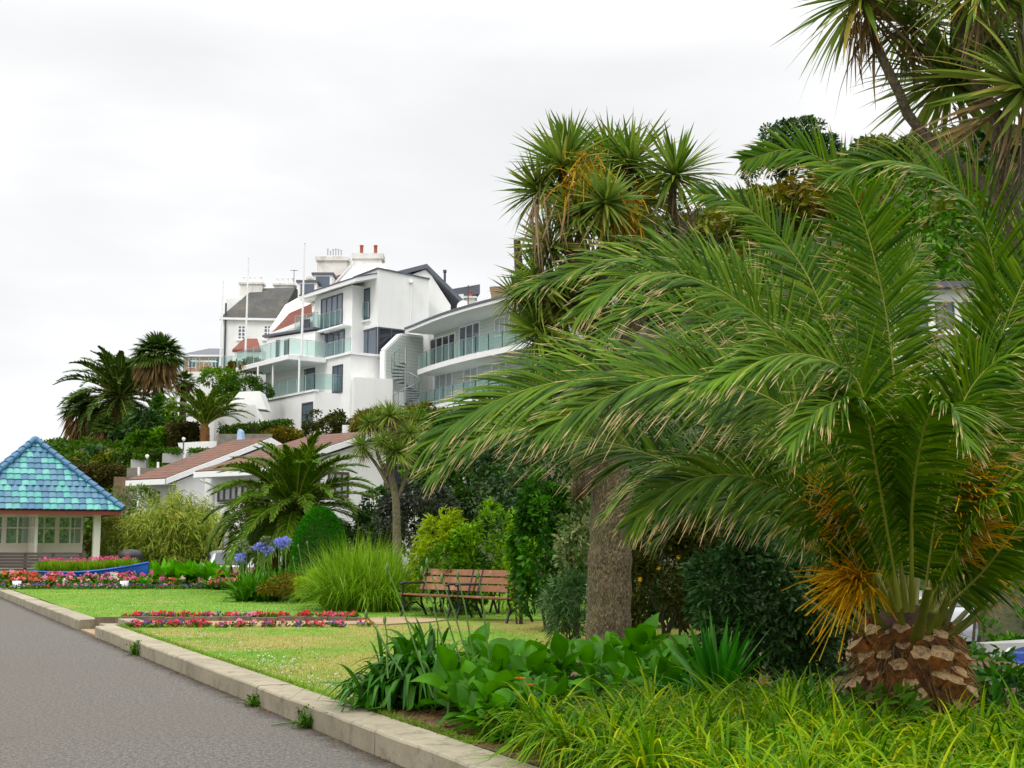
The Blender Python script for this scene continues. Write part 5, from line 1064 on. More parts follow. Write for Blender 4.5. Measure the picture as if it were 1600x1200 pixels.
def winsz(face, a0, a1, z0, z1, nm, parent, fm=None, pm=None, fw=.07, trans=0, sill=None, name='window'):
    fm = fm or m_darkf; pm = pm or m_pane; a0, a1 = min(a0, a1), max(a0, a1); z0, z1 = min(z0, z1), max(z0, z1)
    mb = MB(); B = lambda *q: face.box(mb, *q)
    B(a0, a0+fw, z0, z1, -.04, .06); B(a1-fw, a1, z0, z1, -.04, .06); B(a0+fw, a1-fw, z1-fw, z1, -.04, .058); B(a0+fw, a1-fw, z0, z0+fw, -.04, .058)
    for i in range(1, nm): a = a0+(a1-a0)*i/nm; B(a-fw*.45, a+fw*.45, z0+fw, z1-fw, -.03, .052)
    for i in range(1, trans+1): z = z0+(z1-z0)*i/(trans+1); B(a0+fw, a1-fw, z-fw*.35, z+fw*.35, -.03, .046)
    o = mb.build(name, fm, parent)
    p = MB(); face.box(p, a0+fw, a1-fw, z0+fw, z1-fw, -.02, .015); p.build('pane', pm, o)
    if sill: q = MB(); face.box(q, a0-.08, a1+.08, z0-.10, z0-.005, -.02, .14); q.build('sill', sill, o)
    return o
def win(face, px0, px1, py0, py1, nm, parent, **k):
    pm_ = (px0+px1)/2; a0, a1 = face.s(px0), face.s(px1); z1 = face.sz(pm_, py0)[1]; z0 = face.sz(pm_, py1)[1]
    return winsz(face, a0, a1, z0, z1, nm, parent, **k)
def rail(pts, h, parent, step=1.35, name='balustrade', post=.022):
    """glass balustrade along floor points"""
    g, s = MB(), MB(); pts = [np.asarray(p, float) for p in pts]
    for a, b_ in zip(pts[:-1], pts[1:]):
        l = np.linalg.norm(b_-a); n = max(1, round(l/step)); u = (b_-a)/l; w_ = np.array([-u[1], u[0], 0])*.006
        for i in range(n+1): p = a+(b_-a)*i/n; s.box(p[0]-post, p[0]+post, p[1]-post, p[1]+post, p[2]-.05, p[2]+h)
        s.tube([a+[0, 0, h+.02], b_+[0, 0, h+.02]], .024, 6)
        for i in range(n):
            p, q = a+(b_-a)*(i+.03)/n, a+(b_-a)*(i+.97)/n; lo, hi = np.array([0, 0, .06]), np.array([0, 0, h-.03])
            g.hexa([p+lo-w_, q+lo-w_, q+lo+w_, p+lo+w_, p+hi-w_, q+hi-w_, q+hi+w_, p+hi+w_])
    o = s.build(name, m_steel, parent); g.build('glass_panels', m_bal, o); return o
U2 = unit(np.array([.8, .6])); V2 = unit(np.array([-.6, .8]))
C = P(588, 650, 90)[:2]
wh = thing('modern_house', 'white modern hillside house with dark framed windows, glass balconies and plain gable wall', 'house', (C[0], C[1], 8))
FL, FRt = Face(C, V2), Face(C, U2)
zt = FL.sz(588, 421)[1]; zm = FL.sz(588, 558)[1]; zb = 7.5
sR = FRt.s(668); sL = FL.s(490)
mb = MB(); mb.prism([C, C+U2*sR, C+U2*sR+V2*sL, C+V2*sL], zb, [zt, zt-.25, zt-.25, zt-.1]); mb.build('wall', m_white, wh)
mb = MB(); q = .12; mb.prism([C-U2*q-V2*q, C+U2*(sR+.02)-V2*q, C+U2*(sR+.02)+V2*3.4, C-U2*q+V2*3.4], [zt+.004, zt-.246, zt-.246, zt-.09], [zt+.09, zt-.15, zt-.15, zt]); mb.build('parapet_cap', m_zinc, wh)
# projecting left bay with its sloping eave
FB = FL.moved(1.0); s0 = FB.s(547); s1 = FB.s(488)
zbay = FB.sz(520, 455)[1]
mb = MB(); mb.prism([FB.pt(s0, 0)[:2], FL.pt(s0, 0)[:2]+U2*.3, FL.pt(s1, 0)[:2]+U2*.3, FB.pt(s1, 0)[:2]], zm-.6, zbay); mb.build('wall', m_white, wh)
za, zc = FB.sz(566, 441)[1], FB.sz(476, 468)[1]; e0, e1 = FB.s(566), FB.s(476)
mb = MB(); zr = (za+zc)/2; mb.prism([FB.pt(e0, 0, .7)[:2], FB.pt(e1, 0, .7)[:2], FB.pt(e1, 0, -4)[:2], FB.pt(e0, 0, -1.02)[:2]], [zr-.12, zr-.12, zr+.9, zr+.35], [zr+.16, zr+.16, zr+1.2, zr+.65]); mb.build('eave', m_trim, wh)
mb = MB(); mb.prism([FB.pt(e0-.05, 0, .75)[:2], FB.pt(e1+.05, 0, .75)[:2], FB.pt(e1+.05, 0, -4)[:2], FB.pt(e0-.05, 0, -1.0)[:2]], [zr+.165, zr+.165, zr+1.205, zr+.655], [zr+.24, zr+.24, zr+1.28, zr+.73]); mb.build('roof', m_zinc, wh)
win(FB, 498, 532, 464, 513, 4, wh, fw=.1); win(FB, 491.5, 536, 521, 559, 5, wh, fw=.1)
win(FL, 557.5, 575, 453, 501, 2, wh, fw=.1)
z0, z1 = FL.sz(580, 557)[1], FL.sz(588, 511)[1]
winsz(FL, .02, FL.s(558.5), z0, z1, 2, wh, fw=.11, name='corner_window')
winsz(FRt, .02, FRt.s(630), z0+.1, z1, 2, wh, fw=.11, pm=m_paned, name='corner_window')
# juliet balconies
for f, a, b_, y in ((FB, 496.5, 532.5, 512), (FL, 555.5, 575.5, 499)):
    zz = f.sz((a+b_)/2, y)[1]; rail([f.pt(f.s(a), zz, .16), f.pt(f.s(b_), zz, .16)], 1.08, wh, .9)
mb = MB(); zz = FB.sz(515, 520)[1]; FB.box(mb, FB.s(546), FB.s(486), zz+.02, zz+.14, .0, .75); mb.build('canopy', m_trim, wh)
zz = FL.sz(565, 503)[1]; mb = MB(); FL.box(mb, FL.s(576.5), FL.s(554.5), zz-.1, zz, -.02, .22); mb.build('sill', m_trim, wh)
# lower block, balcony and terrace
FLo = FL.moved(2.15); sl1 = FLo.s(452)
cl = FLo.pt(0, 0)[:2]
mb = MB(); mb.prism([cl, C+U2*3.2-V2*.02, C+U2*3.2+V2*.5, FL.pt(sl1, 0)[:2], FLo.pt(sl1, 0)[:2]], zb, zm); mb.build('lower_wall', m_white, wh)
mb = MB(); mb.prism([cl-U2*.15-V2*.15, C+U2*3.3-V2*.15, C+U2*3.3+V2*.3, C+V2*.3-U2*.12, FLo.pt(FLo.s(508), 0, -1.0)[:2], FLo.pt(FLo.s(508), 0, .15)[:2]], zm+.004, zm+.17); mb.build('roof_slab', m_trim, wh)
win(FLo, 518, 534, 571, 615, 2, wh, fw=.1); win(FLo, 459, 490, 578, 618, 4, wh, fw=.1)
K = P(449, 600, 89.5)[:2]; kb = K+V2*8.6; w_b = (FLo.o-K)@(-FLo.n)
mb = MB(); fb = [K, K+U2*3.05, K+U2*3.05+V2*8.6, kb]; mb.prism(fb, zm-.22, zm+.12); mb.build('balcony_slab', m_trim, wh)
mb = MB(); mb.prism([K+U2*.2+V2*.2, K+U2*2.9+V2*.2, K+U2*2.9+V2*8.4, kb+U2*.2-V2*.2], zm-.26, zm-.224); mb.build('balcony_soffit', m_soffit, wh)
l3 = lambda p, z: np.array([p[0], p[1], z])
rail([l3(kb+U2*.1, zm+.12), l3(K+U2*.1+V2*.1, zm+.12), l3(K+U2*3.0+V2*.1, zm+.12)], 1.15, wh)
rail([l3(cl-U2*.02, zm+.17), l3(FLo.pt(FLo.s(508), 0, 0)[:2], zm+.17)], 1.0, wh)
ztr = FLo.sz(520, 617)[1]
T0 = P(491, 640, 88.6)[:2]; T1 = T0+V2*9.6
mb = MB(); mb.prism([T0, T0+U2*2.9, FLo.pt(-1.6, 0)[:2], C+U2*1.0-V2*2.2, C+U2*1.0, FLo.pt(sl1+4, 0)[:2]+U2*.2, T1], 6.5, ztr-.02); mb.build('terrace_wall', m_white, wh)
mb = MB(); FT = Face(T0, V2); FT.box(mb, -.1, 9.6, ztr-.0, ztr+.14, -.3, .12); mb.build('terrace_edge', m_trim, wh)
rail([l3(T1, ztr+.14), l3(T0, ztr+.14), l3(T0+U2*2.9, ztr+.14)], 1.12, wh)
win(FT, 471, 488, 629, 668, 1, wh, fw=.12, pm=m_pane, name='door')
for px in (402.5, 426, 467):   # slim posts under the balcony
    p = P(px, 600, 92 if px < 440 else 89.4)[:2]
    mb = MB(); mb.tube([l3(p, ztr), l3(p, zm-.2)], .07, 8); mb.build('post', m_trim, wh)
# big plain wall with pier to the right of the terrace
mb = MB(); a = P(553, 650, 87.2)[:2]; b_ = P(613, 650, 88.0)[:2]; mb.prism([a, b_, b_+np.array([.3, 2.5]), a+np.array([-.6, 2.5])], 7, [P(555, 589, 87.2)[2], P(612, 592, 88)[2]]*2); mb.build('garden_wall', m_white, wh)
# rear gabled block with thick dark roof edge
ap, le, re = P(667, 412, 94.2), P(604, 428, 94.2), P(729, 473, 94.2); dv = np.array([-.6, .8, 0])*7
th = np.array([0, 0, -.34])
mb = MB(); mb.extrude([le, ap, ap+th, le+th], dv); mb.extrude([ap, re, re+th*1.2, ap+th], dv); mb.build('roof', m_zinc, wh)
bz = np.array([0, .25, 0]); mb = MB(); mb.extrude([le+th+bz+[1, 0, 0], ap+th+bz, re+th+bz-[1.2, 0, -.2], np.array([re[0]-1.2, re[1]+.25, 10]), np.array([le[0]+1, le[1]+.25, 10])], dv*.9); mb.build('wall', m_white, wh)
mb = MB(); a = P(703, 452, 99); b_ = P(750, 444, 97.5); mb.extrude([a, b_, b_-[0, 0, .75], a-[0, 0, .75]], np.array([-.5, 3, 0])); mb.build('flat_roof', m_zinc, wh)
mb = MB(); a = P(716, 470, 98.5); b_ = P(738, 470, 98); mb.prism([a[:2], b_[:2], b_[:2]+[0, 2], a[:2]+[0, 2]], 12, P(720, 458, 98)[2]); mb.build('wall', m_white, wh)
def dish(px, py, d, r, par=None):
    c = P(px, py, d); mb = MB(); dv_ = unit(np.array([-.5, -1, .4])); sd = unit(np.cross(dv_, [0, 0, 1.])); up = np.cross(sd, dv_); pr = [(.02, 0), (.6, .06), (1, .2)]
    v = [c+(sd*math.cos(a)+up*math.sin(a))*r*q+dv_*r*h for q, h in pr for a in np.arange(14)*2*pi/14]; mb.add(v, [(i*14+j, i*14+(j+1) % 14, (i+1)*14+(j+1) % 14, (i+1)*14+j) for i in range(2) for j in range(14)], .5, 0, True); mb.tube([c, c-dv_*.3-[0, 0, .5]], .03, 5); mb.build('satellite_dish', m_trim, par)
dish(723, 478, 88.5, .42, wh)
mb = MB(); c = P(695, 432, 96); mb.tube([c+[0, 0, -.6], c+[0, 0, .3]], .09, 8); mb.tube([c+[0, 0, .3], c+[0, 0, .5]], .14, 8); mb.build('flue', m_darkf, wh)
mb = MB(); c = FRt.pt(FRt.s(639), 0, .06); z0, z1 = FRt.sz(639, 556)[1], FRt.sz(639, 442)[1]; mb.tube([c+[0, 0, z0], c+[0, 0, z1]], .045, 6); mb.box(c[0]-.16, c[0]+.16, c[1]-.16, c[1]+.1, z1, z1+.22); mb.build('downpipe', m_trim, wh)
for px in (507, 519, 531): # lamps under the canopy
    mb = MB(); p = FB.pt(FB.s(px), FB.sz(px, 523)[1], .35); mb.lathe([(.02, .1), (.14, .0), (.16, -.06), (.02, -.08)], 10, p); mb.build('canopy_lamp', m_darkf, wh)
# ------------------------------------------------------------------ chimneys and red roofed row behind the white house
def chimney(par, px0, px1, py0, py1, d, dep, mat, pots, cap=.25, potm=None, poth=.7):
    a, b_ = P(px0, py1, d), P(px1, py1, d); zt_ = P(px0, py0, d)[2]
    mb = MB(); mb.box(a[0], b_[0], d, d+dep, a[2]-1.5, zt_-cap); o = mb.build('chimney', mat, par)
    mb = MB(); mb.box(a[0]-.14, b_[0]+.14, d-.14, d+dep+.14, zt_-cap, zt_); mb.build('cap', m_stain, o)
    for i in range(pots):
        x = a[0]+(b_[0]-a[0])*(i+.5)/pots; mb = MB(); mb.lathe([(.17, 0), (.14, poth*.2), (.14, poth*.85), (.18, poth*.9), (.17, poth), (.1, poth)], 10, (x, d+dep/2, zt_)); mb.build('pot', potm or m_pot, o)
    return o
rr_ = thing('terraced_house', 'white terraced house with red tiled roof and tall stained chimneys behind the modern house', 'house', (P(500, 500, 106)[0], 106, 11))
a, b_ = P(420, 560, 104), P(600, 560, 108)
mb = MB(); mb.prism([a[:2], P(488, 560, 100)[:2], b_[:2], b_[:2]+[0, 6], a[:2]+[1, 8]], 11, [P(420, 512, 104)[2], P(488, 480, 100)[2], P(600, 440, 108)[2], P(600, 440, 108)[2], P(420, 505, 104)[2]]); mb.build('wall', m_white2, rr_)
# red slopes
mb = MB(); q = [P(422, 513, 103.5), P(490, 487, 99.5), P(500, 446, 106), P(446, 476, 110)]; mb.extrude(q, [0, 0, -.25]); mb.build('attic_wall', m_white2, rr_)
mb = MB(); q = [P(500, 449, 103), P(560, 436, 103), P(556, 418, 107), P(533, 425, 107)]; mb.extrude(q, [0, 0, -.25]); mb.build('roof', m_redtile, rr_)
mb = MB(); q = [P(524, 446, 102), P(549, 416, 103), P(597, 411, 104), P(620, 440, 102)]; mb.extrude(q, [0, 1.5, 0]); mb.build('gable', m_white, rr_)
mb = MB(); a, b_ = P(524, 443, 101.9), P(551, 413, 102.9); mb.extrude([a, b_, b_+[0, 0, .2], a+[0, 0, .2]], [0, 1.0, 0]); mb.build('barge_board', m_trim, rr_)
chimney(rr_, 495, 542, 401, 440, 106, 1.6, m_stain, 0, .35)
mb = MB()
for i in range(6): c = P(512+i*4.2, 399, 106.4); h = random.uniform(.3, .6); mb.tube([c, c+[0, 0, h]], .05, 5); mb.tube([c+[-.15, 0, h], c+[.15, 0, h]], .02, 4)
mb.build('aerials', m_steel, rr_)
chimney(rr_, 480, 512, 432, 450, 107, 1.2, m_stain, 0, .2)
chimney(rr_, 552, 596, 396, 420, 104, 1.4, m_stain, 2, .45, m_pot, .85)
# lower red roof with dormers left of the modern house
mb = MB(); q = [P(424, 521, 99), P(488, 496, 96.5), P(487, 474, 99), P(452, 489, 101)]; mb.extrude(q, [0, 0, -.2]); mb.build('roof', m_redtile, rr_)
mb = MB(); a, b_ = P(423, 526, 98.8), P(489, 500, 96.2); mb.extrude([a, b_, b_+[0, 0, .3], a+[0, 0, .3]], [0, .4, 0]); mb.build('fascia', m_trim, rr_)
for px, py, d in ((482, 456, 101), (506, 444, 102)):
    a = P(px, py, d); mb = MB(); mb.box(a[0]-.75, a[0]+.75, d-.6, d+1.6, a[2]-.6, a[2]+.65); o = mb.build('dormer', m_white2, rr_); mb = MB(); mb.box(a[0]-.9, a[0]+.9, d-.75, d+1.7, a[2]+.655, a[2]+.82); mb.build('dormer_roof', m_zinc, o)
    f = Face((a[0]-.75, d-.6), (1, 0)); mb = MB(); f.box(mb, .2, 1.3, a[2]-.35, a[2]+.5, -.02, .03); mb.build('pane', m_pane, o)
# wall, canted glass screen and upper terrace of the same house
fz = Face(P(416, 560, 97)[:2], P(489, 560, 93.5)[:2]-P(416, 560, 97)[:2])
mb = MB(); fz.box(mb, 0, fz.s(489), 12, fz.sz(450, 524)[1], -4, 0); mb.build('wall', m_white, rr_)
for px0, px1, y0, y1 in ((428, 434, 532, 566), (441, 448, 532, 560), (466, 480, 500, 519)): win(fz, px0, px1, y0, y1, 1, rr_, fw=.08, pm=m_paned)
zz = fz.sz(440, 523)[1]; rail([fz.pt(fz.s(452), zz, -.3), fz.pt(fz.s(488), zz, -.3)], 1.3, rr_)
mb = MB(); fz.box(mb, -.3, fz.s(489), zz+.0, zz+.16, -1, .2); mb.build('terrace_edge', m_zinc, rr_)
# ------------------------------------------------------------------ old white house with a mossy slate roof
oh = thing('old_house', 'old white house with mossy dark slate mansard roof and rows of chimney pots', 'house', (P(385, 560, 128)[0], 128, 12))
fo = Face(P(347, 560, 128)[:2], (1, .12)); a1 = fo.s(425); zw = fo.sz(385, 499)[1]; mb = MB(); fo.box(mb, 0, a1, 10, zw, -9, 0); mb.build('wall', m_white2, oh)
mb = MB(); tl, tr = P(397, 451, 131.5), P(462, 449, 131.5); bl, br2 = fo.pt(-.3, zw+.1, .3), fo.pt(a1+.4, zw+.1, .3); back = np.array([0, 6, 0])
mb.add([bl, br2, tr, tl, bl+[0, 9.5, 0], br2+[0, 9.5, 0], tr+[0, 3, 0], tl+[0, 3, 0]], [(0, 1, 2, 3), (3, 2, 6, 7), (0, 3, 7, 4), (1, 5, 6, 2), (4, 7, 6, 5), (0, 4, 5, 1)]); ro = mb.build('roof', m_slate, oh)
rl = lambda u, t, o=0.: (bl*(1-u)+br2*u)*(1-t)+(tl*(1-u)+tr*u)*t+np.array([0, -.72, .7])*o
mb = MB(); mb.hexa([rl(.32, .34, -.05), rl(.48, .34, -.05), rl(.48, .55, -.05), rl(.32, .55, -.05), rl(.32, .34, .09), rl(.48, .34, .09), rl(.48, .55, .09), rl(.32, .55, .09)]); mb.build('roof_light', m_trim, ro)
mb = MB(); fo.box(mb, -.35, a1+.4, zw-.12, zw+.1, -.2, .35); mb.build('gutter', m_trim, oh)
for px in (366, 407): win(fo, px, px+13.5, 508, 531, 2, oh, fm=m_trim, fw=.13, trans=3, sill=m_trim)
mb = MB(); q = fo.pt(.25, 0, .12); mb.tube([q+[0, 0, 12], q+[0, 0, P(350, 474, 128)[2]]], .10, 6); mb.build('downpipe', m_darkf, oh)
mb = MB(); a = P(353, 480, 130); mb.box(a[0], a[0]+1.6, 130, 132, a[2]-1, a[2]+.9); mb.build('dormer', m_white2, oh)
chimney(oh, 374, 409, 441, 470, 131, 1.2, m_stain, 4, .2, m_trim, .75); chimney(oh, 428, 459, 443, 456, 134, 1.2, m_stain, 4, .2, m_trim, .75)
mb = MB(); c = P(459, 450, 134); mb.tube([c, c+[0, 0, 2.0]], .035, 5); mb.tube([c+[-.4, 0, 1.9], c+[.4, 0, 1.9]], .03, 4); mb.build('aerial', m_darkf, oh)
mb = MB(); q = [P(363, 546, 116), P(408, 546, 116), P(402, 529, 119), P(381, 529, 119)]; mb.extrude(q, [0, 0, -.25]); mb.build('porch_roof', m_redtile, oh)
mb = MB(); a, b_ = P(364, 546, 116.3), P(410, 546, 116.3); mb.box(a[0], b_[0], 116.3, 121, 11, a[2]-.02); mb.build('porch_wall', m_white, oh)
# ------------------------------------------------------------------ orange building
ob = thing('orange_house', 'orange rendered building with grey hipped roof behind the glass terrace', 'house', (P(315, 580, 138)[0], 138, 13)); fo = Face(P(286, 580, 138)[:2], (1, .05)); a1 = fo.s(350); zw = fo.sz(310, 555)[1]
mb = MB(); fo.box(mb, 0, a1, 10, zw, -6, 0); mb.build('wall', m_orange, ob)
mb = MB(); p = [fo.pt(-.4, zw, .4), fo.pt(a1+.4, zw, .4), fo.pt(a1+.4, zw, -6.4), fo.pt(-.4, zw, -6.4)]; t1, t2 = fo.pt(2.2, zw+1.15, -2.6), fo.pt(a1-1, zw+1.15, -2.6); mb.add(p+[t1, t2], [(0, 1, 5, 4), (1, 2, 5), (2, 3, 4, 5), (3, 0, 4), (0, 3, 2, 1)]); mb.build('roof', m_zinc, ob)
mb = MB(); fo.box(mb, -.45, a1+.45, zw-.22, zw-.005, -.2, .42); mb.build('gutter', m_trim, ob)
for px in (290, 327): win(fo, px, px+12, 560, 575, 2, ob, fm=m_trim, pm=m_paned)
# ------------------------------------------------------------------ long white terrace with glass rails
tw = thing('terrace', 'long white garden terrace with glass rail and white table group above the bushes', 'terrace', (P(330, 590, 104)[0], 104, 11)); pts = [(270, 582, 110), (298, 581, 106), (340, 582, 102), (404, 580, 99)]
q = [P(*p) for p in pts]; mb = MB(); mb.prism([p[:2] for p in q]+[q[-1][:2]+[0, 9], q[0][:2]+[0, 9]], 9, [p[2] for p in q]+[q[-1][2], q[0][2]]); mb.build('wall', m_white, tw)
rail([p+[0, 0, .02] for p in q], 1.25, tw, 1.6)
mb = MB(); a, b_ = P(386, 588, 97.5), P(404, 588, 97.5); mb.lathe([(.42, 0), (.52, .5), (.5, .75), (.3, .75)], 12, P(378, 592, 98)); tag(mb.build('planter_pot', m_trim), 'white round pot on the terrace edge holding red flowers', 'pot')
for i, px in enumerate((306, 318, 331)):
    c = P(px, 578, 105.5); t = thing('terrace_table', ('white garden table on the glass terrace nearest the fan palms', 'middle white garden table on the glass terrace', 'white garden table on the glass terrace nearest the flagpole')[i], 'table', c); mb = MB(); mb.box(c[0]-.35, c[0]+.35, c[1]-.35, c[1]+.35, c[2]+.7, c[2]+.75); mb.build('tabletop', m_trim, t); mb = MB(); mb.tube([c, c+[0, 0, .7]], .04, 6); mb.build('leg', m_trim, t)
# flagpoles
for px, pt, pb_, d, lb in ((344, 440, 572, 101, 'slim white flagpole left of the old white house'), (382.5, 403, 582, 99, 'white flagpole in front of the slate roof'), (471, 380, 556, 90, 'tallest white flagpole on the upper balcony of the modern house')):
    a, b_ = P(px, pb_, d), P(px, pt, d); b_[0] = a[0]+.06; t = thing('flagpole', lb, 'flagpole', a); mb = MB(); mb.tube([a, (a+b_)/2, b_], [.09, .075, .05], 8); mb.build('pole', m_trim, t); mb = MB(); mb.lathe([(.01, -.08), (.09, 0), (.01, .09)], 8, b_); mb.build('finial', m_trim, t)
# ------------------------------------------------------------------ grey clad flats
fd = unit(np.array([.51, -.86])); A0 = P(652, 600, 90.2)[:2]
fl_ = thing('apartment_building', 'pale grey clad flats with curved white balconies and glass rails right of the white house', 'building', (A0[0], A0[1], 8))
FE = Face(A0, fd); FW = FE.moved(-1.6); n_ = FE.n
z1_, z2_ = FE.sz(652, 578)[1], FE.sz(668, 637)[1]; ze = FE.sz(648, 518)[1]
Ls = 17.0
mb = MB(); FW.box(mb, -.6, Ls, 6.5, ze+.2, -8, 0); mb.build('wall', m_clad, fl_)
bow = lambda a: .45*math.sin(min(1, max(0, a/13))*pi)
def slab(z0, z1, name, m, a0=0.0, a1=Ls, ext=0.):
    ss = np.linspace(a0, a1, 13); poly = [FE.pt(a, 0, bow(a)+ext)[:2] for a in ss]+[FW.pt(a1, 0, -.1)[:2], FW.pt(a0, 0, -.1)[:2]]; mb = MB(); mb.prism(poly, z0, z1); return mb.build(name, m, fl_)
slab(z1_-.36, z1_, 'balcony_slab', m_trim); slab(z2_-.36, z2_, 'balcony_slab', m_trim, .3)
for z in (z1_, z2_): rail([FE.pt(a, z, bow(a)-.08) for a in np.linspace(.1, Ls-2, 11)], 1.1, fl_, 1.3)
slab(ze-.05, ze+.16, 'eave', m_trim, -.9, Ls, .55)
slab(ze+.165, ze+.30, 'roof', m_zinc, -.95, Ls, .62)
slab(6.5, z2_-.37, 'lower_wall', m_white2, .35, Ls, -.3)
win(FW, 671, 711, 525, 568, 4, fl_, fm=m_trim, fw=.1, pm=m_paned); win(FW, 717, 750, 506, 556, 3, fl_, fm=m_trim, fw=.12); win(FW, 773, 797, 494, 524, 3, fl_, fm=m_trim, fw=.1, pm=m_curtain)
win(FW, 677, 707, 583, 632, 3, fl_, fm=m_trim, fw=.12, pm=m_curtain); win(FW, 724, 747, 574, 617, 2, fl_, fm=m_trim, fw=.12, pm=m_curtain); win(FW, 769, 792, 566, 592, 2, fl_, fm=m_trim, fw=.1, pm=m_curtain)
# boarded end screen with white rim
p0, p1 = P(603, 600, 89.2)[:2], P(657, 600, 91.5)[:2]; fs = Face(p0, p1-p0); L1 = fs.s(660)
zz = lambda px, py: fs.sz(px, py)[1]
pol = [fs.pt(0, 9), fs.pt(L1, 9), fs.pt(L1, zz(657, 527)), fs.pt(fs.s(626), zz(626, 524)), fs.pt(0, zz(603, 548))]
mb = MB(); mb.extrude(pol, [*(fs.n*-.25), 0]); mb.build('end_screen', m_clad, fl_)
mb = MB(); rim = [pol[0], pol[4], pol[3], pol[2]]; up_ = np.array([0, 0, .16])
for a, b_ in zip(rim[:-1], rim[1:]):
    t_ = unit(b_-a); nn = np.array([-t_[2]*fs.d[0], -t_[2]*fs.d[1], t_@np.array([*fs.d, 0])])*.16; mb.extrude([a, b_, b_+nn, a+nn], [*(fs.n*-.5), 0]); 
o = mb.build('screen_rim', m_trim, fl_)
# dormer and chimney on the flats
mb = MB(); q = [P(765, 448, 93), P(815, 445, 93), P(815, 476, 90), P(771, 476, 90)]; mb.extrude(q, [0, 0, -.2]); mb.build('dormer_roof', m_browntile, fl_); mb = MB(); a = P(764, 476, 91.5); mb.extrude([P(765, 452, 92.9), P(771, 478, 90.3), P(758, 478, 93)], [1.5, 1, 0]); mb.build('dormer', m_white2, fl_)
chimney(fl_, 727, 742, 463, 480, 95, 1.0, m_stain, 1, .15, m_pot, .5)
mb = MB(); c = P(731.5, 470, 94.5); mb.tube([c+[0, 0, -1], c+[0, 0, 1.2]], .04, 5); mb.tube([c+[-.5, 0, 1], c+[.5, 0, 1.1]], .03, 4); mb.build('aerial', m_darkf, fl_)
# spiral stair
sc0 = P(633, 640, 88.2); ss_ = thing('spiral_staircase', 'grey steel spiral staircase between the white house and the grey flats', 'staircase', sc0)
zt_, z0 = FE.sz(655, 575)[1], P(633, 645, 88.2)[2]
mb = MB(); mb.tube([sc0, l3(sc0, zt_+1.2)], .07, 10); mb.build('centre_post', m_steel, ss_)
ns = 17; hp = []; mb = MB()
for i in range(ns):
    a = -2.4+i*.42; z = z0+(zt_-z0)*(i+1)/ns; r = .98; d1, d2 = np.array([math.cos(a), math.sin(a)]), np.array([math.cos(a+.40), math.sin(a+.40)])
    mb.prism([sc0[:2]+d1*.07, sc0[:2]+d1*r, sc0[:2]+d2*r, sc0[:2]+d2*.07], z-.05, z); hp.append(l3(sc0[:2]+d1*r, z+.95)); mb.tube([l3(sc0[:2]+d1*r, z), hp[-1]], .014, 5)
mb.build('treads', m_zinc, ss_); mb = MB(); mb.tube(hp, .03, 6); mb.build('handrail', m_steel, ss_)
# ------------------------------------------------------------------ walls, planters in the hillside gardens
def boxpx(px0, px1, py0, py1, d0, d1, dep, z0=None):
    a, b_ = P(px0, py1, d0), P(px1, py1, d1); mb = MB(); za, zb_ = P(px0, py0, d0)[2], P(px1, py0, d1)[2]; lo = min(a[2], b_[2]) if z0 is None else z0
    mb.prism([a[:2], b_[:2], b_[:2]+[-.3*dep, dep], a[:2]+[-.3*dep, dep]], lo, [za, zb_, zb_, za]); return mb
m_conc = plain('grey_concrete', S(176, 176, 172), .9, var=.15, scale=2, dirt=S(150, 148, 140)); m_stone = plain('grey_stone', S(140, 134, 122), .95, var=.3, scale=3, bmp=.6, bscale=10, dirt=S(112, 108, 92))
mb = MB(); pl = [P(335, 640, 84), P(399, 632, 83), P(412, 655, 83), P(412, 700, 83), P(335, 700, 84)]; mb.extrude(pl, [-1, 3, 0]); tag(mb.build('garden_wall', m_white), 'white angled garden wall with sloping end left of the modern house', 'wall')
mb = MB(); mb.extrude([P(356, 634, 87), P(374, 612, 87), P(406, 611, 87), P(416, 640, 87)], [0, 2, 0]); tag(mb.build('garden_wall', m_white), 'upper white stepped wall with pointed top behind the angled wall', 'wall')
mb = MB(); mb.extrude([P(278, 692, 77), P(312, 690, 77), P(340, 689, 77), P(338, 708, 77), P(292, 706, 77), P(290, 722, 77), P(284, 722, 77)], [0, 1.2, 0]); tag(mb.build('garden_wall', m_white), 'low white wall with a post under the square hedge', 'wall')
for px0, px1, y0, y1, d, lb in ((204, 231, 718, 731, 72, 'grey concrete planter trough at the end of the dark hedge'), (254, 286, 708, 722, 74, 'grey concrete planter trough left of the white post'), (291, 330, 708, 721, 74.5, 'grey concrete planter trough right of the white post')):
    t = thing('planter', lb, 'planter', P((px0+px1)/2, y1, d)); boxpx(px0, px1, y0, y1+1, d, d+.4, 1.0).build('trough', m_conc, t)
    a, b_ = P(px0+2, y0, d+.1), P(px1-2, y0, d+.5); n = 900; q = np.c_[RNG.uniform(a[0], b_[0], n), d+RNG.uniform(.05, .95, n), a[2]+RNG.uniform(-.05, .32, n)]; mb = MB(); leafcloud(mb, q, unit(RNG.normal(size=(n, 3))), .12, .06); mb.build('clipped_plants', M['hedge_green'], t)
tag(boxpx(196, 300, 731, 790, 70, 72, 2.0).build('retaining_wall', m_stone), 'grey stone retaining wall below the planters, left of the brown roof', 'wall')
tag(boxpx(340, 425, 678, 700, 76, 77, 1.6).build('retaining_wall', m_stone), 'grey stone wall at the foot of the clipped green hedge', 'wall')
tag(boxpx(176, 200, 745, 800, 66, 67, 1.0).build('garden_wall', plain('brown_brick', S(150, 120, 96), .95, var=.3, scale=4, bmp=.5, bscale=14)), 'short brown brick wall behind the right shelter eave', 'wall')
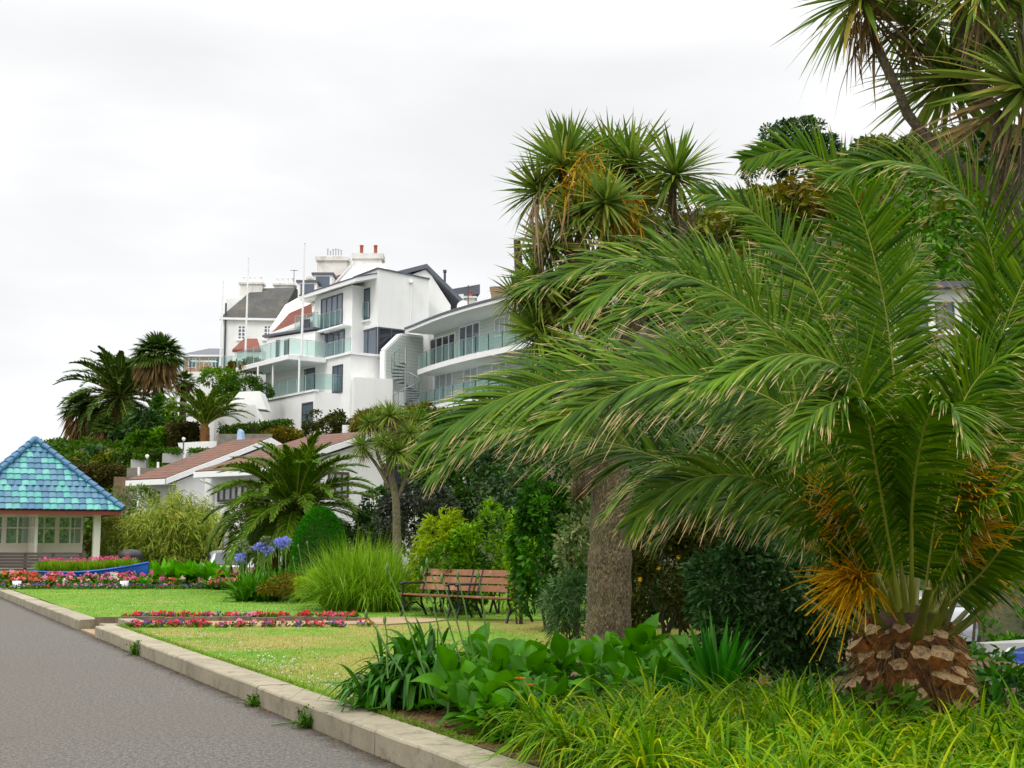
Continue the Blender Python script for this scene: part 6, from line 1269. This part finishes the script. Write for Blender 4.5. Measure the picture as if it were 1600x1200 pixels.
for px, y0, y1, d, lb in ((217, 730, 752, 69.5, 'slim white pipe down the grey retaining wall'), (247, 722, 735, 71.5, 'short white pipe at the roof edge below the planters')):
    mb = MB(); a, b_ = P(px, y1, d), P(px, y0, d); mb.tube([a, b_], .07, 6); tag(mb.build('pipe', m_trim), lb, 'pipe')
for px, py, d, lb in ((230, 713, 72, 'round white globe lamp beside the end planter'), (287, 686, 77, 'small white globe lamp on the low white wall')):
    c = P(px, py, d); t = thing('globe_lamp', lb, 'lamp', c); mb = MB(); mb.lathe([(.01, -.16), (.09, -.06), (.11, 0), (.09, .07), (.01, .11)], 12, c); mb.build('globe', m_trim, t); mb = MB(); mb.tube([c-[0, 0, .7], c-[0, 0, .15]], .04, 6); mb.build('post', m_darkf, t)
m_bluep = plain('pale_blue_paint', S(150, 176, 206), .5, var=.12)
mb = MB(); mb.extrude([P(369, 696, 66), P(379, 694, 66), P(377, 674, 66.2), P(373, 670, 66.2), P(371, 674, 66.2)], [.1, .25, 0]); tag(mb.build('painted_board', m_bluep), 'pale blue tapered board standing on end above the brown roof', 'board')
mb = MB(); a, b_ = P(541, 680, 78), P(541, 664, 78); mb.box(a[0]-.25, a[0]+.25, 78, 78.5, a[2]-.4, b_[2]); tag(mb.build('gate_pillar', m_white), 'short white pillar beside the dark clipped bush', 'pillar')
# ------------------------------------------------------------------ brown roofed bungalow with two gables
bg_ = thing('bungalow', 'white house with low brown tiled gables and dark brown windows behind the middle palm', 'house', (P(450, 800, 55)[0], 55, .3))
ED = unit(np.array([.79, -.61])); UP = unit(np.array([.61, .79]))     # along the eave, and up the slope
def gable(corner, zev, el, run, pitch, full, ovh=.35):
    c = np.array(corner[:2]); r = run*math.tan(pitch)
    gp = lambda a, t, z: np.array([*(c+ED*a+UP*t), z])
    zb_ = -.3
    mb = MB(); mb.extrude([gp(-.4, .5, zb_), gp(-.4, run*2-.5, zb_), gp(-.4, run*2-.5, zev-.1), gp(-.4, run, zev+r-.32), gp(-.4, .5, zev-.1)], [*(-ED*el), 0]); wl_ = mb.build('wall', m_white, bg_)
    th = np.array([0, 0, .16]); mb = MB(); k = math.tan(pitch)
    A = [gp(0, -ovh, zev-ovh*k), gp(0, run, zev+r), gp(-el, run, zev+r), gp(-el, -ovh, zev-ovh*k)]; mb.extrude(A, th)
    Bq = [gp(0, run, zev+r), gp(0, 2*run+ovh, zev-ovh*k), gp(-el, 2*run+ovh, zev-ovh*k), gp(-el, run, zev+r)]; mb.extrude(Bq, th); mb.build('roof', m_tile, bg_)
    mb = MB(); 
    for a, b_ in ((A[0], A[1]), (Bq[1], Bq[0])): mb.extrude([a-[0, 0, .12], b_-[0, 0, .12], b_+[0, 0, .13], a+[0, 0, .13]], [*(ED*.05), 0])
    mb.build('barge_board', m_trim, bg_)
    mb = MB(); q0, q1 = gp(0, -ovh-.03, zev-ovh*k-.13), gp(-el, -ovh-.03, zev-ovh*k-.13); mb.extrude([q0, q1, q1+[0, 0, .24], q0+[0, 0, .24]], [*(-UP*.06), 0]); mb.build('fascia', m_trim, bg_)
    mb = MB(); q0, q1 = gp(0, -ovh, zev-ovh*k-.13), gp(-el, -ovh, zev-ovh*k-.13); w2 = np.array([*(UP*(ovh+.45)), 0]); mb.extrude([q0, q1, q1+w2, q0+w2], [0, 0, .02]); mb.build('soffit', m_soffit, bg_)
    return Face(gp(-.4, 0, 0)[:2], UP), Face(gp(0, .5, 0)[:2], -ED)
g1 = P(420, 735, 51.7); z1e = P(420, 733, 51.7)[2]
FG2, FE2 = gable(g1, z1e, 4.2, 6.2, math.radians(16.5), True)
g0_ = P(270, 748, 56.3); z0e = P(269, 748, 56.3)[2]
FG1, FE1 = gable(g0_, z0e, 2.8, 5.6, math.radians(20), True)
win(FG2, 513, 545, 737, 777, 3, bg_, fm=m_brownf, fw=.10, pm=m_curtain); win(FE2, 343, 373, 757, 784, 3, bg_, fm=m_brownf, fw=.10, pm=m_curtain); win(FE2, 341, 366, 818, 860, 2, bg_, fm=m_brownf, fw=.1, pm=m_curtain, trans=1); win(FE2, 380, 410, 757, 784, 3, bg_, fm=m_brownf, fw=.10, pm=m_curtain); win(FG2, 470, 500, 745, 784, 3, bg_, fm=m_brownf, fw=.1, pm=m_curtain)
win(FE1, 236, 252, 768, 785, 2, bg_, fm=m_brownf, fw=.1, pm=m_paned); win(FG2, 600, 640, 725, 770, 3, bg_, fm=m_brownf, fw=.1, pm=m_paned)
mb = MB(); q = FE2.pt(FE2.s(326), 0, .4); mb.tube([q+[0, 0, z1e-.3], FE2.pt(FE2.s(336), z1e-.55, .05), FE2.pt(FE2.s(336), 0, .05)], .05, 6); mb.build('downpipe', m_trim, bg_)
mb = MB(); q = P(352, 790, 53.2); f = FE2; f.box(mb, f.s(346), f.s(362), f.sz(354, 866)[1]-.3, f.sz(354, 861)[1], .0, .3); mb.build('window_box', m_brownf, bg_)
# ------------------------------------------------------------------ houses on the right hillside
hh = thing('hill_house', 'white flat roofed house with large panes seen through the right palm fronds', 'house', (P(1500, 560, 45)[0], 45, 6)); fh = Face(P(1420, 560, 45)[:2], (1, -.1))
mb = MB(); fh.box(mb, 0, fh.s(1640), 4, fh.sz(1500, 452)[1], -4, 0); mb.build('wall', m_white, hh); mb = MB(); zz_ = fh.sz(1500, 452)[1]; fh.box(mb, -.4, fh.s(1640)+.3, zz_+.004, zz_+.2, -4.2, .5); mb.build('roof', m_zinc, hh)
mb = MB(); fh.box(mb, -.2, fh.s(1640), fh.sz(1500, 527)[1], fh.sz(1500, 518)[1], 0, .6); mb.build('balcony_slab', m_trim, hh)
for a in (1428, 1470, 1512, 1560, 1600): win(fh, a, a+30, 472, 516, 2, hh, fm=m_darkf, fw=.05)
for a in (1440, 1500, 1560): win(fh, a, a+30, 536, 560, 2, hh, fm=m_darkf, fw=.05)
h2 = thing('hill_house', 'small white house high on the hill behind the corner cabbage palm', 'house', (P(1530, 270, 118)[0], 118, 30)); fh = Face(P(1495, 270, 118)[:2], (1, 0)); mb = MB(); fh.box(mb, 0, fh.s(1570), 24, fh.sz(1530, 224)[1], -6, 0); mb.build('wall', m_white, h2)
z_ = fh.sz(1530, 224)[1]; mb = MB(); p = [fh.pt(-.5, z_, .5), fh.pt(fh.s(1570)+.5, z_, .5), fh.pt(fh.s(1570)+.5, z_, -6.5), fh.pt(-.5, z_, -6.5)]; mb.add(p+[fh.pt(1.5, z_+1.6, -3), fh.pt(fh.s(1570)-1.5, z_+1.6, -3)], [(0, 1, 5, 4), (1, 2, 5), (2, 3, 4, 5), (3, 0, 4), (0, 3, 2, 1)]); mb.build('roof', m_slate, h2)
win(fh, 1514, 1527, 240, 256, 2, h2, fm=m_darkf, fw=.12); win(fh, 1545, 1560, 238, 256, 2, h2, fm=m_darkf, fw=.12)
# ------------------------------------------------------------------ promenade shelter with its blue tiled roof
SD = 48.0; sc = P(50, 800, SD)[:2]; half = 2.76; ROT = math.radians(28)
sh = thing('shelter', 'seaside shelter with pyramid roof of blue and turquoise tiles and cream glazed walls', 'shelter', (sc[0], SD, .25))
zE, zA = P(190, 799, SD)[2], P(50, 690, SD)[2]
cr_, sr_ = math.cos(ROT), math.sin(ROT)
def W(x, y, z): return np.array([sc[0]+x*cr_-y*sr_, SD+x*sr_+y*cr_, z])
m_tl, nt, b, out = nodes('glazed_tiles'); r_ = attr(nt, 'rnd'); n1 = noise(nt, 9, 4, .7); n2 = noise(nt, 1.5, 4)
st = N(nt, 'ShaderNodeValToRGB'); L(nt, r_, st.inputs[0]); st.color_ramp.interpolation = 'CONSTANT'; e = st.color_ramp.elements
for _ in range(2): e.new(.5)
for el, (p_, c_) in zip(e, [(0, S(58, 106, 136)), (.3, S(74, 122, 146)), (.52, S(76, 154, 150)), (.78, S(96, 168, 162))]): el.position = p_; el.color = c_
c = mixc(nt, fac(nt, n1, .5, .8), st.outputs[0], mixc(nt, .45, st.outputs[0], S(70, 84, 84))); c = mixc(nt, fac(nt, n2, .6, .8), c, mixc(nt, .35, c, S(88, 96, 70)))
L(nt, c, b.inputs['Base Color']); b.inputs['Roughness'].default_value = .5
mb = MB(); rows = 12; slope = math.hypot(half, zA-zE)
for side in range(4):
    a = side*pi/2
    def F(u, t, up=0.):   # u across the face, t up the slope 0..1
        y = -half*(1-t); x = u; ny, nz = -(zA-zE)/slope, half/slope; p = np.array([x, y+ny*up, 0]); z = zE+(zA-zE)*t+nz*up
        return W(p[0]*math.cos(a)-p[1]*math.sin(a), p[0]*math.sin(a)+p[1]*math.cos(a), z)
    for r in range(rows):
        t0, t1 = r/rows, (r+1.12)/rows; hw = half*(1-(r+.35)/rows); tw = .25; n = int(2*hw/tw)+1; ofs = 0
        for i in range(n):
            u0 = (i-n/2)*tw; u1 = u0+tw
            if min(abs(u0), abs(u1)) > half*(1-(r+.1)/rows)-.02: continue
            q = 6; uu = np.linspace(u0, u1, q); hgt = .028*np.sin(np.linspace(-.3, 1, q)*pi*.9+.3); lim = half*(1-(r+.5)/rows)+.06; uu = np.clip(uu, -lim, lim)
            sag = .30/rows*.30*np.sin(np.linspace(0, 1, q)*pi)
            lo = [F(x, t0-s_*.6, h+.045) for x, h, s_ in zip(uu, hgt, sag)]; mi = [F(x, (t0+t1)/2, h+.03) for x, h in zip(uu, hgt)]; hi = [F(x, min(1, t1), h+.0) for x, h in zip(uu, hgt)]; un = [F(x, t0-s_*.6, h+.012) for x, h, s_ in zip(uu, hgt, sag)]
            fs_ = [(j, j+1, q+j+1, q+j) for j in range(q-1)]+[(q+j, q+j+1, 2*q+j+1, 2*q+j) for j in range(q-1)]+[(3*q+j, 3*q+j+1, j+1, j) for j in range(q-1)]
            mb.add(lo+mi+hi+un, fs_, random.random()*.99, 0, False)
roof = mb.build('roof', m_tl, sh)
mb = MB(); mb.add([W(-half+.02, -half+.02, zE-.02), W(half-.02, -half+.02, zE-.02), W(half-.02, half-.02, zE-.02), W(-half+.02, half-.02, zE-.02), W(0, 0, zA-.05)], [(0, 1, 4), (1, 2, 4), (2, 3, 4), (3, 0, 4)]); mb.build('roof_deck', m_slate, roof)
mb = MB(); m_hip = plain('hip_tiles', S(60, 112, 150), .5, var=.2, scale=4, dirt=S(100, 112, 96))
for sx_, sy_ in ((-1, -1), (1, -1), (1, 1), (-1, 1)):
    p0_, p1_ = W(sx_*half*1.01, sy_*half*1.01, zE+.05), W(sx_*.03, sy_*.03, zA+.07)
    for i in range(13):
        a_, b2 = p0_+(p1_-p0_)*i/13, p0_+(p1_-p0_)*(i+1.06)/13; mb.tube([a_+[0, 0, .03], b2], [.115, .10], 10, cap=True)
mb.build('hip_ridge', m_hip, roof); mb = MB(); mb.lathe([(.17, -.12), (.2, 0), (.13, .1), (.02, .15)], 12, W(0, 0, zA+.06)); mb.build('apex_cap', m_hip, roof)
m_cream = plain('cream_paint', S(238, 234, 220), .55, var=.04, scale=1, dirt=S(222, 217, 200)); m_redw = plain('red_brown_fascia', S(140, 66, 44), .5, var=.15)
def ringbox(mb, h, t, z0, z1):
    for q in ([(-h, -h), (h, -h), (h, -h+t), (-h, -h+t)], [(-h, h-t), (h, h-t), (h, h), (-h, h)], [(-h, -h+t), (-h+t, -h+t), (-h+t, h-t), (-h, h-t)], [(h-t, -h+t), (h, -h+t), (h, h-t), (h-t, h-t)]): mb.prism([W(x, y, 0)[:2] for x, y in q], z0, z1)
mb = MB(); ringbox(mb, half-.05, .12, zE-.17, zE-.03); mb.build('fascia', m_redw, sh)
mb = MB(); mb.prism([W(x, y, 0)[:2] for x, y in ((-half+.18, -half+.18), (half-.18, -half+.18), (half-.18, half-.18), (-half+.18, half-.18))], zE-.12, zE-.08); mb.build('ceiling', m_cream, sh)
hw = half-.76; zf = .30
for i, (x, y) in enumerate(((-hw, -hw), (hw, -hw), (hw, hw), (-hw, hw))):
    mb = MB(); mb.prism([W(x+dx, y+dy, 0)[:2] for dx, dy in ((-.12, -.12), (.12, -.12), (.12, .12), (-.12, .12))], zf-.2, zE-.12); mb.build('post', m_cream, sh)
# cross shaped glazed screens under the roof
zs, zw0, zw1 = P(100, 852, SD)[2], P(100, 852, SD)[2], zE-.22
m_sglass = glassmat('shelter_glass', S(150, 170, 150), .05, alpha=.25)
for (x0, y0, x1, y1) in ((-hw, .1, hw, .1), (-.05, -hw+.12, -.05, 0), (-.05, .2, -.05, hw)):
    a, b_ = W(x0, y0, 0), W(x1, y1, 0); f = Face(a[:2], (b_-a)[:2]); ln_ = np.linalg.norm((b_-a)[:2]); mb = MB()
    f.box(mb, .13, ln_-.13, zf-.1, zs, -.04, .04); f.box(mb, .13, ln_-.13, zw1, zE-.12, -.05, .05); f.box(mb, .13, ln_-.13, zs+.001, zs+.08, -.06, .06); sc1 = mb.build('screen', m_cream, sh)
    nb_ = 4 if ln_ > 3 else 2; mb = MB(); zz_ = zs+(zw1-zs)*.62
    for i in range(nb_*2+1):
        aa = .13+(ln_-.26)*i/(nb_*2); ww = .08 if i % 2 == 0 else .028; f.box(mb, max(.13, aa-ww), min(ln_-.13, aa+ww), zs+.082, zw1-.002, -.05, .05)
    f.box(mb, .15, ln_-.15, zz_-.025, zz_+.025, -.03, .03); mb.build('glazing_bars', m_cream, sc1)
    mb = MB(); f.box(mb, .15, ln_-.15, zs+.085, zw1-.004, -.006, .006); mb.build('pane', m_sglass, sc1)
mb = MB(); mb.prism([W(x, y, 0)[:2] for x, y in ((-half, -half), (half, -half), (half, half), (-half, half))], .2, zf-.02); mb.build('plinth', m_kerb, sh)
# long dark slatted bench in front
m_dkw = plain('dark_timber', S(66, 54, 46), .6, var=.3, scale=8)
bd = 45.2; x0, x1 = P(-60, 900, bd)[0], P(131, 900, bd)[0]; zb_ = .27; t = thing('slatted_bench', 'long dark brown slatted bench in front of the shelter', 'bench', ((x0+x1)/2, bd, zb_))
mb = MB()
for i in range(5): mb.box(x0, x1, bd-.45+i*.10, bd-.37+i*.10, zb_+.42, zb_+.46)
mb.build('seat', m_dkw, t); mb = MB()
for i in range(5): mb.hexa([(x0, bd+.06+i*.02, zb_+.50+i*.11), (x1, bd+.06+i*.02, zb_+.50+i*.11), (x1, bd+.10+i*.02, zb_+.50+i*.11), (x0, bd+.10+i*.02, zb_+.50+i*.11)]+[(x0, bd+.08+i*.02, zb_+.595+i*.11), (x1, bd+.08+i*.02, zb_+.595+i*.11), (x1, bd+.12+i*.02, zb_+.595+i*.11), (x0, bd+.12+i*.02, zb_+.595+i*.11)])
mb.build('backrest', m_dkw, t)
for i in range(5):
    x = x0+.2+(x1-x0-.4)*i/4; mb = MB(); mb.box(x-.04, x+.04, bd-.44, bd-.38, zb_-.1, zb_+.42); mb.box(x-.04, x+.04, bd+.13, bd+.19, zb_-.1, zb_+1.02); mb.box(x-.035, x+.035, bd-.38, bd+.13, zb_+.34, zb_+.415); mb.build('leg', m_dkw, t)
# ------------------------------------------------------------------ blue boat full of plants
m_blue_b = plain('blue_boat_paint', S(28, 98, 196), .4, var=.12, scale=2); m_boatin = plain('boat_inside', S(80, 110, 150), .7)
bo = P(232, 885, 42.6); sb = P(60, 900, 43.4); bdv = unit((bo-sb)*np.array([1, 1, 0])); bl_ = np.linalg.norm((bo-sb)[:2]); bn = np.array([-bdv[1], bdv[0], 0])
t = thing('rowing_boat', 'bright blue wooden rowing boat used as a flower planter, bow pointing right', 'boat', (sb+bo)/2*np.array([1, 1, 0])+np.array([0, 0, .40]))
def hullring(u, off=0.):
    wd = (.70*max(.0, 1-(max(0, u-.45)/.55)**2.2)*(.72+.28*min(1, u/.3)))-off; wd = max(.015, wd); zs_ = .62+.36*max(0, u-.3)**2/.49+.06*(1-u); zk = .22+.26*max(0, (u-.6)/.4)**2
    c_ = sb+bdv*bl_*u; return [np.array([c_[0], c_[1], 0])+bn*wd*k+np.array([0, 0, z_]) for k, z_ in ((-1, zs_), (-.92, zk+(zs_-zk)*.6), (-.6, zk+(zs_-zk)*.22), (0, zk), (.6, zk+(zs_-zk)*.22), (.92, zk+(zs_-zk)*.6), (1, zs_))]
us = np.linspace(0, 1, 22); R_ = [hullring(u) for u in us]; mb = MB(); mb.add(np.array(R_).reshape(-1, 3), [(i*7+j, i*7+j+1, (i+1)*7+j+1, (i+1)*7+j) for i in range(21) for j in range(6)]+[tuple(range(7))], .5, 0, True); mb.build('hull', m_blue_b, t)
mb = MB()
for k in (0, 6): mb.tube([r[k]+[0, 0, .015] for r in R_], .035, 6)
mb.build('gunwale', m_blue_b, t); mb = MB(); v = [r[k]*1.0+np.array([0, 0, -.10]) for r in R_ for k in (0, 6)]; mb.add(v, [(2*i, 2*i+1, 2*i+3, 2*i+2) for i in range(21)]); mb.build('soil_fill', m_soil, t)
t2 = thing('planting', 'bushy green plants with small pink flowers filling the blue boat', 'plants', (sb+bo)/2*np.array([1, 1, 0])+np.array([0, 0, .65])); mb = MB(); fl = MB()
for i in range(420):
    u = random.uniform(.06, .86); k = random.uniform(-.8, .8); c_ = sb+bdv*bl_*u+bn*.55*k*(1-max(0, u-.5)*1.3); c_ = np.array([c_[0], c_[1], .56+.2*max(0, u-.4)]); tuft(mb, c_, 24, .52, .024, (.95, 1.5), .15, 4, 0, .05, 'leaf')
    if random.random() < .22: ball(fl, c_+np.array([random.uniform(-.08, .08), 0, random.uniform(.44, .56)]), .05, 7, ci(random.choice([3, 5, 5, 2])))
mb.build('foliage', M['grass_lime'], t2); fl.build('flowers', m_fl, t2)
# ------------------------------------------------------------------ litter bin and small markers
m_blk = plain('black_plastic', S(36, 36, 38), .45, var=.15); c = np.array([*P(203, 900, 45.2)[:2], .25]); t = thing('litter_bin', 'black litter bin with rounded hood behind the boat bow', 'bin', c)
mb = MB(); mb.lathe([(.34, 0), (.38, .06), (.41, .72), (.43, .78)], 20, c, sy=.8); mb.build('body', m_blk, t); mb = MB(); mb.lathe([(.44, .79), (.445, .95), (.40, 1.06), (.28, 1.14), (.02, 1.17)], 20, c, sy=.8); mb.build('hood', m_blk, t); mb = MB(); mb.box(c[0]-.25, c[0]+.25, c[1]-.37, c[1]-.30, c[2]+.80, c[2]+.93); mb.build('slot', plain('slot_dark', (.006, .006, .006, 1), .9), t)
for px, py, lb in ((194, 918, 'small white marker pot at the front edge of the far bed below the boat'), (26, 919, 'small grey white marker at the left corner of the far bed'), (337, 918, 'small pale marker at the front edge of the far bed right of the boat')):
    c = P(px, py, 40.2); c[2] = .24; mb = MB(); mb.lathe([(.11, 0), (.14, .22), (.12, .22), (.11, .2), (.01, .19)], 10, c); tag(mb.build('marker_pot', m_trim), lb, 'pot')
# ------------------------------------------------------------------ park benches
m_wood = plain('bench_timber', S(142, 94, 60), .6, var=.3, scale=7, bmp=.2, bscale=60, dirt=S(164, 132, 100)); m_iron = plain('cast_iron', S(30, 30, 32), .5, var=.2)
def bench(name, label, loc, rz, Ln=1.55):
    t = thing(name, label, 'bench', loc, 'wood and iron benches by the hedge', rz); h = Ln/2
    mb = MB()
    for i in range(5): mb.box(-h, h, -.30+i*.105, -.21+i*.105, .435-.012*i, .465-.012*i)
    mb.build('seat', m_wood, t, True)
    for i in range(3):
        z = .53+i*.145; y = .235+i*.045; mb = MB(); mb.hexa([(-h, y, z), (h, y, z), (h, y+.03, z-.008), (-h, y+.03, z-.008), (-h, y+.038, z+.115), (h, y+.038, z+.115), (h, y+.068, z+.107), (-h, y+.068, z+.107)]); mb.build('backrest_slat', m_wood, t, True)
    for x in (-h+.1, h-.1):
        mb = MB(); mb.tube([(x, -.34, 0), (x, -.30, .12), (x, -.24, .24), (x, -.29, .36), (x, -.31, .43)], .024, 7); mb.tube([(x, .34, 0), (x, .26, .14), (x, .19, .28), (x, .20, .42), (x, .27, .60), (x, .37, .93)], .024, 7)
        mb.tube([(x, -.28, .14), (x, -.12, .26), (x, .06, .28), (x, .24, .16)], .018, 6); mb.tube([(x, -.31, .42), (x, .0, .40), (x, .2, .39)], .022, 6)
        mb.tube([(x, -.30, .44), (x, -.285, .56), (x, -.30, .655)], .02, 6); mb.tube([(x, -.36, .645), (x, -.28, .67), (x, 0, .665), (x, .29, .66)], .024, 7)
        mb.build('iron_end', m_iron, t, True)
    return t
bA = P(682, 962, 25.4); bB = bA+np.array([1.14, -1.14, 0])
bench('park_bench', 'left wooden slatted park bench with black iron arms, its empty end beside the lime grass', (bA[0], bA[1], .17), math.radians(-45))
bench('park_bench', 'right wooden slatted park bench with black iron arms against the dark climber', (bB[0], bB[1], .17), math.radians(-45))
# ------------------------------------------------------------------ parked cars
m_tyre = plain('tyre', S(30, 30, 30), .9); m_rim = plain('alloy_rim', S(170, 172, 176), .35, metal=.7); m_lens = plain('red_lens', S(150, 20, 24), .25); m_hl = plain('headlight_glass', S(214, 218, 222), .12)
def car(label, loc, rz, paint, Ln=4.2, Wd=1.75, H=1.5, mpv=.0):
    t = thing('parked_car', label, 'car', loc, 'cars parked behind the garden', rz); nx = 46; xs = np.linspace(0, 1, nx)
    top = np.interp(xs, [0, .02, .08, .24, .29, .42, .52, .72, .86, .955, .985, 1], [.50, .62, .72, .86, .90, H-.10, H, H-.01, H-.10, .98, .86, .52]); belt = np.interp(xs, [0, .05, .25, .5, .9, .98, 1], [.50, .64, .84, .90, .96, .86, .52]); wbelt = np.interp(xs, [0, .03, .12, .5, .9, .97, 1], [.62, .78, .90, 1, .95, .88, .76])*Wd/2
    roofw = .74
    ring = []
    for x, tp, bl2, w2 in zip(xs, top, belt, wbelt):
        bl2 = min(bl2, tp-.004); xx = (x-.5)*Ln; k = np.clip((tp-bl2)/.5, 0, 1); wt = w2*(1-(1-roofw)*k)
        ring.append([(xx, -w2*.93, .20), (xx, -w2*1.0, .42), (xx, -w2*1.0, .68 if bl2 > .7 else bl2-.03), (xx, -w2*.975, bl2), (xx, -wt*1.0, bl2+(tp-bl2)*.86), (xx, -wt*.80, tp-.015*k), (xx, 0, tp+.025*k)])
    v = []; m = 13
    for r in ring: v += r+[(a, -b_, c_) for a, b_, c_ in r[:-1][::-1]]
    f = [(i*m+j, (i+1)*m+j, (i+1)*m+j+1, i*m+j+1) for i in range(nx-1) for j in range(m-1)]+[tuple(range(m)), tuple(range((nx-1)*m, nx*m))[::-1]]
    mb = MB(); mb.add(v, f, .5, 0, True); body = mb.build('body', paint, t, True)
    def strip(x0, x1, j0, j1, off, name, mat, mirror=False, z_lo=.06, z_hi=.94):
        ii = [i for i in range(nx) if x0 <= xs[i] <= x1]; q = MB(); vv = []
        for i in ii:
            a, b_ = np.array(ring[i][j0]), np.array(ring[i][j1]); 
            for s_ in (z_lo, z_hi): p = a+(b_-a)*s_; vv.append(p*np.array([1, -1 if mirror else 1, 1])+np.array([0, off*(1 if mirror else -1), .006]))
        q.add(vv, [(2*i, 2*i+1, 2*i+3, 2*i+2) for i in range(len(ii)-1)], .5, 0, True); return q.build(name, mat, t, True)
    for mi in (False, True):
        strip(.34, .52, 3, 4, .012, 'side_window', m_paned, mi); strip(.54, .72, 3, 4, .012, 'side_window', m_paned, mi); strip(.74, .86, 3, 4, .012, 'side_window', m_paned, mi)
    def screen(x0, x1, name):
        ii = [i for i in range(nx) if x0 <= xs[i] <= x1]; q = MB(); vv = []
        for i in ii:
            w2 = abs(ring[i][5][1])*.98
            for k in (-1, -.5, 0, .5, 1): vv.append((ring[i][6][0]+(-.018 if x0 < .5 else .018), w2*k, ring[i][5][2]+(ring[i][6][2]-ring[i][5][2])*(1-k*k)+.016))
        q.add(vv, [(i*5+j, i*5+j+1, (i+1)*5+j+1, (i+1)*5+j) for i in range(len(ii)-1) for j in range(4)], .5, 0, True); return q.build(name, m_paned, t, True)
    screen(.295, .44, 'windscreen'); screen(.865, .955, 'rear_window')
    for x in (-.305*Ln, .30*Ln):
        for s_ in (-1, 1):
            q = MB(); y = s_*(Wd/2-.10); th = np.arange(22)*2*pi/22; pr = [(.20, -.10), (.30, -.105), (.325, -.06), (.325, .06), (.30, .105), (.20, .10)]; vv = [(x+r*math.cos(a), y+h, .32+r*math.sin(a)) for r, h in pr for a in th]
            q.add(vv, [(i*22+j, i*22+(j+1) % 22, (i+1)*22+(j+1) % 22, (i+1)*22+j) for i in range(5) for j in range(22)], .5, 0, True); wv = q.build('wheel', m_tyre, t, True)
            q = MB(); yo = y+s_*.085
            for k in range(5): a = k*2*pi/5; q.add([(x+.03*math.cos(a+1.57), yo, .32+.03*math.sin(a+1.57)), (x+.2*math.cos(a+.2), yo, .32+.2*math.sin(a+.2)), (x+.2*math.cos(a-.2), yo, .32+.2*math.sin(a-.2)), (x+.03*math.cos(a-1.57), yo, .32+.03*math.sin(a-1.57))], [(0, 1, 2, 3)])
            q.add([(x+.205*math.cos(a), yo-s_*.03, .32+.205*math.sin(a)) for a in th], [tuple(range(22))]); q.build('rim', m_rim, wv, True)
            q = MB(); q.add([(x+.385*math.cos(a), s_*(Wd/2+.004), .33+.385*math.sin(a)) for a in np.linspace(-.25, pi+.25, 18)], [tuple(range(18))]); q.build('wheel_arch', m_blk, t, True)
    for s_ in (-1, 1):
        q = MB(); q.hexa([(-.5*Ln+.02, s_*.50, .56), (-.5*Ln+.24, s_*.80, .60), (-.5*Ln+.30, s_*.74, .60), (-.5*Ln+.1, s_*.46, .56), (-.5*Ln+.07, s_*.52, .68), (-.5*Ln+.32, s_*.795, .76), (-.5*Ln+.36, s_*.70, .77), (-.5*Ln+.14, s_*.46, .69)]); q.build('headlight', m_hl, t, True)
        q = MB(); q.hexa([(.5*Ln-.12, s_*.62, .66), (.5*Ln+.0, s_*.62, .66), (.5*Ln-.10, s_*.79, .66), (.5*Ln-.2, s_*.79, .66), (.5*Ln-.16, s_*.60, .96), (.5*Ln-.03, s_*.60, .92), (.5*Ln-.13, s_*.765, .92), (.5*Ln-.24, s_*.75, .96)]); q.build('tail_light', m_lens, t, True)
        q = MB(); q.hexa([(-.62, s_*.86, .92), (-.48, s_*.86, .92), (-.48, s_*1.0, .93), (-.60, s_*1.0, .93), (-.62, s_*.86, 1.04), (-.48, s_*.86, 1.04), (-.48, s_*1.0, 1.03), (-.60, s_*1.0, 1.03)]); q.build('wing_mirror', paint, t, True)
    for x, s_ in ((-.5*Ln-.008, -1), (.5*Ln+.006, 1)): q = MB(); q.box(min(x, x+s_*.015), max(x, x+s_*.015), -.26, .26, .44, .55); q.build('number_plate', m_trim, t, True)
    q = MB(); q.box(-.5*Ln+.1, .5*Ln-.1, -Wd*.46, Wd*.46, .17, .30); q.build('underside', m_blk, t, True)
    return t
def paint(name, c, metal=.3):
    m, nt, b, out = nodes(name); b.inputs['Base Color'].default_value = c; b.inputs['Roughness'].default_value = .28; b.inputs['Metallic'].default_value = metal; b.inputs['Coat Weight'].default_value = .6; return m
zr = lambda x, y: float(ground(x, y))+.03
x, y = P(357, 880, 47)[:2]; car('silver grey car behind the low wall left of the dark shrub', (x, y, -.12), math.radians(108), paint('silver_paint', S(196, 200, 204), .5))
x, y = P(1460, 960, 33.5)[:2]; car('white car seen from behind past the palm trunk', (x, y+2, -1.08), math.radians(-78), paint('white_paint', S(170, 173, 180), .0), 4.3, 1.78, 1.42)
x, y = P(1752, 1030, 23)[:2]; car('blue car with its nose showing at the right picture edge', (x, y, -1.02), math.radians(8), paint('blue_paint', S(24, 60, 160), .3), 4.0, 1.72, 1.45)
# low walls by the road
mb = MB(); a, b_ = P(318, 908, 44), P(392, 912, 43); mb.prism([a[:2], b_[:2], b_[:2]+[.05, .3], a[:2]+[.05, .3]], .1, P(350, 886, 43.5)[2]); tag(mb.build('low_wall', plain('pale_rubble', S(186, 162, 136), .95, var=.3, scale=5, bmp=.7, bscale=18, dirt=S(140, 116, 92))), 'low rough pinkish stone wall in front of the silver grey car', 'wall')
mb = MB(); a, b_ = P(1538, 1000, 27), P(1600, 1000, 27.4); a2 = P(1720, 1000, 28); mb.prism([a[:2], a2[:2], a2[:2]+[-.05, 1.2], a[:2]+[-.05, .35]], -1.2, P(1550, 1006, 27)[2]); tag(mb.build('low_wall', m_conc), 'low pale concrete wall between the white and the blue car', 'wall')
